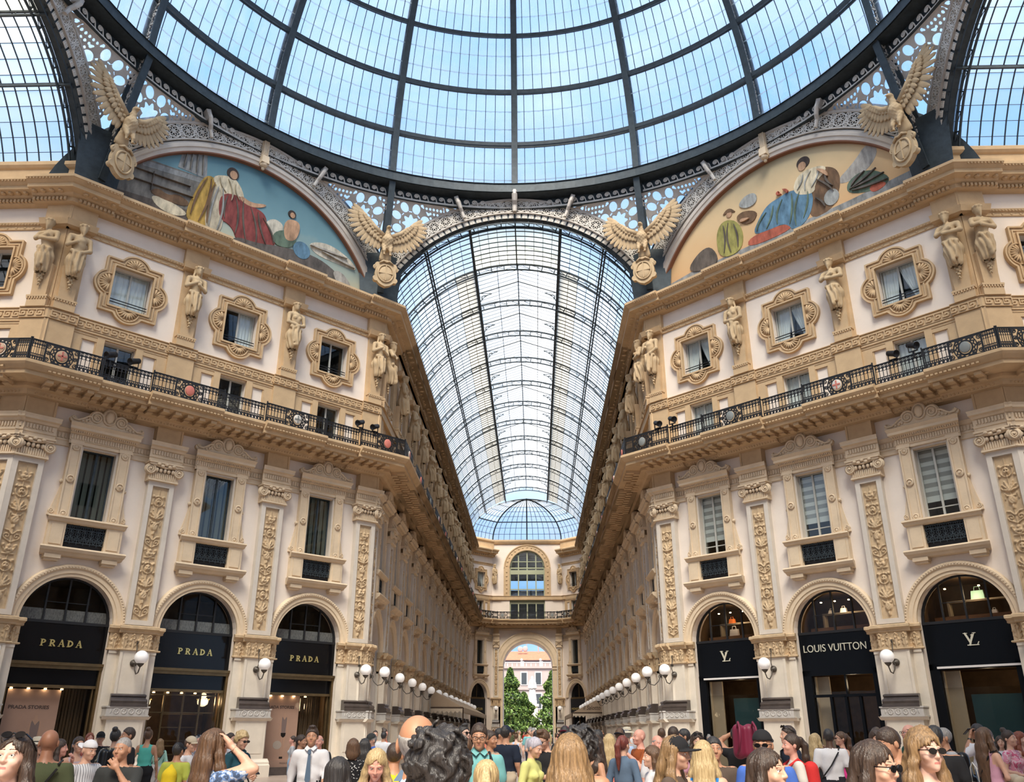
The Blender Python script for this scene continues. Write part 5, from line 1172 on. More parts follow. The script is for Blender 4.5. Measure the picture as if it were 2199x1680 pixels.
# ------------------------------------------------------------------ lettering
def text(name, body, size, m, parent, loc, rot=(PI / 2, 0, 0), ext=.012, shear=0, sx=1, bold=0, space=1):
    c = bpy.data.curves.new(name, 'FONT'); c.body = body; c.size = size; c.extrude = ext; c.align_x = 'CENTER'; c.align_y = 'CENTER'; c.shear = shear; c.offset = bold; c.space_character = space; c.materials.append(MATS[m])
    t = bpy.data.objects.new(name, c); COL.objects.link(t); me = bpy.data.meshes.new_from_object(t.evaluated_get(bpy.context.evaluated_depsgraph_get())); bpy.data.objects.remove(t); bpy.data.curves.remove(c)
    if not me.materials: me.materials.append(MATS[m])
    o = ob(name, me, parent, loc); o.rotation_euler = rot; o.scale = (sx, 1, 1); return o
def L_P(X, Z, x): return umax(d_rect(X, Z, x, x + .052, 0, .235), np.where(X > x + .04, umax(.5 - np.abs(0 * X)) * 0 + np.minimum(np.minimum(.105 - np.hypot((X - x - .045) * .92, (Z - .165) * 1.45), np.hypot((X - x - .045) * 1.25, (Z - .165) * 1.9) - .075), 1), -1), d_rect(X, Z, x - .03, x + .085, 0, .018), d_rect(X, Z, x - .03, x + .06, .217, .235))
def prada(X, Z):
    P = lambda x: L_P(X, Z, x)
    Rr_ = lambda x: umax(P(x), d_seg(X, Z, x + .075, .11, x + .155, .02, .05), d_rect(X, Z, x + .12, x + .19, 0, .018))
    A = lambda x: umax(d_seg(X, Z, x + .02, .012, x + .095, .225, .022), d_seg(X, Z, x + .10, .225, x + .175, .012, .052), d_rect(X, Z, x + .05, x + .15, .07, .088), d_rect(X, Z, x - .02, x + .06, 0, .018), d_rect(X, Z, x + .13, x + .22, 0, .018))
    D = lambda x: umax(d_rect(X, Z, x, x + .052, 0, .235), np.where(X > x + .04, np.minimum(.155 - np.hypot(X - x - .03, (Z - .1175) * 1.32), np.hypot((X - x - .03) * 1.12, (Z - .1175) * 1.55) - .115), -1), d_rect(X, Z, x - .03, x + .07, 0, .018), d_rect(X, Z, x - .03, x + .07, .217, .235))
    return umax(P(.03), Rr_(.33), A(.62), D(.93), A(1.22))
b = MB(); fret(b, prada, -.02, 1.46, -.01, .25, .009, -.03, 0); ME['prada'] = b.mesh('lettering', 'gold')
def lv(X, Z):
    f = umax(d_seg(X, Z, .05, .41, .19, .09, .065), d_seg(X, Z, .20, .09, .36, .42, .026), d_rect(X, Z, -.02, .13, .41, .43), d_rect(X, Z, .29, .41, .41, .43))
    return umax(f, d_seg(X, Z, .285, .36, .16, .02, .058), d_rect(X, Z, .07, .46, 0, .03), d_seg(X, Z, .41, .02, .46, .11, .03), d_rect(X, Z, .22, .33, .345, .365))
b = MB(); fret(b, lv, -.04, .5, -.01, .45, .009, -.03, 0); ME['lv'] = b.mesh('monogram', 'pale_gold')
# ------------------------------------------------------------------ shopfronts
def shop_lamp(parent, loc, e):
    l = bpy.data.objects.new('shop_bulb', bpy.data.lights.new('shop_bulb', 'POINT')); l.data.energy = e; l.data.color = (1, .76, .48); l.data.shadow_soft_size = .2; COL.objects.link(l); l.parent = parent; l.location = loc
def fan(bars, hb, mat_):
    b = MB(); b.arc([(1.6, -.38), (1.6, -.30), (1.50, -.30), (1.50, -.38)], 0, 5.38, 0, PI, 24)
    for x in bars: h = math.sqrt(1.52 ** 2 - x * x); b.box(x - .03, x + .03, .30, .38, 5.38, 5.38 + h)
    b.box(-1.3 if hb < 6 else -.8, 1.3 if hb < 6 else .8, .33, .36, hb - .012, hb + .012); b.box(-1.6, 1.6, .28, .40, 5.30, 5.40); return b.mesh('fanlight_frame', mat_)
ME['fanP'] = fan((0, -.72, .72), 6.05, 'iron_black'); ME['fanL'] = fan((-.8, 0, .8), 6.02, 'black_matte')
b = MB(); n = 24; b.add([(1.52 * math.cos(PI * i / n), .36, 5.38 + 1.52 * math.sin(PI * i / n)) for i in range(n + 1)], [tuple(range(n + 1))]); ME['fan_glass'] = b.mesh('fanlight_pane', 'shop_glass')
b = MB(); b.rect(-1.5, 1.5, 5.40, 5.80, .37); ME['fan_frost'] = b.mesh('frosted_strip', 'frosted')
def shop_room(m, d): 
    b = MB(); b.add([(-1.6, .62, 0), (1.6, .62, 0), (1.6, .62, 7), (-1.6, .62, 7), (-2.1, d, 0), (2.1, d, 0), (2.1, d, 7), (-2.1, d, 7)], [(4, 5, 6, 7), (0, 4, 7, 3), (5, 1, 2, 6), (7, 6, 2, 3)]); b.box(-2.1, 2.1, .62, d, 3.80, 5.3); return b.mesh('shop_interior', m)
ME['roomP'] = shop_room('brown_room', 3.2); ME['roomL'] = shop_room('brown_room', 3.2)
mat('warm_light', (1, .8, .5), .5, emit=(1, .75, .42, 14)); mat('poster_pink', (.66, .44, .36), .6, var=.04, scale=2); mat('poster_dark', (.14, .10, .10), .7); mat('poster_skin', (.70, .46, .36), .7); mat('poster_white', (.66, .58, .54), .7); mat('beige_panel', (.34, .28, .20), .7, var=.1, scale=1)
mat('crystal', (.85, .75, .6), .2, emit=(1, .8, .5, 1.2)); mat('wood', (.26, .12, .05), .5, var=.2, scale=5, stretch=(1, 8, 8)); mat('teal_panel', (.015, .05, .06), .4); mat('goods_orange', (.6, .15, .03), .5); mat('goods_mint', (.25, .45, .38), .6); mat('goods_white', (.7, .66, .62), .6)
b = MB(); b.box(-1.6, 1.6, .30, .42, 3.96, 5.32); ME['signP'] = b.mesh('sign_board', 'black_gloss'); b = MB(); b.box(-1.6, 1.6, .30, .42, 3.92, 5.32); ME['signL'] = b.mesh('sign_board', 'navy_black')
def frameP():
    b = MB(); b.box(-1.6, 1.6, .16, .42, 3.74, 3.96); b.box(-1.6, 1.6, .10, .42, 3.86, 3.96); b.cm = 1; b.box(-1.6, 1.6, .32, .42, 3.20, 3.74); b.cm = 0; b.box(-1.6, 1.6, .26, .44, 3.10, 3.20)
    for s in (-1, 1): b.box(*sorted((s * 1.50, s * 1.6)), .2, .42, 0, 3.74); b.box(*sorted((s * 1.40, s * 1.45)), .3, .42, 0, 3.12)
    b.cm = 2; b.box(-1.6, 1.6, .2, .6, 0, .30); return b.mesh('shopfront_frame', ['bronze', 'black_gloss', 'dark_marble'])
ME['frameP'] = frameP()
b = MB(); b.rect(-1.45, 1.45, .3, 3.12, .38); ME['display_glass'] = b.mesh('display_pane', 'shop_glass')
def person_poster():
    b = MB(); b.cm = 0
    for P in ([(-.09, .0), (.09, .0), (.13, -.12), (.09, -.62), (.10, -.72), (-.10, -.72), (-.09, -.62), (-.13, -.12)],): b.prism(chaikin([(x, z) for x, z in P], 1), 0, .01)
    b.cm = 1
    for s in (-1, 1): b.prism([(s * .10, -.02), (s * .15, -.06), (s * .21, -.45), (s * .19, -.75), (s * .16, -.75), (s * .15, -.45), (s * .11, -.15)], .001, .01); b.prism([(s * .02, -.78), (s * .10, -.76), (s * .08, -1.2), (s * .05, -1.65), (s * .02, -1.65), (s * .03, -1.2)], .001, .01)
    b.prism([(-.03, .12), (.03, .12), (.05, 0), (.1, -.02), (0, -.16), (-.1, -.02), (-.05, 0)], -.001, .01)
    b.cm = 2; b.prism([(-.12, -.68), (.12, -.68), (.10, -.80), (.03, -.86), (-.03, -.86), (-.10, -.80)], -.001, .01); b.prism([(-.1, -1.62), (.06, -1.62), (.06, -1.7), (-.1, -1.7)], 0, .01)
    b.cm = 3; b.prism(disc(-.24, -1.16, .17, 18, 1.2), -.002, .01); return b.mesh('printed_figure', ['poster_dark', 'poster_skin', 'black_matte', 'poster_white'])
mat('print_grey', (.34, .26, .26), .7); 
ME['pfig'] = person_poster(); ME['pfig'].materials[0] = MATS['print_grey']
def poster(F_, x, x0, x1, z0, z1, label, fx, fz, fs, tz):
    r = ob('shop_poster', None); r.matrix_world = F_.mw @ Matrix.Translation((x, .60, 0)); tag(r, label, 'poster'); b = MB(); b.box(x0, x1, 0, .03, z0, z1); ob('panel', b.mesh('panel', 'poster_pink'), r)
    f = ob('printed_figure', ME['pfig'], r, (fx, -.006, fz), scale=(fs, 1, fs)); text('lettering', 'PRADA STORIES', .16, 'poster_dark', r, ((x0 + x1) / 2 - .1, -.004, tz), ext=.002, sx=1.15, bold=.004)
    return r
def chandelier(F_, x, y, z, lab):
    r = ob('chandelier', None); r.matrix_world = F_.mw @ Matrix.Translation((x, y, z)); tag(r, lab, 'chandelier', 'crystal chandeliers in the PRADA shop'); b = MB(); b.cs = True
    b.lathe([(.02, .34), (.10, .30), (.13, .18), (.09, .15), (.16, .12), (.22, .02), (.20, -.1), (.1, -.18), (0, -.2)], 14); ob('crystal_body', b.mesh('crystal_body', 'crystal'), r); b = MB(); b.tube([(0, 0, .3), (0, 0, .8)], .012, 5)
    for i in range(8): a = i * PI / 4; b.ball((.25 * math.cos(a), .25 * math.sin(a), .08), .03, 6, 4)
    ob('stem', b.mesh('stem', 'gold'), r)
    l = bpy.data.objects.new('bulb', bpy.data.lights.new('bulb', 'POINT')); l.data.energy = 18; l.data.color = (1, .78, .5); l.data.shadow_soft_size = .15; COL.objects.link(l); l.parent = r; l.location = (0, -.35, 0)
for k, x in enumerate((-BAY, 0, BAY)):
    nm = ('first', 'middle', 'third')[k]; r = ob('shopfront', None); r.matrix_world = FL.mw @ Matrix.Translation((x, 0, 0)); tag(r, 'bronze and black glass PRADA shopfront in the %s arch, %s' % (nm, ('pink poster beside brown curtain', 'brass entrance doors', 'pink poster and chandelier')[k]), 'shopfront', 'PRADA shopfronts')
    ff = ob('fanlight_frame', ME['fanP'], r); ob('fanlight_pane', ME['fan_glass'], ff); ob('frosted_strip', ME['fan_frost'], ff); ob('shopfront_frame', ME['frameP'], r); ob('display_pane', ME['display_glass'], r); ob('shop_interior', ME['roomP'], r)
    s_ = ob('shop_sign', None); s_.matrix_world = FL.mw @ Matrix.Translation((x, 0, 0)); tag(s_, 'black glossy sign with gold PRADA letters over the %s arch%s' % (nm, ('', ' entrance', '')[k]), 'sign', 'PRADA signs'); ob('sign_board', ME['signP'], s_); ob('lettering', ME['prada'], s_, (-.68 + (.02, .07, .05)[k], .295, 4.50))
    if k == 1:
        d = MB()
        for q in (-1.38, -.75, .02, .70, 1.36): d.box(q - .03, q + .03, .55, .62, .0, 3.1)
        for z in (.12, 1.15, 2.35, 3.0): d.box(-1.4, 1.4, .56, .61, z - .02, z + .02)
        ob('brass_doors', d.mesh('brass_doors', 'bronze'), r)
    b = MB()
    for q in range(4): b.box(-1.25 + q * .55, -1.17 + q * .55, .50, .56, 3.05, 3.08)
    ob('spot_lights', b.mesh('spot_lights', 'warm_light'), r); c_ = MB()
    for q in range(11): c_.box(.25 + q * .11, .33 + q * .11, .9 + .03 * (q % 2), .95 + .03 * (q % 2), 0, 3.1)
    if k != 1: ob('drape', c_.mesh('drape', mat('brown_drape', (.10, .065, .035), .8)), r)
    sh = MB()
    for z in (.8, 1.3, 1.8, 2.3): sh.box(-.2, 1.5, 1.9, 2.2, z, z + .04)
    ob('shelves', sh.mesh('shelves', 'bronze'), r)
poster(FL, -BAY, -1.28, .46, .5, 3.05, 'pink PRADA STORIES poster with headless mannequin beside brown curtain', -.2, 2.05, 1.15, 2.45); p3 = poster(FL, BAY, -1.36, .22, .56, 3.10, 'tall pink PRADA STORIES poster with figure holding a round bag', -.42, 2.28, .98, 2.62)
b = MB(); b.box(-1.4, .40, -.06, .03, .30, .56); ob('base_strip', b.mesh('base_strip', 'poster_pink'), p3); text('lettering', 'PRADA STORIES', .085, 'poster_dark', p3, (-.2, -.065, .44), ext=.001)
chandelier(FL, -1.2, 1.3, 2.75, 'crystal chandelier by the brass door frame, first-arch side'); chandelier(FL, 1.15, 1.3, 2.8, 'crystal chandelier by the brass door frame, third-arch side'); chandelier(FL, BAY + .75, 1.4, 2.7, 'crystal chandelier beside the tall pink poster')
for k, x in enumerate((-BAY, 0, BAY)):
    nm = ('arch next to the long arcade', 'middle arch', 'arch next to the side arcade')[k]; r = ob('shopfront', None); r.matrix_world = FR.mw @ Matrix.Translation((x, 0, 0)); tag(r, 'black framed LOUIS VUITTON shopfront in the ' + nm, 'shopfront', 'LOUIS VUITTON shopfronts')
    ff = ob('fanlight_frame', ME['fanL'], r); ob('fanlight_pane', ME['fan_glass'], ff); ob('shop_interior', ME['roomL'], r); d = MB()
    for s in (-1, 1): d.box(*sorted((s * 1.25, s * 1.6)), .28, .44, 0, 3.92)
    d.box(-1.6, 1.6, .28, .44, 3.72, 3.92)
    if k == 1:
        d.box(-1.25, 1.25, .3, .42, 2.92, 3.02)
        for q in (-.55, .05, .62): d.box(q - .05, q + .05, .3, .42, 0, 2.95)
        d.box(.1, .16, .3, .42, 3.0, 3.75)
    else: d.box(-1.3, 1.3, .28, .5, 0, .34)
    ob('shopfront_frame', d.mesh('shopfront_frame', 'navy_black'), r); ob('display_pane', ME['display_glass'], r)
    if k != 1: w_ = MB(); w_.box(-1.3, 1.55, .20, .28, 3.76, 3.83); ob('blind_box', w_.mesh('blind_box', 'goods_white'), r)
    i_ = MB(); i_.box(-1.35, -.75, .75, .8, 0, 3.7); i_.box(-1.3, -1.25, .6, 1.6, 0, 3.7); ob('beige_panel', i_.mesh('beige_panel', 'beige_panel'), r)
    if k != 1: t_ = MB(); t_.box(-.55 if k == 2 else -.3, 1.5, .85, .9, 0, 2.9 if k == 2 else 3.0); ob('dark_backdrop', t_.mesh('dark_backdrop', 'teal_panel'), r)
    s_ = ob('shop_sign', None); s_.matrix_world = FR.mw @ Matrix.Translation((x, 0, 0)); tag(s_, 'black sign with pale ' + ('LOUIS VUITTON lettering' if k == 1 else 'LV monogram over the ' + nm), 'sign', 'LOUIS VUITTON signs'); ob('sign_board', ME['signL'], s_)
    if k == 1: text('lettering', 'LOUIS VUITTON', .40, 'pale_gold', s_, (-.13, .285, 4.74), ext=.012, sx=.90, bold=-.002)
    else: ob('monogram', ME['lv'], s_, ((-.18, 0, -.02)[k] - .2, .295, 4.49))
    g = MB(); g.box(-1.35, 1.35, .95, 1.25, 5.42, 5.60); g.cm = 1; g.box(-.9, 1.2, 1.3, 1.6, 6.12, 6.18); g.box(-.95, -.88, 1.3, 1.6, 5.5, 6.18); g.box(1.15, 1.22, 1.3, 1.6, 5.5, 6.18)
    ob('shelf', g.mesh('shelf', ['wood', 'beige_panel']), r); e_ = MB()
    for q in (-.9, -.3, .3, .9): e_.box(q - .03, q + .03, 1.2, 1.26, 6.62, 6.66)
    ob('spot_lights', e_.mesh('spot_lights', 'warm_light'), r); shop_lamp(r, (.1, 1.0, 6.3), 22); shop_lamp(r, (.2, .75, 3.4), 16)
def bag(F_, x, y, z, m, s, lab):
    r = ob('handbag', None); r.matrix_world = F_.mw @ Matrix.Translation((x, y, z)); tag(r, lab, 'handbag', 'goods in the LOUIS VUITTON fanlights'); b = MB(); b.box(-.17 * s, .17 * s, -.07, .07, 0, .22 * s, .03); ob('body', b.mesh('body', m), r); b = MB(); b.tube([(-.08 * s, 0, .2 * s), (-.06 * s, 0, .32 * s), (.06 * s, 0, .32 * s), (.08 * s, 0, .2 * s)], .012, 5); ob('handle', b.mesh('handle', m), r)
bag(FR, -BAY - .35, 1.4, 6.18, 'goods_orange', .9, 'orange bag on the upper shelf of the arch next to the long arcade'); bag(FR, -BAY - .1, 1.1, 5.60, 'goods_white', 1.3, 'white handbag on the lower shelf of the arch next to the long arcade'); bag(FR, BAY + .15, 1.4, 6.18, 'goods_mint', 1.4, 'mint backpack on the shelf of the arch next to the side arcade'); bag(FR, -.05, 1.4, 6.18, 'goods_white', .8, 'pale box bag on the shelf of the middle arch'); bag(FR, -.6, 1.4, 6.18, 'goods_white', .6, 'small white bag on the shelf of the middle arch'); bag(FR, BAY + .7, 1.1, 5.60, 'goods_white', .6, 'white shoe bag on the lower shelf by the mint backpack')
# plain dark shopfronts along the arcades
b = MB(); b.box(-1.6, 1.6, .45, .5, 0, 7.0); ME['dark_shop'] = b.mesh('dark_glass', 'black_gloss'); b = MB(); b.box(-1.6, 1.6, .30, .42, 4.2, 5.3); b.box(-1.6, 1.6, .38, .44, 5.3, 5.4); b.box(-.04, .04, .38, .45, 0, 6.9); ME['dark_fascia'] = b.mesh('fascia', 'bronze')
for F_, nm, sg, n_ in ((AL, 'beyond PRADA', 1, NB), (AR, 'beyond LOUIS VUITTON', -1, NB), (SL, 'in the side arcade by PRADA', -1, 2), (SR, 'in the side arcade by LOUIS VUITTON', 1, 2)):
    for k in range(n_):
        r = ob('shopfront', None); r.matrix_world = F_.world(sg * (.40 + ABAY * (k + .5)), sx=ABAY / BAY); tag(r, 'dark glazed shopfront in an arch of the arcade ' + nm, 'shopfront', 'shopfronts ' + nm); ob('dark_glass', ME['dark_shop'], r); ob('fascia', ME['dark_fascia'], r)
# ------------------------------------------------------------------ far end of the arcade
YE = 82.9; XE = 4.3; Y1 = YE - (W - XE)
for s, F_ in ((-1, AL), (1, AR)):
    b = MB(); x0 = AL.len; b.rect(*sorted((-s * x0, -s * (Y1 - YC))), 0, 22.6); F_.put('corner_strip', b.mesh('corner_strip', 'stucco'))
    x_ = sorted((-s * x0, -s * (Y1 - YC))); F_.courses(x_[0], x_[1], 0, 0, False, ('main_cornice', 'balcony_cornice', 'key_band'))
    b = MB(); b.mould(*x_, [(.30, 22.58), (.24, 22.94), (.24, 23.55), (.40, 23.7), (.40, 23.86), (.30, 23.95)]); F_.put('roof_plinth', b.mesh('roof_plinth', 'ochre'))
    LE = (W - XE) * 2 ** .5; cx, cy = s * (W + XE) / 2, (Y1 + YE) / 2
    Fe = Facade('wall_end_' + ('left' if s < 0 else 'right'), (cx, cy, 0), -s * PI / 4, 'slanted bay joining the arcade end to the wall beyond ' + ('PRADA' if s < 0 else 'LOUIS VUITTON'), 'facade wall'); sx = LE / BAY
    Fe.bay(0, sx); nm = 'the slanted end bay on the ' + ('PRADA' if s < 0 else 'LOUIS VUITTON') + ' side'
    Fe.window('tall', 0, sx, 'tall dark window in ' + nm, 'window', fit=('dark',)); Fe.window('quat', 0, sx, 'square window in lobed frame in ' + nm, 'window', fit=('curt_l', 'curt_r') if s < 0 else ()); Fe.window('mezz', 0, sx, 'low balcony window in ' + nm, 'window')
    Fe.pil = [LE / 2 * -s]; Fe.courses(-LE / 2, LE / 2, 0, 0, False)
    b = MB(); b.mould(-LE / 2, LE / 2, [(.30, 22.58), (.24, 22.94), (.24, 23.55), (.40, 23.7), (.40, 23.86), (.30, 23.95)]); Fe.put('roof_plinth', b.mesh('roof_plinth', 'ochre'))
    r = ob('shopfront', None); r.matrix_world = Fe.world(0, sx=sx); tag(r, 'dark shopfront with small gold name in ' + nm, 'shopfront'); ob('dark_glass', ME['dark_shop'], r); ob('fascia', ME['dark_fascia'], r); b = MB(); b.box(-1.5, 1.5, .2, .3, 3.2, 5.2); ob('black_fascia', b.mesh('black_fascia', 'black_matte'), r); text('lettering', 'MONCLER' if s < 0 else 'MONTBLANC', .36, 'gold', r, (0, .19, 4.1), sx=1.2)
    put_herm(Fe, 0 + (-s) * (LE / 2 - .1), 0, 'stone herm flanking the great arched window, ' + ('PRADA' if s < 0 else 'LOUIS VUITTON') + ' side', None, .8)
    railing(Fe, [0.], -LE / 2 + .6, LE / 2 - .6, 'short black iron railing of ' + nm, (2,))
EC = Facade('wall_end', (0, YE, 0), 0, 'end wall of the arcade with a tall archway and arched window', 'facade wall')
b = MB(); r0, zs0 = 2.95, 8.85; n = 24
for s in (-1, 1): b.rect(*sorted((s * r0, s * XE)), 0, 23.5); b.add([(s * r0, 0, 0), (s * r0, 4, 0), (s * r0, 4, zs0), (s * r0, 0, zs0)], [(0, 1, 2, 3)])
def archwall(b, r, zs, zt, d):
    for i in range(n):
        a0, a1 = PI - PI * i / n, PI - PI * (i + 1) / n; p, q = (r * math.cos(a0), zs + r * math.sin(a0)), (r * math.cos(a1), zs + r * math.sin(a1))
        b.add([(p[0], 0, p[1]), (q[0], 0, q[1]), (q[0], 0, zt), (p[0], 0, zt), (p[0], d, p[1]), (q[0], d, q[1])], [(0, 1, 2, 3), (0, 4, 5, 1)])
archwall(b, r0, zs0, 14.15, 4.0); r2, zs2 = 2.16, 20.5; archwall(b, r2, zs2, 23.5, .5)
for s in (-1, 1): b.rect(*sorted((s * r2, s * r0)), 14.15, 23.5); b.add([(s * r2, 0, 14.15), (s * r2, .5, 14.15), (s * r2, .5, zs2), (s * r2, 0, zs2)], [(0, 1, 2, 3)])
EC.put('wall_face', b.mesh('wall_face', 'stucco'))
b = MB(); b.arc([(r0, 0), (r0, .12), (3.15, .14), (3.3, .2), (3.75, .2), (3.85, .26), (3.95, .2), (3.95, 0)], 0, zs0, 0, PI, 32)
for s in (-1, 1): b.box(*sorted((s * r0, s * 3.95)), -.1, 0, 0, 8.4); b.mould(*sorted((s * (r0 - .05), s * 4.0)), [(.1, 8.4), (.2, 8.5), (.2, 8.7), (.3, 8.85), (.1, 8.9)])
b.box(-4.15, 4.15, -.12, 0, 13.0, 13.2)
for s in (-1, 1): b.box(*sorted((s * 4.0, s * 4.15)), -.12, 0, 8.9, 13.0)
EC.put('archivolt', b.mesh('archivolt', 'ochre_pale'))
b = MB(); b.arc([(r2, 0), (r2, .12), (2.3, .12), (2.36, .06), (2.72, .06), (2.78, .14), (2.9, .14), (2.9, 0)], 0, zs2, 0, PI, 32)
for s in (-1, 1): b.box(*sorted((s * r2, s * 2.9)), -.10, 0, 16.6, zs2)
for i in range(15): a = PI * (i + .5) / 15; b.ball((2.54 * math.cos(a), -.08, zs2 + 2.54 * math.sin(a)), .12, 7, 4, (1, .5, 1))
for s in (-1, 1):
    for i in range(7): b.ball((s * 2.54, -.12, 17.0 + i * .5), .12, 7, 4, (1, .5, 1))
b.mould(-XE, XE, [(.0, 23.4), (.2, 23.5), (.35, 23.75), (.35, 23.95), (0, 24)]); EC.put('window_surround', b.mesh('window_surround', 'ochre'))
b = MB()
for x in (-2.1, -1.08, 0, 1.08, 2.1): h = zs2 + math.sqrt(max(0, 2.12 ** 2 - x * x)); b.box(x - .07, x + .07, .2, .34, 14.15, h)
for z, w in ((16.3, .14), (16.6, .2), (17.9, .06), (20.0, .26), (20.5, .07), (21.3, .04)): b.box(-2.16, 2.16, .18, .36, z - w, z + w)
b.arc([(2.0, -.2), (2.16, -.2)], 0, zs2, 0, PI, 24); WN[0] += 1; wr = ob('window_%d' % WN[0], None); wr.matrix_world = EC.mw; tag(wr, 'great arched window with olive green mullions above the archway', 'window', kind='structure'); ob('mullions', b.mesh('mullions', 'green_frame'), wr); b = MB()
for x0_ in (-2.1, -1.08, 0, 1.08):
    for z0_, z1_ in ((14.2, 16.2), (16.7, 17.9), (17.9, 19.8)): b = MB(); b.rect(x0_, x0_ + 1.02, z0_, z1_, .28); ob('pane', b.mesh('pane', 'window_glass'), wr)
b = MB(); b.add([(2.1 * math.cos(PI * i / 16), .28, 20.2 + 2.3 * math.sin(PI * i / 16)) for i in range(17)], [tuple(range(17))]); ob('pane', b.mesh('pane', 'window_glass'), wr)
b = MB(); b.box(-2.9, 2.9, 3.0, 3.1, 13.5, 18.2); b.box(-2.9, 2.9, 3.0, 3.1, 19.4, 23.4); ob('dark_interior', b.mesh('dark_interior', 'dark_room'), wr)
EC.pil = [-3.75, 3.75]; EC.courses(-XE, XE, 0, 0, False, ('balcony_cornice', 'key_band'))
for s in (-1, 1):
    p = EC.put('pilaster', 'shaft', s * 3.75, .55); ob('relief_panel', ME['relief2'], p, (0, -.205, 5.58)); ob('capital', ME['capital'], p); ob('entablature_block', ME['entab'], p); ob('frieze_block', ME['block'], p); p2 = EC.put('pier', 'pier', s * 3.75, .6); ob('column_base', ME['torus'], p2); ob('pier_frieze', ME['pfrieze'], p2); ob('impost', ME['impost'], p2)
    wall_lamp(EC, s * 3.7, 'single globe lamp beside the far archway, ' + ('PRADA' if s < 0 else 'LOUIS VUITTON') + ' side')
railing(EC, [-3.0, 3.0], -XE + .7, XE - .7, 'black iron railing in front of the great arched window', (2, 2))
# glazed apse over the end
apx = Vector((0, Y1 - .8, 28.35)); base = [(W - .3, Y1 - .8), (W - .3, Y1), (XE + 1.4, (Y1 + YE) / 2 - .1), (XE, YE), (2.2, YE), (0, YE), (-2.2, YE), (-XE, YE), (-XE - 1.4, (Y1 + YE) / 2 - .1), (-W + .3, Y1), (-W + .3, Y1 - .8)]
def apt(i, t): ph = t * PI / 2; return Vector((apx.x + (base[i][0] - apx.x) * math.cos(ph), apx.y + (base[i][1] - apx.y) * math.cos(ph), 23.95 + (apx.z - 23.95) * math.sin(ph)))
ap = ob('ceiling_apse', None); tag(ap, 'half-domed glazed end of the long vault', 'glass vault', kind='structure'); g, rb, br = MB(), MB(), MB()
for i in range(len(base) - 1):
    for j in range(6): g.add([tuple(apt(i, j / 6)), tuple(apt(i + 1, j / 6)), tuple(apt(i + 1, (j + 1) / 6)), tuple(apt(i, (j + 1) / 6))], [(0, 1, 2, 3)])
    for q in range(3): br.tube([tuple(apt(i, j / 8).lerp(apt(i + 1, j / 8), q / 3)) for j in range(9)], .035, 4, caps=False)
for i in (3, 5, 7): rb.tube([tuple(apt(i, j / 12) + Vector((0, -.05, -.06))) for j in range(13)], .11, 4, caps=False)
for t in (1 / 9, 2 / 9, 1 / 3, 4 / 9, 5 / 9, 2 / 3): (rb if t == 1 / 3 else br).tube([tuple(apt(i, t)) for i in range(len(base))], .08 if t == 1 / 3 else .03, 4, caps=False)
ob('apse_glazing', g.mesh('apse_glazing', 'vault_glass'), ap); ob('rib', rb.mesh('rib', 'iron'), ap); tag(ob('glazing_bars', br.mesh('glazing_bars', 'iron'), ap), kind='stuff')
# awnings of the cafes
mat('awning', (.34, .25, .17), .8, var=.08, scale=2); mat('awning_trim', (.45, .37, .28), .8); mat('awning_dark', (.05, .03, .02), .8)
def awning(s, y0, y1, xw, xf, z1, z0, body, label):
    r = ob('cafe_awning', None); tag(r, label, 'awning'); b = MB(); b.add([(s * xw, y0, z1), (s * xf, y0, z0), (s * xf, y1, z0), (s * xw, y1, z1), (s * xw, y0, z0)], [(0, 1, 2, 3), (0, 1, 4)]); ob('canopy', b.mesh('canopy', 'awning'), r)
    b = MB(); sc_ = lambda X, Z: np.minimum(Z + .28 + .07 * np.cos((X) * 2 * PI / .3), -Z + .02); b.cm = 0; fret(b, sc_, xf, xw, -.4, .02, .05, 0, .02, warp=lambda x, y, z: (s * x, y0 - .02 + y, z0 + z)); fret(b, sc_, y0, y1, -.4, .02, .1, 0, .02, warp=lambda x, y, z: (s * (xf - y), x, z0 + z)); ob('valance', b.mesh('valance', 'awning_trim'), r)
    b = MB(); b.box(*sorted((s * xf, s * xw)), y0 - .05, y0 - .02, z0 - .02, z0 + .05); b.tube([(s * xf, y0, z0), (s * xf, y0, 0)], .05, 6); b.tube([(s * xf, y1, z0), (s * xf, y1, 0)], .05, 6); ob('frame', b.mesh('frame', 'awning_dark'), r)
    text('lettering', body, .44, 'awning_dark', r, (s * (xw - (xw - xf) * .35), y0 - .012, z0 + (z1 - z0) * .32), shear=.3, ext=.004, sx=.9)
awning(1, 52, 70, 6.35, 3.9, 4.3, 3.1, 'il Salotto', 'brown scalloped cafe awning lettered il Salotto below the arcade lamps'); awning(-1, 40, 68, 6.35, 4.1, 4.4, 3.2, '', 'long dark brown scalloped cafe awning below the lamps beyond PRADA')
# ------------------------------------------------------------------ the square beyond the archway
mat('pale_facade', (.33, .275, .265), .8, var=.06, scale=.4); mat('roof_tile', (.50, .16, .09), .8, var=.2, scale=2); mat('white_stone', (.44, .43, .425), .7, var=.05, scale=1); mat('glass_dark', (.05, .06, .07), .2); mat('leaf', (.055, .115, .022), .6, col2=(.17, .25, .06), scale=.7); mat('leaf_dark', (.018, .045, .01), .7); mat('bark', (.09, .06, .04), .9)
bd = ob('palazzo', None); bd.matrix_world = Matrix.Translation((0, 165, 0)); tag(bd, 'pale palazzo with red tiled roof and balustrade beyond the archway', 'building'); b = MB(); b.box(-22, 22, 0, 14, 0, 14.4); b.box(-22, 22, -.4, 0, 14.1, 14.5); b.box(-22, 22, -.3, 0, 9.8, 10.2); b.box(-22, 22, 1.4, 14, 14.4, 15.9); ob('wall', b.mesh('wall', 'pale_facade'), bd)
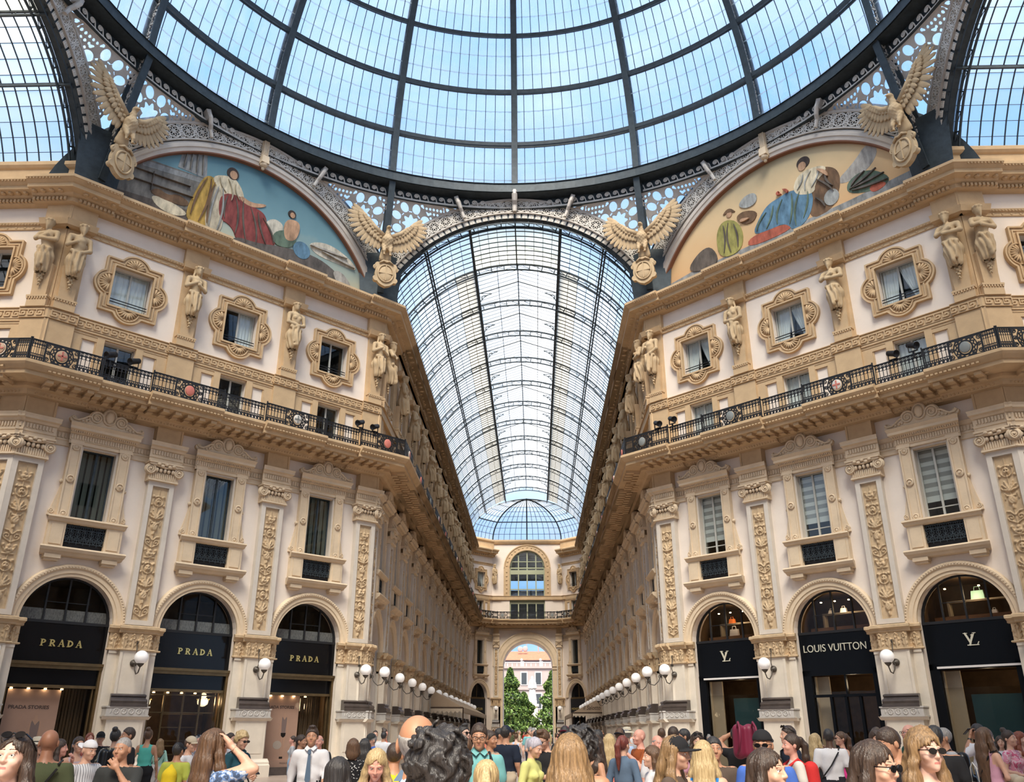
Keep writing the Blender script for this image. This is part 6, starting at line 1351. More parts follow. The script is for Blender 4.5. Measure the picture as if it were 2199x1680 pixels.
b = MB(); b.add([(-22, 1, 15.85), (22, 1, 15.85), (22, 9, 18.3), (-22, 9, 18.3)], [(0, 1, 2, 3)]); ob('roof', b.mesh('roof', 'roof_tile'), bd); b = MB()
for i in range(45): x = -22 + i; b.tube([(x, -.1, 14.5), (x, -.1, 15.2)], .12, 5)
b.box(-22, 22, -.25, .05, 15.2, 15.35)
for i in range(12): b.box(-22 + i * 4 - .25, -21.5 + i * 4, -.3, .1, 14.5, 15.5); b.ball((-22 + i * 4, -.1, 15.8), .3, 7, 5)
ob('balustrade', b.mesh('balustrade', 'white_stone'), bd)
for z0_, z1_ in ((10.9, 13.2), (6.2, 9.0), (1.5, 4.5)):
    for i in range(14): x = -19.5 + i * 3.0; w_ = MB(); w_.box(x - .75, x + .75, -.12, 0, z0_ - .2, z1_ + .25); f = ob('window', w_.mesh('window', 'white_stone'), bd); w_ = MB(); w_.box(x - .55, x + .55, -.16, -.1, z0_, z1_); ob('pane', w_.mesh('pane', 'glass_dark'), f)
b = MB(); b.tube([(-1.0, 8, 16), (-1.0, 8, 21.5)], .08, 5); b.tube([(1.6, 8, 16), (1.6, 8, 22)], .16, 5); b.ball((-2.4, 6, 18.5), .6, 12, 8, (1, .3, 1)); b.ball((-1.3, 6, 18.6), .6, 12, 8, (1, .3, 1)); ob('aerials', b.mesh('aerials', 'pale_facade'), bd)
def tree(x, y, h, w_, seed, label):
    r = ob('tree', None); r.location = (x, y, 0); tag(r, label, 'tree', 'trees beyond the archway'); rs = random.Random(seed); b = MB(); b.tube([(0, 0, 0), (.1, 0, h * .3), (-.1, .1, h * .6)], [.28, .2, .1], 7)
    for i in range(6): a = i * 1.1; b.tube([(0, 0, h * .3 + i * .3), (math.cos(a) * w_ * .5, math.sin(a) * w_ * .5, h * .45 + i * .5)], [.1, .03], 5)
    ob('trunk', b.mesh('trunk', 'bark'), r); b = MB()
    for i in range(5200):
        t = rs.random(); z = h * (.10 + .90 * t); rr = w_ * (math.sin(PI * min(1, .18 + .82 * t) ** .8) ** .6 * (1 - .35 * t)) * (.55 + .45 * rs.random()) * (1 + .25 * math.sin(z * 3 + seed)); a = rs.random() * 2 * PI; c = Vector((rr * math.cos(a), rr * math.sin(a), z)); s_ = .16 + .14 * rs.random()
        u = Vector((rs.uniform(-1, 1), rs.uniform(-1, 1), rs.uniform(-1, 1))).normalized(); v = u.cross(Vector((rs.uniform(-1, 1), rs.uniform(-1, 1), rs.uniform(-1, 1)))).normalized(); b.cm = 0 if rs.random() < .75 else 1
        b.add([tuple(c - u * s_), tuple(c + v * s_ * .5), tuple(c + u * s_), tuple(c - v * s_ * .5)], [(0, 1, 2, 3)])
    tag(ob('foliage', b.mesh('foliage', ['leaf', 'leaf_dark']), r), kind='stuff')
tree(-2.9, 112, 10.6, 2.6, 1, 'tall leafy tree on the PRADA side of the white statue'); tree(-.9, 114, 7.2, 2.4, 5, 'rounded leafy tree beside the statue base'); tree(3.4, 112, 10.2, 2.3, 2, 'leafy tree on the LOUIS VUITTON side of the white statue'); tree(-5.2, 116, 11, 2.6, 3, 'leafy tree half hidden by the archway, PRADA side'); tree(5.9, 116, 10.5, 2.6, 4, 'leafy tree half hidden by the archway, LOUIS VUITTON side')
mn = ob('monument', None); mn.location = (.35, 130, 0); tag(mn, 'white marble monument with robed standing figure on pedestal', 'monument'); b = MB(); b.box(-1.6, 1.6, -1.6, 1.6, 0, 1.2); b.box(-.9, .9, -.9, .9, 1.2, 5.6); b.box(-1.1, 1.1, -1.1, 1.1, 5.6, 6.0); b.box(-.75, .75, -.75, .75, 6.0, 6.6); ob('pedestal', b.mesh('pedestal', 'marble_grey'), mn)
s = SDF((-1, -.9, -.1), (1, .9, 4.1), .08); s.seg((0, 0, .2), (0, 0, 2.0), .72, .5, .15); s.seg((0, 0, 2.0), (0, 0, 2.9), .48, .55, .15); s.ell((0, -.1, 3.55), (.27, .3, .36), .1); s.seg((0, 0, 2.9), (0, -.05, 3.3), .2, .16, .1); s.seg((-.5, -.1, 2.8), (-.6, -.3, 2.0), .2, .16, .1); s.seg((-.6, -.3, 2.0), (0, -.6, 1.9), .16, .13, .1); s.seg((.5, -.1, 2.8), (.6, -.3, 2.0), .2, .16, .1); s.seg((.6, -.3, 2.0), (.1, -.6, 2.0), .16, .13, .1); s.warp(lambda X, Y, Z: .03 * np.sin(np.arctan2(Y, X) * 9 + Z)); V, Q, T = s.mesh(); fo = ob('standing_figure', np_mesh('standing_figure', [(V, Q, 0)], ['white_stone']), mn, (0, 0, 6.6))
b = MB(); b.box(.9, 2.2, -2.4, -1.2, 0, 2.7); ob('corner_plinth', b.mesh('corner_plinth', 'marble_grey'), mn); sf = ob('attendant_figure', fo.data, mn, (1.55, -1.8, 2.7), scale=(.62, .62, .62))
# ------------------------------------------------------------------ people
SK = dict(f=(.62, .36, .25), p=(.68, .43, .33), t=(.48, .25, .15), o=(.42, .21, .12), d=(.10, .05, .03), b=(.26, .12, .07), r=(.66, .33, .25))
for k_, c_ in SK.items(): mat('skin_' + k_, c_, .5, var=.06, scale=14, spec=.4)
mat('eye', (.035, .025, .02), .15); mat('eye_white', (.7, .66, .62), .3); 
for k_, c_ in dict(f=(.50, .17, .14), p=(.52, .2, .17), t=(.38, .15, .11), o=(.30, .12, .09), d=(.10, .04, .035), b=(.2, .08, .06), r=(.5, .18, .14)).items(): mat('lips_' + k_, c_, .4)
HAIR = dict(black=((.012, .010, .010), (.05, .045, .042)), dark=((.022, .013, .009), (.075, .045, .028)), brown=((.05, .026, .013), (.17, .09, .045)), light=((.12, .07, .03), (.36, .22, .10)), blonde=((.30, .20, .08), (.66, .50, .27)), grey=((.16, .15, .14), (.42, .40, .38)), lav=((.30, .28, .33), (.55, .52, .58)), red=((.14, .03, .015), (.36, .10, .04)), auburn=((.07, .018, .014), (.26, .06, .04)))
for k_, (a_, b_) in HAIR.items(): mat('hair_' + k_, a_, .42, col2=b_, scale=26, stretch=(3.2, 3.2, .28), bump=.35, bscale=60, spec=.5)
def cloth(n, c, v=.06): return mat('cloth_' + n, c, .9, var=v, scale=5, bump=.10, bscale=30)
CL = dict(white=(.70, .69, .70), offwhite=(.62, .58, .52), black=(.014, .014, .016), navy=(.012, .018, .035), grey=(.40, .40, .41), dgrey=(.035, .037, .036), olive=(.055, .065, .03), teal=(.16, .40, .40), dteal=(.012, .055, .075), aqua=(.10, .48, .40), mint=(.38, .62, .50), sky=(.40, .52, .72), blue=(.06, .14, .48), royal=(.02, .17, .46), denim=(.10, .15, .22), jeans=(.24, .32, .40), lime=(.38, .42, .07), citron=(.56, .56, .20), coral=(.62, .18, .11), red=(.55, .03, .03), pink=(.62, .33, .42), fuchsia=(.66, .04, .22), burg=(.17, .015, .05), rust=(.32, .08, .02), tan=(.42, .26, .15), beige=(.50, .42, .31), brownt=(.09, .065, .05), green=(.03, .11, .07), yellow=(.70, .50, .02), lgrey=(.55, .54, .55), khaki=(.34, .27, .16), skinny=(.02, .02, .026))
for k_, c_ in CL.items(): cloth(k_, c_)
def stripe(name, c1, c2, sc_=34, axis='Z', thr=.5):
    m = mat('cloth_' + name, c1, .9); n, l = m.node_tree.nodes, m.node_tree.links; t = n.new('ShaderNodeTexCoord'); w = n.new('ShaderNodeTexWave'); w.bands_direction = axis; w.inputs['Scale'].default_value = sc_ / 6.3; w.inputs['Distortion'].default_value = .4
    r = n.new('ShaderNodeValToRGB'); r.color_ramp.interpolation = 'CONSTANT'; r.color_ramp.elements[0].color = (*c1, 1); r.color_ramp.elements[1].position = thr; r.color_ramp.elements[1].color = (*c2, 1); l.new(t.outputs['Object'], w.inputs['Vector']); l.new(w.outputs['Fac'], r.inputs['Fac']); l.new(r.outputs['Color'], n['Principled BSDF'].inputs['Base Color'])
def blot(name, cols, sc_=16, kind='noise'):
    m = mat('cloth_' + name, cols[0], .9); n, l = m.node_tree.nodes, m.node_tree.links; t = n.new('ShaderNodeTexCoord'); v = n.new('ShaderNodeTexVoronoi' if kind == 'dots' else 'ShaderNodeTexNoise'); v.inputs['Scale'].default_value = sc_
    r = n.new('ShaderNodeValToRGB'); r.color_ramp.interpolation = 'CONSTANT'; e = r.color_ramp.elements; e[0].color = (*cols[0], 1); e[1].color = (*cols[1], 1); e[1].position = .47 if kind != 'dots' else .26
    if len(cols) > 2: q = e.new(.56); q.color = (*cols[2], 1)
    l.new(t.outputs['Object'], v.inputs['Vector']); l.new(v.outputs[0], r.inputs['Fac']); l.new(r.outputs['Color'], n['Principled BSDF'].inputs['Base Color'])
stripe('navystripe', (.012, .016, .03), (.62, .62, .62), 240, 'Z', .62); stripe('pinkstripe', (.62, .56, .56), (.40, .20, .24), 240, 'Z', .6); stripe('redstripe', (.60, .30, .24), (.66, .06, .04), 160, 'DIAGONAL', .5); stripe('plaid', (.62, .62, .63), (.16, .16, .18), 60, 'X', .86)
blot('floral', ((.06, .09, .16), (.16, .26, .48), (.52, .56, .62)), 26); blot('camo', ((.06, .055, .04), (.20, .18, .12), (.45, .42, .34)), 34); blot('dots', ((.55, .55, .54), (.012, .012, .014)), 30, 'dots'); blot('marble', ((.45, .40, .42), (.04, .04, .05), (.5, .42, .22)), 22); blot('pinkprint', ((.66, .26, .34), (.72, .50, .54), (.62, .12, .22)), 14); blot('monoprint', ((.05, .05, .06), (.40, .40, .44), (.10, .12, .22)), 34)
mat('lens', (.008, .008, .009), .08, spec=.6); mat('leather_black', (.012, .012, .013), .3); mat('leather_tan', (.36, .20, .11), .45); mat('leather_white', (.62, .60, .55), .45); mat('leather_burg', (.20, .02, .05), .45); mat('straw', (.62, .55, .42), .8); mat('screen', (.02, .02, .025), .1); mat('plastic_bag', (.70, .70, .70), .4)
# --- hands, built once: wrist at the origin, fingers along +z, palm faces -y, thumb towards +x
def hand_mesh(h, curl):
    s = SDF((-.08, -.10, -.04), (.10, .06, .22), h); s.seg((0, 0, -.03), (0, 0, .02), .026, .027, .015); s.seg((-.02, 0, .03), (-.024, 0, .085), .022, .02, .018); s.seg((.018, 0, .03), (.02, 0, .088), .022, .02, .018)
    for x, L, r in ((-.036, .062, .0085), (-.013, .078, .0095), (.011, .084, .0098), (.034, .074, .0092)):
        a = (x, 0, .088); b_ = (x * 1.12, -curl * .3 * L, .088 + L * .5); c = (x * 1.15, -curl * L * .95, .088 + L * (.95 - .45 * curl)); s.seg(a, b_, r * 1.08, r, .006); s.seg(b_, c, r, r * .8, .004)
    s.seg((.03, -.005, .025), (.055, -.018, .06), .016, .012, .012); s.seg((.055, -.018, .06), (.058, -.03 - .02 * curl, .095), .012, .009, .005); return s.mesh()
HANDS = {(q, c): hand_mesh(h, cv) for q, h in (('fine', .0065), ('mid', .010)) for c, cv in ((0, .35), (1, .9))}
def rotm(yaw, pitch): return np.array(Matrix.Rotation(yaw, 3, 'Z') @ Matrix.Rotation(pitch, 3, 'X'))
NECK = np.array([0, .01, 1.50])
def turn(V, yaw, pitch, lean=0): return (V - NECK) @ rotm(yaw, pitch).T + NECK
POSE = {'down': (((.25, .03, 1.13), (.27, -.05, .88)),) * 2, 'walk': (((.26, .10, 1.14), (.27, .08, .90)), ((.25, -.02, 1.14), (.22, -.20, .97))), 'phone': (((.24, -.02, 1.14), (.07, -.30, 1.16)), ((.24, -.02, 1.14), (.05, -.31, 1.14))), 'phone1': (((.25, .03, 1.13), (.27, -.05, .88)), ((.24, -.04, 1.15), (.06, -.30, 1.22))), 'hair': (((.36, -.14, 1.46), (.15, -.06, 1.63)), ((.25, .03, 1.13), (.22, -.16, .95))), 'head': (((.37, -.10, 1.53), (.12, -.15, 1.68)),) * 2, 'chin': (((.25, .03, 1.13), (.27, -.05, .88)), ((.24, -.16, 1.16), (.06, -.20, 1.44))), 'ear': (((.25, .03, 1.13), (.27, -.05, .88)), ((.29, -.10, 1.27), (.13, -.06, 1.57))), 'point': (((.25, .03, 1.13), (.10, -.26, 1.10)), ((.26, -.14, 1.18), (.10, -.34, 1.44))), 'fold': (((.25, -.02, 1.13), (-.02, -.20, 1.10)), ((.25, -.02, 1.13), (.02, -.22, 1.13))), 'hold': (((.25, .03, 1.13), (.12, -.28, 1.05)), ((.25, .03, 1.13), (.16, -.26, 1.08)))}
def lerp3(a, b, t): return tuple(a[i] + (b[i] - a[i]) * t for i in range(3))
def build_body(sex, top, bottom, pose, q):
    """q: near / mid / far. returns parts [(V, Q, tags)], wrists"""
    h = {'near': .020, 'mid': .024, 'far': .034}[q]; s = SDF((-.50, -.46, -.04), (.50, .32, 1.74 if pose == 'head' or pose == 'hair' else 1.62), h); m = sex == 'm'; sw = .195 if m else .168; sl = {'long': 1.9, 'short': .62, 'cap': .35, 'tank': 0, 'bare': 0, 'roll': 1.45}[top]; loose = .012
    tt = 1; wr = []
    s.seg((0, .0, 1.02), (0, .005, 1.16), .125 if m else .108, .118 if m else .102, .05, tt, sc=(.80, 1.12, 1)); s.seg((0, .005, 1.18), (0, .01, 1.33), .128 if m else .112, .135 if m else .115, .05, tt, sc=(.74, 1.12, 1))
    s.seg((-sw + .03, .01, 1.395), (sw - .03, .01, 1.395), .062 if m else .052, None, .04, tt); s.seg((0, .018, 1.41), (0, .012, 1.50), .080 if m else .066, .056 if m else .047, .035, tt); s.seg((0, .012, 1.47), (0, .005, 1.56), .056 if m else .047, None, .02, 0)
    if not m:
        for x in (-.072, .072): s.ell((x, -.085, 1.265), (.068, .062, .062), .03, tt)
    if m and top != 'long': s.ell((0, -.05, 1.1), (.13, .09, .10), .05, tt)
    for i, sx in enumerate((-1, 1)):
        e, w = POSE[pose][i]; S_ = (sx * sw, .012, 1.39); E_ = (sx * e[0], e[1], e[2]); W_ = (sx * w[0], w[1], w[2]); ru = (.054 if m else .044); rf = (.044 if m else .036)
        if sl > 0:
            t = min(1, sl); s.seg(S_, lerp3(S_, E_, t), ru + loose + .004, ru * .94 + loose + (.008 if sl < 1 else 0), .03, 1)
            if sl > 1: s.seg(E_, lerp3(E_, W_, min(1, sl - 1)), rf + loose + .006, rf * .8 + loose, .025, 1)
        s.seg(S_, E_, ru, rf, .03, 0); s.seg(E_, lerp3(E_, W_, .45), rf, rf * .94, .02, 0); s.seg(lerp3(E_, W_, .45), W_, rf * .94, .024, .02, 0); wr.append((E_, W_, sx))
    pelv = .13 if m else .132; bt = 2; s.seg((-.055, 0, .94), (.055, 0, .94), pelv, None, .05, bt, sc=(.92, 1.15, 1))
    for i, sx in enumerate((-1, 1)):
        st = (.14 if i else -.12) if pose == 'walk' else 0; H_ = (sx * .09, 0, .90); K_ = (sx * .10, -.02 - st, .50); A_ = (sx * .10, .03 - st * 1.4, .09)
        if bottom == 'trousers': s.seg(H_, K_, .092, .072, .04, 2); s.seg(K_, A_, .072, .056, .03, 2)
        elif bottom == 'shorts': s.seg(H_, lerp3(H_, K_, .7), .098, .088, .04, 2)
        s.seg(H_, K_, .082, .056, .04, 0); s.seg(K_, lerp3(K_, A_, .4), .056, .054, .02, 0); s.seg(lerp3(K_, A_, .4), A_, .054, .034, .02, 0); s.seg((A_[0], A_[1], .055), (A_[0] * 1.08, A_[1] - .17, .04), .047, .036, .03, 3)
    if bottom in ('skirt', 'dress', 'long'): s.seg((0, 0, 1.0), (0, .0, .62 if bottom != 'long' else .2), .135, .22 if bottom != 'long' else .27, .05, 2, sc=(.9, 1.1, 1))
    if q != 'far':
        s.warp(lambda X, Y, Z: .0045 * np.sin(Z * 34 + X * 16 + 2.4 * np.sin(Y * 13 + Z * 7)) * np.clip((1.36 - Z) / .1, 0, 1) * (np.abs(X) < .26) + 0 * Y)
    V, Q, T = s.mesh(); c = V[Q].mean(1); T = T.astype(int).copy(); x, y, z = np.abs(c[:, 0]), c[:, 1], c[:, 2]; is1 = T == 1
    if top == 'bare': T[is1 & (z > 1.33 - .05 * (y > .02))] = 0
    elif top == 'tank': T[is1 & (z > 1.30) & (x > .125)] = 0; T[is1 & (z > 1.385) & (x < .065)] = 0; T[is1 & (z > 1.47)] = 0
    elif top in ('short', 'cap'): T[is1 & (z > 1.452)] = 0
    else: T[is1 & (z > 1.49)] = 0
    if bottom == 'dress' or bottom == 'long': T[T == 2] = 1
    for _ in range(3):      # tidy hems: each face takes the commonest cloth around it
        cnt = np.zeros((len(V), 4)); np.add.at(cnt, (Q.ravel(), np.repeat(T, 4)), 1); T = cnt[Q].sum(1).argmax(1)
    parts = [(V, Q, T)]
    if q != 'far':
        for E_, W_, sx in wr:
            HV, HQ, HT = HANDS[('fine' if q == 'near' else 'mid', 0 if pose in ('down', 'walk', 'hair', 'head') else 1)]; z_ = (Vector(W_) - Vector(E_)).normalized(); ref = Vector((-sx, .15, 0)) if pose in ('down', 'walk') else Vector((-sx * .4, .9, -.3)); y_ = -(ref - z_ * ref.dot(z_)).normalized(); x_ = y_.cross(z_); flip = np.array([1, 1, 1.]) if x_.dot(Vector((0, -1, 0))) >= -.2 else np.array([-1, 1, 1.])
            M = np.array([x_, y_, z_]).T; parts.append(((HV * flip) @ M.T + np.array(W_), HQ if flip[0] > 0 else HQ[:, ::-1], np.zeros(len(HQ), int)))
    return parts
HEADC = {}
def head_part(sex, q):
    k = (sex, q)
    if k in HEADC: return HEADC[k]
    h = {'near': .0046, 'mid': .0075, 'far': .018}[q]; s = SDF((-.12, -.17, 1.42), (.12, .14, 1.78), h); m = sex == 'm'; w = 1 if m else .94
    s.seg((0, .012, 1.42), (0, .002, 1.57), .055 if m else .046, .052 if m else .044, .02, 0); s.ell((0, .006, 1.655), (.081 * w, .097, .095), .02, 0); s.ell((0, -.022, 1.615), (.067 * w, .076, .088), .025, 0); s.ell((0, -.052, 1.565), (.047 * w, .052, .05), .025, 0); s.ell((0, -.083, 1.537), (.022 if m else .017, .02, .018), .02, 0)
    for sx in (-1, 1):
        s.ell((sx * .033, -.112, 1.638), (.022, .019, .013), .008, 0, True); s.ell((sx * .085 * w, .012, 1.622), (.011, .022, .033), .008, 0); s.ell((sx * .042 * w, -.070, 1.598), (.026, .024, .022), .02, 0); s.seg((sx * .014, -.097, 1.658), (sx * .048, -.088, 1.660), .009 if m else .006, .006, .010, 0)
    s.seg((0, -.098, 1.645), (0, -.116, 1.606), .009, .0125, .010, 0)
    for sx in (-1, 1): s.ell((sx * .011, -.105, 1.602), (.009, .010, .008), .008, 0)
    s.ell((0, -.0955, 1.571), (.022, .010, .0065), .004, 5); s.ell((0, -.094, 1.562), (.019, .011, .0065), .004, 5)
    for sx in (-1, 1):
        s.seg((sx * .018, -.0975, 1.6475), (sx * .046, -.090, 1.6460), .0042, .0036, .004, 0); s.seg((sx * .020, -.0955, 1.6275), (sx * .044, -.090, 1.6285), .003, .003, .004, 0)
    V, Q, T = s.mesh(); T = np.zeros(len(Q), int); c = V[Q].mean(1); ax = np.abs(c[:, 0]); zb = 1.6685 + .10 * (ax - .018) - 2.2 * np.maximum(0, ax - .040) ** 1.5
    T[(c[:, 1] < -.07) & (ax > .013) & (ax < .056) & (np.abs(c[:, 2] - zb) < (.0042 if m else .0028) * (1.25 - ax / .075))] = 6
    T[(c[:, 1] < -.07) & ((c[:, 0] / .0235) ** 2 + ((c[:, 2] - 1.5665) / .0085) ** 2 < 1)] = 5
    V, T = [V], [T]; Q = [Q]; o_ = len(V[0]); eb = MB()
    if q != 'far':
        for sx in (-1, 1): eb.cm = 7; eb.ball((sx * .032, -.0835, 1.637), .0128, 12, 8); eb.cm = 4; eb.ball((sx * .032, -.0905, 1.637), .0070, 10, 6)
        Q.append(np.array([f if len(f) == 4 else f + f[-1:] for f in eb.F]) + o_); V.append(np.array(eb.V)); T.append(np.array(eb.M))
    HEADC[k] = (np.concatenate(V), np.concatenate(Q), np.concatenate(T)); return HEADC[k]
HAIRC = {}
def hair_part(style, q):
    k = (style, q)
    if k in HAIRC: return HAIRC[k]
    h = {'near': .0085, 'mid': .011, 'far': .02}[q]; lo = 1.0 if style in ('long', 'wavy', 'pony', 'vlong') else 1.40; s = SDF((-.23, -.20, lo), (.23, .26, 1.92), h); gr = .0
    fat = {'curly': .045, 'wavy': .020, 'long': .012, 'vlong': .014, 'bob': .014, 'pony': .008, 'bun': .010, 'short': .010, 'quiff': .014, 'buzz': .003, 'fringe': .004, 'messy': .018}[style]
    s.ell((0, .012, 1.660), (.080 + fat, .098 + fat, .100 + fat), .02, 0)
    def cut(X, Y, Z):
        line = 1.705 - 1.05 * (Y + .095)
        if style in ('short', 'quiff', 'buzz', 'messy', 'pony', 'bun'): low = 1.545 + .0 * Y; return np.maximum(np.maximum(line - Z, low - Z), np.where((np.abs(X) > .060) & (Y < .035), 1.60 - Z, -1))
        if style == 'fringe': return np.maximum(np.maximum(line - .02 - Z, 1.53 - Z), Z - 1.655 + .25 * (Y - .1))
        return np.where(Y < -.030, np.maximum((1.728 if style != 'curly' else 1.70) - 1.05 * np.abs(X) + .3 * (Y + .03) - Z, .062 - np.abs(X) - .8 * (Z - 1.62)) * np.where(Z < 1.76, 1, -1), -1.)
    s.f = np.maximum(s.f, cut(s.ax[0][:, None, None], s.ax[1][None, :, None], s.ax[2][None, None, :])).astype(np.float32)
    if style in ('long', 'wavy', 'vlong'):
        b_ = {'long': 1.30, 'wavy': 1.26, 'vlong': 1.06}[style]; ww = .012 if style == 'wavy' else 0
        s.chain([(0, .075, 1.66), (0, .098, 1.50), (0, .115, 1.36), (0, .120, b_)], [.075, .085, .085, .06], .03, 0, sc=(.82, 1.5, 1))
        for sx in (-1, 1): s.chain([(sx * .078, .0, 1.66), (sx * .092, .005, 1.56), (sx * .112, .0 + ww, 1.46), (sx * .118, -.03, 1.38), (sx * .108, -.06, b_ + .05)], [.024, .034, .042 + ww, .044 + ww, .020], .025, 0)
    if style == 'bob':
        s.chain([(0, .06, 1.66), (0, .07, 1.53)], [.08, .085], .03, 0, sc=(.85, 1.3, 1))
        for sx in (-1, 1): s.chain([(sx * .08, 0, 1.66), (sx * .088, .0, 1.56), (sx * .082, -.01, 1.51)], [.026, .030, .022], .025, 0)
    if style == 'pony': s.ell((0, .115, 1.69), (.035, .03, .035), .01, 0); s.chain([(0, .12, 1.69), (0, .165, 1.62), (0, .16, 1.48), (.01, .14, 1.30)], [.034, .042, .045, .016], .02, 0)
    if style == 'bun': s.ell((0, .075, 1.765), (.05, .05, .045), .012, 0)
    if style == 'quiff': s.ell((0, -.045, 1.765), (.055, .045, .028), .02, 0)
    f1, a1 = {'curly': (78, .013), 'wavy': (34, .006), 'messy': (55, .006)}.get(style, (0, 0))
    def disp(X, Y, Z):
        t = np.arctan2(X, Y + .001); d = .0032 * np.sin(t * 26 + 3 * np.sin(Z * 14)) * (0 if style in ('buzz', 'fringe') else 1)
        if f1: d = d + a1 * (np.sin(X * f1 + 2 * np.sin(Z * f1 * .8)) * np.sin(Y * f1 * 1.1 + 1.7) + .8 * np.sin(Z * f1 * .9 + 2 * np.sin(X * f1 * .7 + Y * 30)))
        return d
    s.warp(disp); HAIRC[k] = s.mesh(); return HAIRC[k]
def cap_part(q):
    s = SDF((-.14, -.28, 1.60), (.14, .16, 1.80), .009); s.ell((0, .004, 1.672), (.092, .110, .100), .01, 0); X, Y, Z = s.ax[0][:, None, None], s.ax[1][None, :, None], s.ax[2][None, None, :]; s.f = np.maximum(s.f, 1.668 - Z + .12 * Y).astype(np.float32)
    s.f = np.minimum(s.f, np.maximum(np.hypot(X * 1.0, (Y + .09) * .75) - .092, np.abs(Z - 1.672 + .15 * (Y + .1) + 1.8 * X * X) - .006) + np.where(Y > -.04, .05, 0)).astype(np.float32); return s.mesh()
CAP = cap_part('mid')
def glasses_mesh(thin):
    b = MB()
    for sx in (-1, 1):
        P = [(sx * .034 + .027 * math.cos(t) * (1.05 if math.cos(t) * sx > 0 else 1), 1.638 + .0195 * math.sin(t)) for t in np.linspace(0, 2 * PI, 15)[:-1]]
        if thin: b.tube([(x, -.118, z) for x, z in P], .0028, 4, True)
        else: b.prism(P if sx > 0 else P[::-1], -.121, -.114)
        b.tube([(sx * .062, -.115, 1.645), (sx * .080, -.07, 1.643), (sx * .086, .02, 1.635)], .004, 4)
    b.tube([(-.010, -.119, 1.643), (0, -.122, 1.646), (.010, -.119, 1.643)], .004, 4); return b
GL, GT = glasses_mesh(False).mesh('sunglasses', 'lens'), glasses_mesh(True).mesh('glasses', 'lens')
def backpack_mesh(m, straps=True):
    s = SDF((-.22, .05, .95), (.22, .42, 1.5), .02); s.seg((-.08, .19, 1.05), (-.08, .18, 1.36), .10, .09, .04); s.seg((.08, .19, 1.05), (.08, .18, 1.36), .10, .09, .04); s.seg((-.07, .27, 1.08), (.07, .27, 1.08), .07, .07, .02); V, Q, T = s.mesh(); b = MB()
    for sx in (-1, 1): b.tube([(sx * .11, .10, 1.40), (sx * .11, .02, 1.47), (sx * .12, -.09, 1.40), (sx * .13, -.125, 1.25), (sx * .15, -.06, 1.08), (sx * .14, .08, 1.03)], .018, 5)
    b2 = np.array(b.V); quads = [f for f in b.F if len(f) == 4]; return np_mesh('backpack', [(V, Q, 0), (b2, np.array(quads), 0)], [m])
def bag_mesh(m, w=.15, h=.2):
    b = MB(); b.box(-w, w, -.05, .05, 0, h, .02); b.cs = True; b.tube([(-w * .6, 0, h), (-w * .5, 0, h + .18), (0, 0, h + .25), (w * .5, 0, h + .18), (w * .6, 0, h)], .010, 5); return b.mesh('handbag', m)
def strap_mesh(m='leather_black', r=.012):
    b = MB(); b.tube([(-.13, .09, 1.44), (-.15, .0, 1.47), (-.12, -.09, 1.42), (0, -.15, 1.25), (.15, -.12, 1.05), (.19, 0, .98), (.13, .12, 1.05), (0, .16, 1.2), (-.13, .12, 1.40)], r, 5); return b.mesh('strap', m)
ME['strap'] = strap_mesh()
def tie_mesh():
    b = MB(); b.add([(-.02, -.150, 1.46), (.02, -.150, 1.46), (.028, -.165, 1.40), (-.028, -.165, 1.40)], [(0, 1, 2, 3)]); b.add([(-.016, -.165, 1.42), (.016, -.165, 1.42), (.040, -.172, 1.06), (0, -.175, 1.0), (-.040, -.172, 1.06)], [(0, 1, 2, 3, 4)]); b.box(-.022, .022, -.172, -.155, 1.40, 1.45); return b.mesh('necktie', 'cloth_denim')
def collar_mesh(m):
    b = MB()
    for sx in (-1, 1): b.add([(sx * .0, -.075, 1.475), (sx * .055, -.03, 1.515), (sx * .085, -.075, 1.475), (sx * .045, -.118, 1.440)], [(0, 1, 2, 3)]); b.add([(sx * .055, -.03, 1.515), (sx * .06, .04, 1.525), (sx * .09, .05, 1.480), (sx * .085, -.075, 1.475)], [(0, 1, 2, 3)])
    b.add([(-.06, .04, 1.525), (.06, .04, 1.525), (.09, .05, 1.48), (-.09, .05, 1.48)], [(0, 1, 2, 3)]); return b.mesh('collar', m)
def sunhat_mesh(m):
    b = MB(); b.cs = True; b.lathe([(.17, 1.665), (.16, 1.678), (.095, 1.70), (.088, 1.74), (.075, 1.775), (0, 1.785)], 20, (0, .005, 0)); b.cm = 1; b.lathe([(.098, 1.695), (.096, 1.715)], 20, (0, .005, 0)); return b.mesh('sun_hat', [m, 'cloth_black'])
def phone_mesh(): b = MB(); b.box(-.036, .036, -.005, .005, -.07, .07); return b.mesh('phone', 'screen')
ME['phone'] = phone_mesh()
BODYC = {}; MESHC = {}
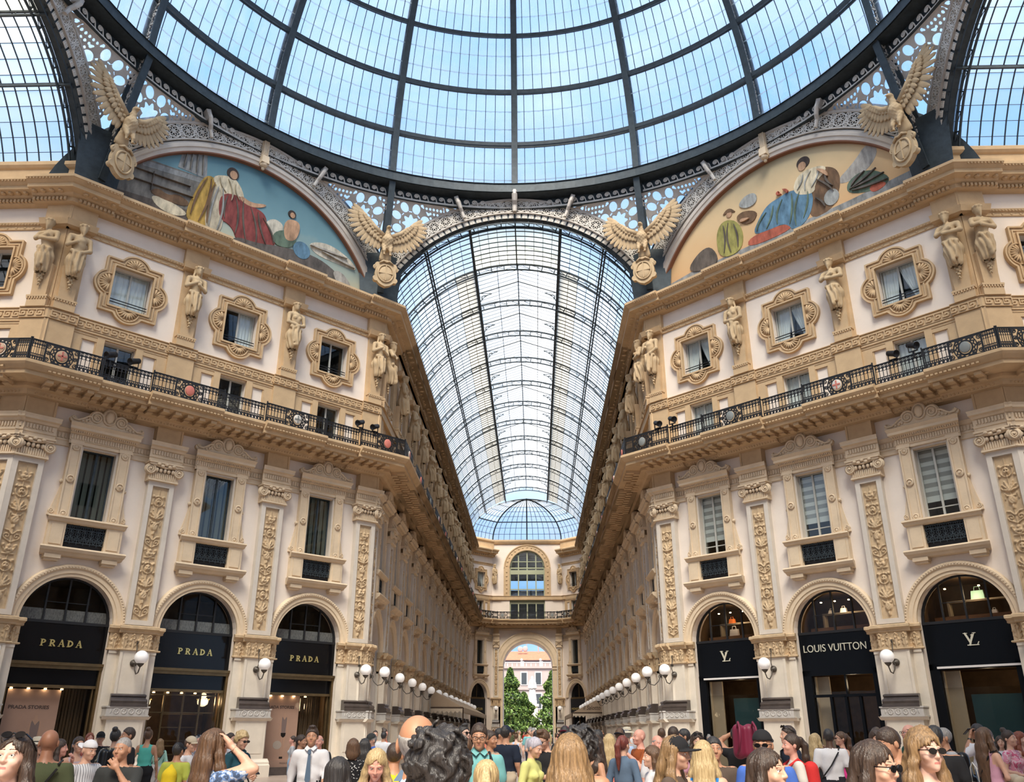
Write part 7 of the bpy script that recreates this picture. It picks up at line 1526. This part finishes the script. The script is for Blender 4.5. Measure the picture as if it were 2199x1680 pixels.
def person(u, v, d, face, sex, hair, hcol, skin, top, tmat, bottom, bmat, pose='down', label='', extra=(), yaw=0, pitch=0, group=None, far=False, scale_x=1):
    ry = pix_ray(u, v); P = CAMP + ry * (d / ry.y); H = P.z; q = 'far' if d > 22 or far else ('near' if d < 7.6 else 'mid'); sc_ = max(.80, min(1.10, H / (1.775 if hair not in ('curly',) else 1.80)))
    key = (sex, top, bottom, pose, q)
    if key not in BODYC: BODYC[key] = build_body(*key)
    hp = head_part(sex, q); yw, pt = math.radians(yaw), math.radians(pitch); mk = (key, yaw, pitch)
    if mk not in MESHC:
        me = np_mesh('person', BODYC[key] + [(turn(hp[0], yw, pt), hp[1], hp[2].astype(int))], ['skin_f'] * 8); MESHC[mk] = me
    dr = CAMP - P; th = math.atan2(dr.x, -dr.y) + math.radians(face); o = ob('person', MESHC[mk]); o.location = (P.x, P.y, 0); o.rotation_euler = (0, 0, th); o.scale = (sc_ * scale_x, sc_ * scale_x, sc_)
    cm = lambda n: MATS['cloth_' + n]
    for i, m in enumerate((MATS['skin_' + skin], cm(tmat), cm(bmat), cm('white' if (u * 7) % 3 else 'black'), MATS['eye'], MATS['lips_' + skin], MATS['hair_' + (hcol or 'dark')], MATS['eye_white'])): o.material_slots[i].link = 'OBJECT'; o.material_slots[i].material = m
    tag(o, label, 'person', group)
    if hair:
        hk = ('hair', hair, q, yaw, pitch)
        if hk not in MESHC: hv = hair_part(hair, q); MESHC[hk] = np_mesh('hair', [(turn(hv[0], yw, pt), hv[1], 0)], ['hair_dark'])
        ho = ob('hair', MESHC[hk], o); ho.material_slots[0].link = 'OBJECT'; ho.material_slots[0].material = MATS['hair_' + hcol]
    HM = Matrix.Translation(Vector(NECK)) @ Matrix.Rotation(yw, 4, 'Z') @ Matrix.Rotation(pt, 4, 'X') @ Matrix.Translation(-Vector(NECK))
    for e in extra:
        n, _, a = e.partition(':')
        if n == 'sun': ob('sunglasses', GL, o).matrix_local = HM
        elif n == 'sunup': ob('sunglasses', GL, o).matrix_local = HM @ Matrix.Translation((0, .045, .105)) @ Matrix.Translation((0, -.1, 1.638)) @ Matrix.Rotation(math.radians(-28), 4, 'X') @ Matrix.Scale(1.12, 4) @ Matrix.Translation((0, .1, -1.638))
        elif n == 'glasses': ob('glasses', GT, o).matrix_local = HM
        elif n in ('cap', 'capback'): c = ob('cap', np_mesh('cap', [(CAP[0], CAP[1], 0)], ['cloth_' + a]), o); c.matrix_local = HM @ (Matrix.Rotation(PI, 4, 'Z') if n == 'capback' else Matrix.Identity(4))
        elif n == 'hat': ob('sun_hat', sunhat_mesh(a), o).matrix_local = HM
        elif n == 'pack': ob('backpack', backpack_mesh(a), o)
        elif n == 'strap': ob('strap', ME['strap'], o)
        elif n == 'tie': ob('necktie', tie_mesh(), o)
        elif n == 'collar': ob('collar', collar_mesh('cloth_' + a), o)
        elif n == 'phone':
            w = POSE[pose][1][1]; p = ob('phone', ME['phone'], o, (w[0] - .02, w[1] - .06, w[2] + .07)); p.rotation_euler = (math.radians(-50), 0, 0)
        elif n == 'bag': ob('handbag', bag_mesh(a), o, (.30, -.04, .62))
        elif n == 'hipbag': ob('handbag', bag_mesh(a, .12, .14), o, (.16, .16, .92)); ob('strap', ME['strap'], o)
        elif n == 'drawstring':
            s = SDF((-.2, .05, .9), (.2, .36, 1.5), .02); s.seg((0, .19, 1.02), (0, .17, 1.25), .13, .12, .05); s.seg((0, .17, 1.25), (0, .14, 1.40), .11, .03, .04); V, Q, T = s.mesh(); ob('drawstring_bag', np_mesh('drawstring_bag', [(V, Q, 0)], [a]), o)
        elif n == 'watch': w = POSE[pose][1]; b = MB(); b.tube([tuple(Vector(w[1]).lerp(Vector(w[0]), .15)), tuple(Vector(w[1]).lerp(Vector(w[0]), .22))], .032, 8); ob('wristband', b.mesh('wristband', a), o)
        elif n == 'jacket':
            s = SDF((-.30, -.45, .9), (.30, -.05, 1.25), .02); s.seg((-.2, -.22, 1.08), (.16, -.28, 1.10), .085, .075, .04); s.seg((-.1, -.28, 1.04), (.12, -.3, .98), .06, .05, .04); s.warp(lambda X, Y, Z: .010 * np.sin(X * 40 + Z * 30)); V, Q, T = s.mesh(); ob('folded_jacket', np_mesh('folded_jacket', [(V, Q, 0)], [a]), o)
        elif n == 'beard':
            s = SDF((-.08, -.13, 1.50), (.08, .01, 1.64), .008); s.ell((0, -.055, 1.563), (.052, .055, .050), .01); s.f = np.maximum(s.f, np.maximum(s.ax[2][None, None, :] - 1.585 + 0 * s.f, .050 - np.hypot(s.ax[0][:, None, None] * .9, (s.ax[2][None, None, :] - 1.60)) + 0 * s.f) * 1.0).astype(np.float32); V, Q, T = s.mesh()
            if len(Q): ob('beard', np_mesh('beard', [(V, Q, 0)], ['hair_' + (hcol or 'dark')]), o).matrix_local = HM
    return o
PEOPLE = [
 (38, 1573, 5.0, -12, 'f', 'long', 'dark', 'p', 'short', 'navystripe', 'trousers', 'navy', 'down', 'woman in navy striped tee, sunglasses pushed up on dark hair', ('sunup:',), -14, -8),
 (2, 1580, 7.4, 170, 'f', 'long', 'dark', 'f', 'short', 'black', 'trousers', 'black', 'down', 'dark-haired woman seen from behind, close to the striped-tee woman'),
 (112, 1562, 8.5, 172, 'm', None, 'black', 'b', 'short', 'olive', 'trousers', 'black', 'down', 'bald man in olive T-shirt with shoulder strap, seen from behind', ('strap:',)),
 (84, 1583, 13, 40, 'f', 'bob', 'brown', 'f', 'tank', 'offwhite', 'skirt', 'beige', 'down', 'woman in a white sun hat with black band', ('hat:straw',)),
 (132, 1586, 12.5, 78, 'f', 'long', 'dark', 'r', 'tank', 'black', 'trousers', 'denim', 'chin', 'woman in dark tank top eating, turned sideways'),
 (172, 1580, 13.5, 20, 'f', 'pony', 'dark', 'f', 'tank', 'pinkstripe', 'shorts', 'beige', 'phone', 'woman in pink-striped tank top with dark sunglasses', ('sun:',)),
 (193, 1587, 11.2, 38, 'm', None, 'dark', 'f', 'short', 'plaid', 'shorts', 'denim', 'down', 'boy in white checked tee and backward white cap', ('capback:white',), 0, 10),
 (218, 1570, 19, 5, 'm', 'short', 'black', 'f', 'short', 'black', 'trousers', 'denim', 'down', 'man in black cap and black tee by the pier', ('cap:black',), 0, 12),
 (195, 1573, 22, 10, 'f', 'bob', 'red', 'r', 'tank', 'redstripe', 'skirt', 'red', 'down', 'red-faced woman in red striped top by the pier'),
 (251, 1565, 15.5, 160, 'f', 'bun', 'black', 'f', 'short', 'camo', 'trousers', 'black', 'down', 'woman with black bun in camouflage shirt, seen from behind', ('pack:leather_black',)),
 (278, 1561, 15, -70, 'm', 'short', 'dark', 't', 'short', 'black', 'trousers', 'black', 'down', 'bearded man in black tee turned sideways by the pier', ('beard:',)),
 (268, 1581, 9.4, -24, 'm', 'buzz', 'grey', 't', 'short', 'dgrey', 'trousers', 'dgrey', 'chin', 'older man in dark grey-green tee with hand at chin', (), -8),
 (321, 1565, 19, 165, 'f', 'bun', 'brown', 't', 'tank', 'aqua', 'trousers', 'black', 'down', 'woman in aqua top with brown bun, back turned'),
 (345, 1586, 23, 200, 'f', 'long', 'light', 'p', 'long', 'mint', 'shorts', 'offwhite', 'hold', 'woman in mint sweater and white shorts', ('hipbag:leather_white',)),
 (385, 1594, 13.5, 150, 'm', 'short', 'black', 'o', 'short', 'lime', 'trousers', 'khaki', 'hold', 'youth in lime tee with yellow drawstring bag', ('cap:black', 'drawstring:cloth_yellow')),
 (410, 1580, 14.5, 60, 'm', 'short', 'brown', 'f', 'short', 'white', 'shorts', 'monoprint', 'hold', 'man in cream cap and white tee', ('cap:beige',), 0, 8),
 (428, 1577, 17, 20, 'm', 'buzz', 'grey', 'r', 'short', 'monoprint', 'trousers', 'black', 'down', 'pink-faced man with sunglasses behind the cream cap', ('sunup:',)),
 (465, 1563, 7.2, 128, 'f', 'long', 'brown', 'f', 'short', 'floral', 'trousers', 'denim', 'hair', 'woman in blue floral top running a hand through brown hair', ('watch:leather_black',)),
 (497, 1573, 19, 60, 'f', 'pony', 'dark', 'f', 'short', 'white', 'trousers', 'black', 'down', 'woman with dark ponytail in white blouse by the pier'),
 (518, 1567, 13, 42, 'f', 'messy', 'blonde', 'f', 'short', 'dteal', 'trousers', 'lgrey', 'phone', 'short-haired blonde woman in dark teal polo with phone', ('sun:', 'collar:dteal', 'phone:', 'strap:'), 0, 14),
 (672, 1560, 13, -6, 'm', 'quiff', 'dark', 't', 'roll', 'white', 'trousers', 'skinny', 'walk', 'man in white shirt and navy tie walking', ('tie:', 'collar:white')),
 (648, 1577, 17, 70, 'm', 'short', 'dark', 't', 'long', 'monoprint', 'trousers', 'black', 'phone', 'man in patterned shirt behind the man with tie'),
 (686, 1577, 16.5, -20, 'm', 'fringe', 'grey', 'r', 'short', 'dgrey', 'trousers', 'black', 'down', 'ruddy man partly hidden behind the man with tie'),
 (760, 1585, 13, 172, 'f', 'bob', 'brown', 'f', 'short', 'dots', 'dress', 'dots', 'down', 'woman with brown bob in black dotted dress'),
 (784, 1585, 13.6, 180, 'f', 'long', 'black', 'f', 'short', 'black', 'trousers', 'black', 'down', 'woman with long black hair beside the dotted dress'),
 (800, 1574, 17, -60, 'm', 'short', 'grey', 'f', 'short', 'blue', 'trousers', 'beige', 'down', 'man in grey cap and blue polo shirt', ('cap:dgrey', 'collar:blue'), 0, 8),
 (825, 1571, 26, 160, 'm', 'short', 'black', 't', 'long', 'white', 'trousers', 'black', 'hold', 'waiter in white shirt and black trousers, back turned'),
 (730, 1624, 6.6, 150, 'f', 'bob', 'black', 'f', 'tank', 'white', 'trousers', 'black', 'down', 'short dark-haired woman with bare neck, back turned'),
 (810, 1602, 7.4, -10, 'f', 'long', 'blonde', 'r', 'short', 'sky', 'trousers', 'jeans', 'phone', 'blonde woman looking down in pale blue', (), 8, 24),
 (848, 1592, 8.6, 178, 'm', 'buzz', 'dark', 't', 'short', 'yellow', 'trousers', 'black', 'down', 'man in yellow carrying a black backpack', ('pack:cloth_yellow',)),
 (899, 1524, 4.05, 168, 'm', 'fringe', 'grey', 'o', 'long', 'sky', 'trousers', 'denim', 'down', 'bald tanned man in light denim shirt, back turned', ('collar:denim',)),
 (943, 1560, 3.35, 180, 'f', 'curly', 'black', 'o', 'short', 'black', 'trousers', 'black', 'down', 'person with a mass of curly black hair, back turned'),
 (1030, 1550, 9.6, 6, 'm', 'short', 'dark', 't', 'short', 'teal', 'trousers', 'jeans', 'down', 'man in teal polo with glasses and backpack straps', ('glasses:', 'pack:leather_black', 'collar:teal'), -8, 12),
 (1045, 1628, 5.4, 176, 'f', 'pony', 'blonde', 'p', 'tank', 'white', 'trousers', 'denim', 'down', 'girl with long blonde ponytail, back turned'),
 (998, 1557, 14, 20, 'm', 'quiff', 'black', 'p', 'long', 'offwhite', 'trousers', 'black', 'down', 'pale man with sunglasses and cream scarf', ('sun:', 'collar:offwhite'), 20, -10),
 (979, 1556, 12.5, -10, 'm', 'buzz', 'dark', 'r', 'short', 'olive', 'trousers', 'black', 'down', 'ruddy man with shaved head looking down', (), 0, 22),
 (1001, 1582, 10.8, 178, 'm', 'buzz', 'brown', 't', 'short', 'khaki', 'trousers', 'khaki', 'down', 'man with cropped brown hair, back turned'),
 (1087, 1557, 16, 150, 'm', 'short', 'black', 't', 'short', 'navy', 'trousers', 'beige', 'phone1', 'man in navy tee, dark cap and beige trousers holding phone', ('cap:navy', 'phone:')),
 (1074, 1563, 18, 90, 'm', 'short', 'black', 't', 'short', 'white', 'trousers', 'dgrey', 'down', 'man in white tee behind the navy tee'),
 (1053, 1568, 13.4, 60, 'm', 'short', 'dark', 'o', 'short', 'beige', 'trousers', 'denim', 'down', 'tanned man in beige behind the teal polo'),
 (1142, 1580, 11.6, 60, 'f', 'short', 'lav', 'f', 'roll', 'citron', 'trousers', 'khaki', 'hold', 'woman with lavender-grey hair in citron cardigan with tan bag', ('bag:leather_tan',), 0, 20),
 (1170, 1563, 12.6, -30, 'm', 'quiff', 'brown', 'f', 'short', 'black', 'trousers', 'black', 'phone', 'young man in black tee and sunglasses looking down', ('sun:',), 0, 24),
 (1222, 1573, 4.9, 184, 'f', 'vlong', 'light', 'f', 'tank', 'black', 'trousers', 'rust', 'down', 'woman with very long light brown hair, back turned'),
 (1247, 1557, 6.6, 172, 'f', 'curly', 'black', 'o', 'bare', 'black', 'skirt', 'red', 'down', 'woman with curly black hair, black straps and red skirt'),
 (1273, 1577, 11, -62, 'f', 'wavy', 'dark', 't', 'tank', 'black', 'skirt', 'red', 'down', 'woman in black and white strap top with glasses', ('glasses:',)),
 (1284, 1566, 15, 176, 'm', 'short', 'black', 't', 'short', 'navy', 'trousers', 'dgrey', 'down', 'broad man in navy tee, back turned'),
 (1308, 1575, 13.6, 176, 'f', 'long', 'blonde', 'f', 'tank', 'redstripe', 'dress', 'redstripe', 'down', 'blonde woman in red striped sundress, back turned'),
 (1337, 1578, 12.4, 150, 'f', 'pony', 'auburn', 'f', 'long', 'denim', 'trousers', 'khaki', 'down', 'woman with auburn ponytail in denim-blue sweatshirt'),
 (1331, 1563, 17, 165, 'm', 'short', 'brown', 'f', 'short', 'sky', 'trousers', 'denim', 'down', 'man in navy cap and pale shirt', ('capback:navy',)),
 (1346, 1562, 19, 170, 'm', 'short', 'grey', 'f', 'short', 'grey', 'trousers', 'beige', 'down', 'man in pale straw hat, back turned', ('hat:straw',)),
 (1372, 1563, 14.4, -62, 'm', None, 'brown', 'r', 'short', 'rust', 'trousers', 'beige', 'point', 'bald man in rust tee raising a finger'),
 (1398, 1600, 10.2, -70, 'f', 'bob', 'brown', 'f', 'roll', 'white', 'trousers', 'black', 'hold', 'woman in white blouse with black leather bag', ('bag:leather_black',)),
 (1213, 1558, 17.5, 170, 'm', 'short', 'black', 't', 'short', 'dgrey', 'trousers', 'black', 'down', 'man in burgundy cap by the awning', ('capback:burg',)),
 (1445, 1577, 7.2, 72, 'f', 'long', 'light', 'f', 'short', 'brownt', 'trousers', 'burg', 'hold', 'girl in black baseball cap and dark grey tee', ('cap:black',), 0, 8),
 (1508, 1588, 8.0, 176, 'f', 'long', 'blonde', 'f', 'tank', 'royal', 'trousers', 'denim', 'down', 'blonde woman in royal blue tank top, back turned'),
 (1531, 1580, 9.4, 10, 'm', 'short', 'black', 't', 'short', 'brownt', 'trousers', 'black', 'down', 'dark-haired man in brown tee behind the blue tank top'),
 (1496, 1573, 13.5, 10, 'f', 'wavy', 'dark', 'f', 'short', 'pink', 'trousers', 'lgrey', 'down', 'woman in pink and white with sunglasses on her head', ('sunup:',)),
 (1445, 1559, 14.6, 178, 'm', 'short', 'dark', 't', 'long', 'white', 'trousers', 'navy', 'down', 'dark-haired man in white shirt, back turned'),
 (1420, 1563, 21, 178, 'm', 'short', 'brown', 't', 'long', 'white', 'trousers', 'black', 'down', 'brown-haired man in white shirt, farther down the arcade'),
 (1411, 1576, 12.8, 30, 'm', 'fringe', 'grey', 'r', 'short', 'white', 'trousers', 'beige', 'chin', 'bald pink-faced man on the phone in white'),
 (1467, 1564, 15.5, -80, 'm', 'short', 'black', 't', 'short', 'white', 'trousers', 'dgrey', 'down', 'black-haired man in white shirt turned sideways'),
 (1580, 1560, 14.4, 160, 'm', 'short', 'black', 't', 'short', 'black', 'trousers', 'jeans', 'head', 'man in black tee and pale jeans with raised hands'),
 (1635, 1565, 8.2, -8, 'm', 'buzz', 'black', 't', 'short', 'blue', 'trousers', 'navy', 'down', 'man in backward black cap and black sunglasses', ('sun:', 'capback:black'), 0, 4),
 (1644, 1604, 5.2, 62, 'f', 'long', 'dark', 'f', 'short', 'black', 'trousers', 'black', 'down', 'dark-haired woman in profile below the man with black cap'),
 (1690, 1557, 13.2, -68, 'm', 'short', 'dark', 'f', 'short', 'navy', 'trousers', 'navy', 'hold', 'man in navy tee with sunglasses on his head', ('sunup:', 'strap:')),
 (1697, 1574, 10.8, -72, 'f', 'pony', 'dark', 'r', 'short', 'offwhite', 'trousers', 'red', 'down', 'woman with dark ponytail and red backpack', ('pack:cloth_red',)),
 (1750, 1574, 16.2, 140, 'f', 'long', 'blonde', 'f', 'cap', 'black', 'skirt', 'black', 'chin', 'blonde woman in black top and black skirt'),
 (1777, 1563, 15, 176, 'm', 'buzz', 'black', 'd', 'short', 'white', 'trousers', 'skinny', 'down', 'man in pale grey tee with crossbody strap, back turned', ('strap:',)),
 (1803, 1570, 17, -64, 'f', 'pony', 'brown', 'f', 'tank', 'fuchsia', 'dress', 'fuchsia', 'down', 'woman in fuchsia dress with sunglasses', ('sun:',)),
 (1866, 1586, 4.7, 58, 'f', 'long', 'dark', 'f', 'short', 'black', 'trousers', 'black', 'down', 'woman with straight dark hair and black sunglasses in profile', ('sun:',), 4, 6),
 (1912, 1557, 7.9, -44, 'm', 'short', 'dark', 't', 'short', 'black', 'trousers', 'black', 'down', 'bearded man in black V-neck looking down', ('beard:',), -10, 20),
 (1976, 1562, 5.7, 28, 'f', 'wavy', 'light', 'p', 'bare', 'lgrey', 'trousers', 'lgrey', 'down', 'woman with wavy light brown hair, oval sunglasses and bare shoulders', ('sun:',), 10, 2),
 (1881, 1564, 12.6, 10, 'f', 'wavy', 'dark', 'f', 'short', 'white', 'trousers', 'denim', 'down', 'dark-haired woman in white behind the bearded man'),
 (1949, 1553, 14, -64, 'm', 'fringe', 'dark', 'r', 'short', 'green', 'trousers', 'denim', 'down', 'balding man in green tee with glasses', ('glasses:',)),
 (2003, 1556, 10.2, 176, 'm', 'short', 'black', 't', 'short', 'black', 'trousers', 'black', 'down', 'black-haired man in black, back turned'),
 (2022, 1562, 13, -70, 'm', 'short', 'grey', 't', 'short', 'grey', 'shorts', 'khaki', 'down', 'grey-haired man in grey tee with black backpack', ('pack:leather_black',)),
 (2095, 1553, 16, -120, 'm', 'short', 'black', 't', 'short', 'white', 'trousers', 'denim', 'ear', 'man in white tee holding a phone to his ear', ('phone:', 'watch:leather_black')),
 (2112, 1561, 12.6, 130, 'f', 'vlong', 'brown', 'f', 'tank', 'pink', 'skirt', 'black', 'fold', 'woman with very long brown hair in pink top carrying jacket', ('jacket:cloth_beige', 'hipbag:leather_white')),
 (2163, 1567, 15, 64, 'f', 'bun', 'dark', 'f', 'cap', 'pinkprint', 'long', 'pinkprint', 'hold', 'dark-haired woman in long pink printed dress'),
 (2188, 1570, 16.2, 66, 'f', 'long', 'red', 'p', 'tank', 'pink', 'dress', 'pink', 'down', 'woman with copper red hair in pink'),
 (2146, 1580, 18.5, 0, 'f', 'bob', 'dark', 'f', 'short', 'white', 'trousers', 'denim', 'down', 'woman looking out between the two pink dresses'),
]
for a in PEOPLE: person(*a)
# burgundy rucksack held over a shoulder
bp = ob('rucksack', backpack_mesh('leather_burg')); ry_ = pix_ray(1603, 1590); pp_ = CAMP + ry_ * (13.7 / ry_.y); bp.location = (pp_.x, pp_.y - .05, pp_.z - 1.22); tag(bp, 'burgundy rucksack raised beside the man with lifted hands', 'backpack')
# the crowd farther down the arcade
rc = random.Random(11); tops = ['white', 'offwhite', 'black', 'navy', 'sky', 'grey', 'coral', 'beige', 'pink', 'teal', 'denim', 'red', 'lgrey', 'olive', 'mint']; bots = ['black', 'denim', 'beige', 'navy', 'khaki', 'jeans', 'offwhite']
word = {'offwhite': 'cream', 'lgrey': 'pale grey', 'sky': 'pale blue', 'jeans': 'faded denim', 'dgrey': 'charcoal'}; taken = []
for i in range(64):
    for _ in range(60):
        y = rc.uniform(2, 74); x = rc.uniform(-5.2, 5.2) if y > 18 else rc.uniform(-9, 9)
        if y < 18 and abs(x) + y > 23: continue
        if abs(x) > 3.6 and 38 < y < 72: continue
        if all(math.hypot(x - p, y - q) > .9 for p, q in taken): break
    taken.append((x, y)); dy = y - CAMP.y; hz = rc.uniform(1.56, 1.86); dv = Vector((x, y, hz)) - CAMP; cu = 1099.5 + FPX * dv.dot(_r2) / dv.dot(_f); cv = 840 - FPX * dv.dot(_u2) / dv.dot(_f)
    sex = rc.choice('mf'); tm, bm = rc.choice(tops), rc.choice(bots); hs = rc.choice(['short', 'buzz', 'short', 'quiff'] if sex == 'm' else ['long', 'bob', 'pony', 'bun']); hc = rc.choice(['black', 'dark', 'brown', 'dark', 'blonde', 'grey']); bt = rc.choice(['trousers', 'shorts'] if sex == 'm' else ['trousers', 'skirt', 'dress', 'shorts']); po = rc.choice(['down', 'walk', 'hold', 'phone']); fc = rc.choice([0, 20, 170, 180, 190, -30, 90, -90])
    nm = ('man' if sex == 'm' else 'woman') + ' with %s %s hair in %s%s' % ({'short': 'short', 'buzz': 'cropped', 'quiff': 'swept', 'long': 'long', 'bob': 'bobbed', 'pony': 'tied', 'bun': 'pinned-up'}[hs], hc, word.get(tm, tm), ' dress' if bt == 'dress' else ' top and ' + word.get(bm, bm) + ' ' + bt) + ', in the crowd'
    person(cu, cv, dy, fc, sex, hs, hc, rc.choice('fptofr'), 'short' if sex == 'm' else rc.choice(['short', 'tank']), tm, bt, tm if bt == 'dress' else bm, po, nm, group='crowd down the arcade', far=True)
bpy.context.view_layer.update()
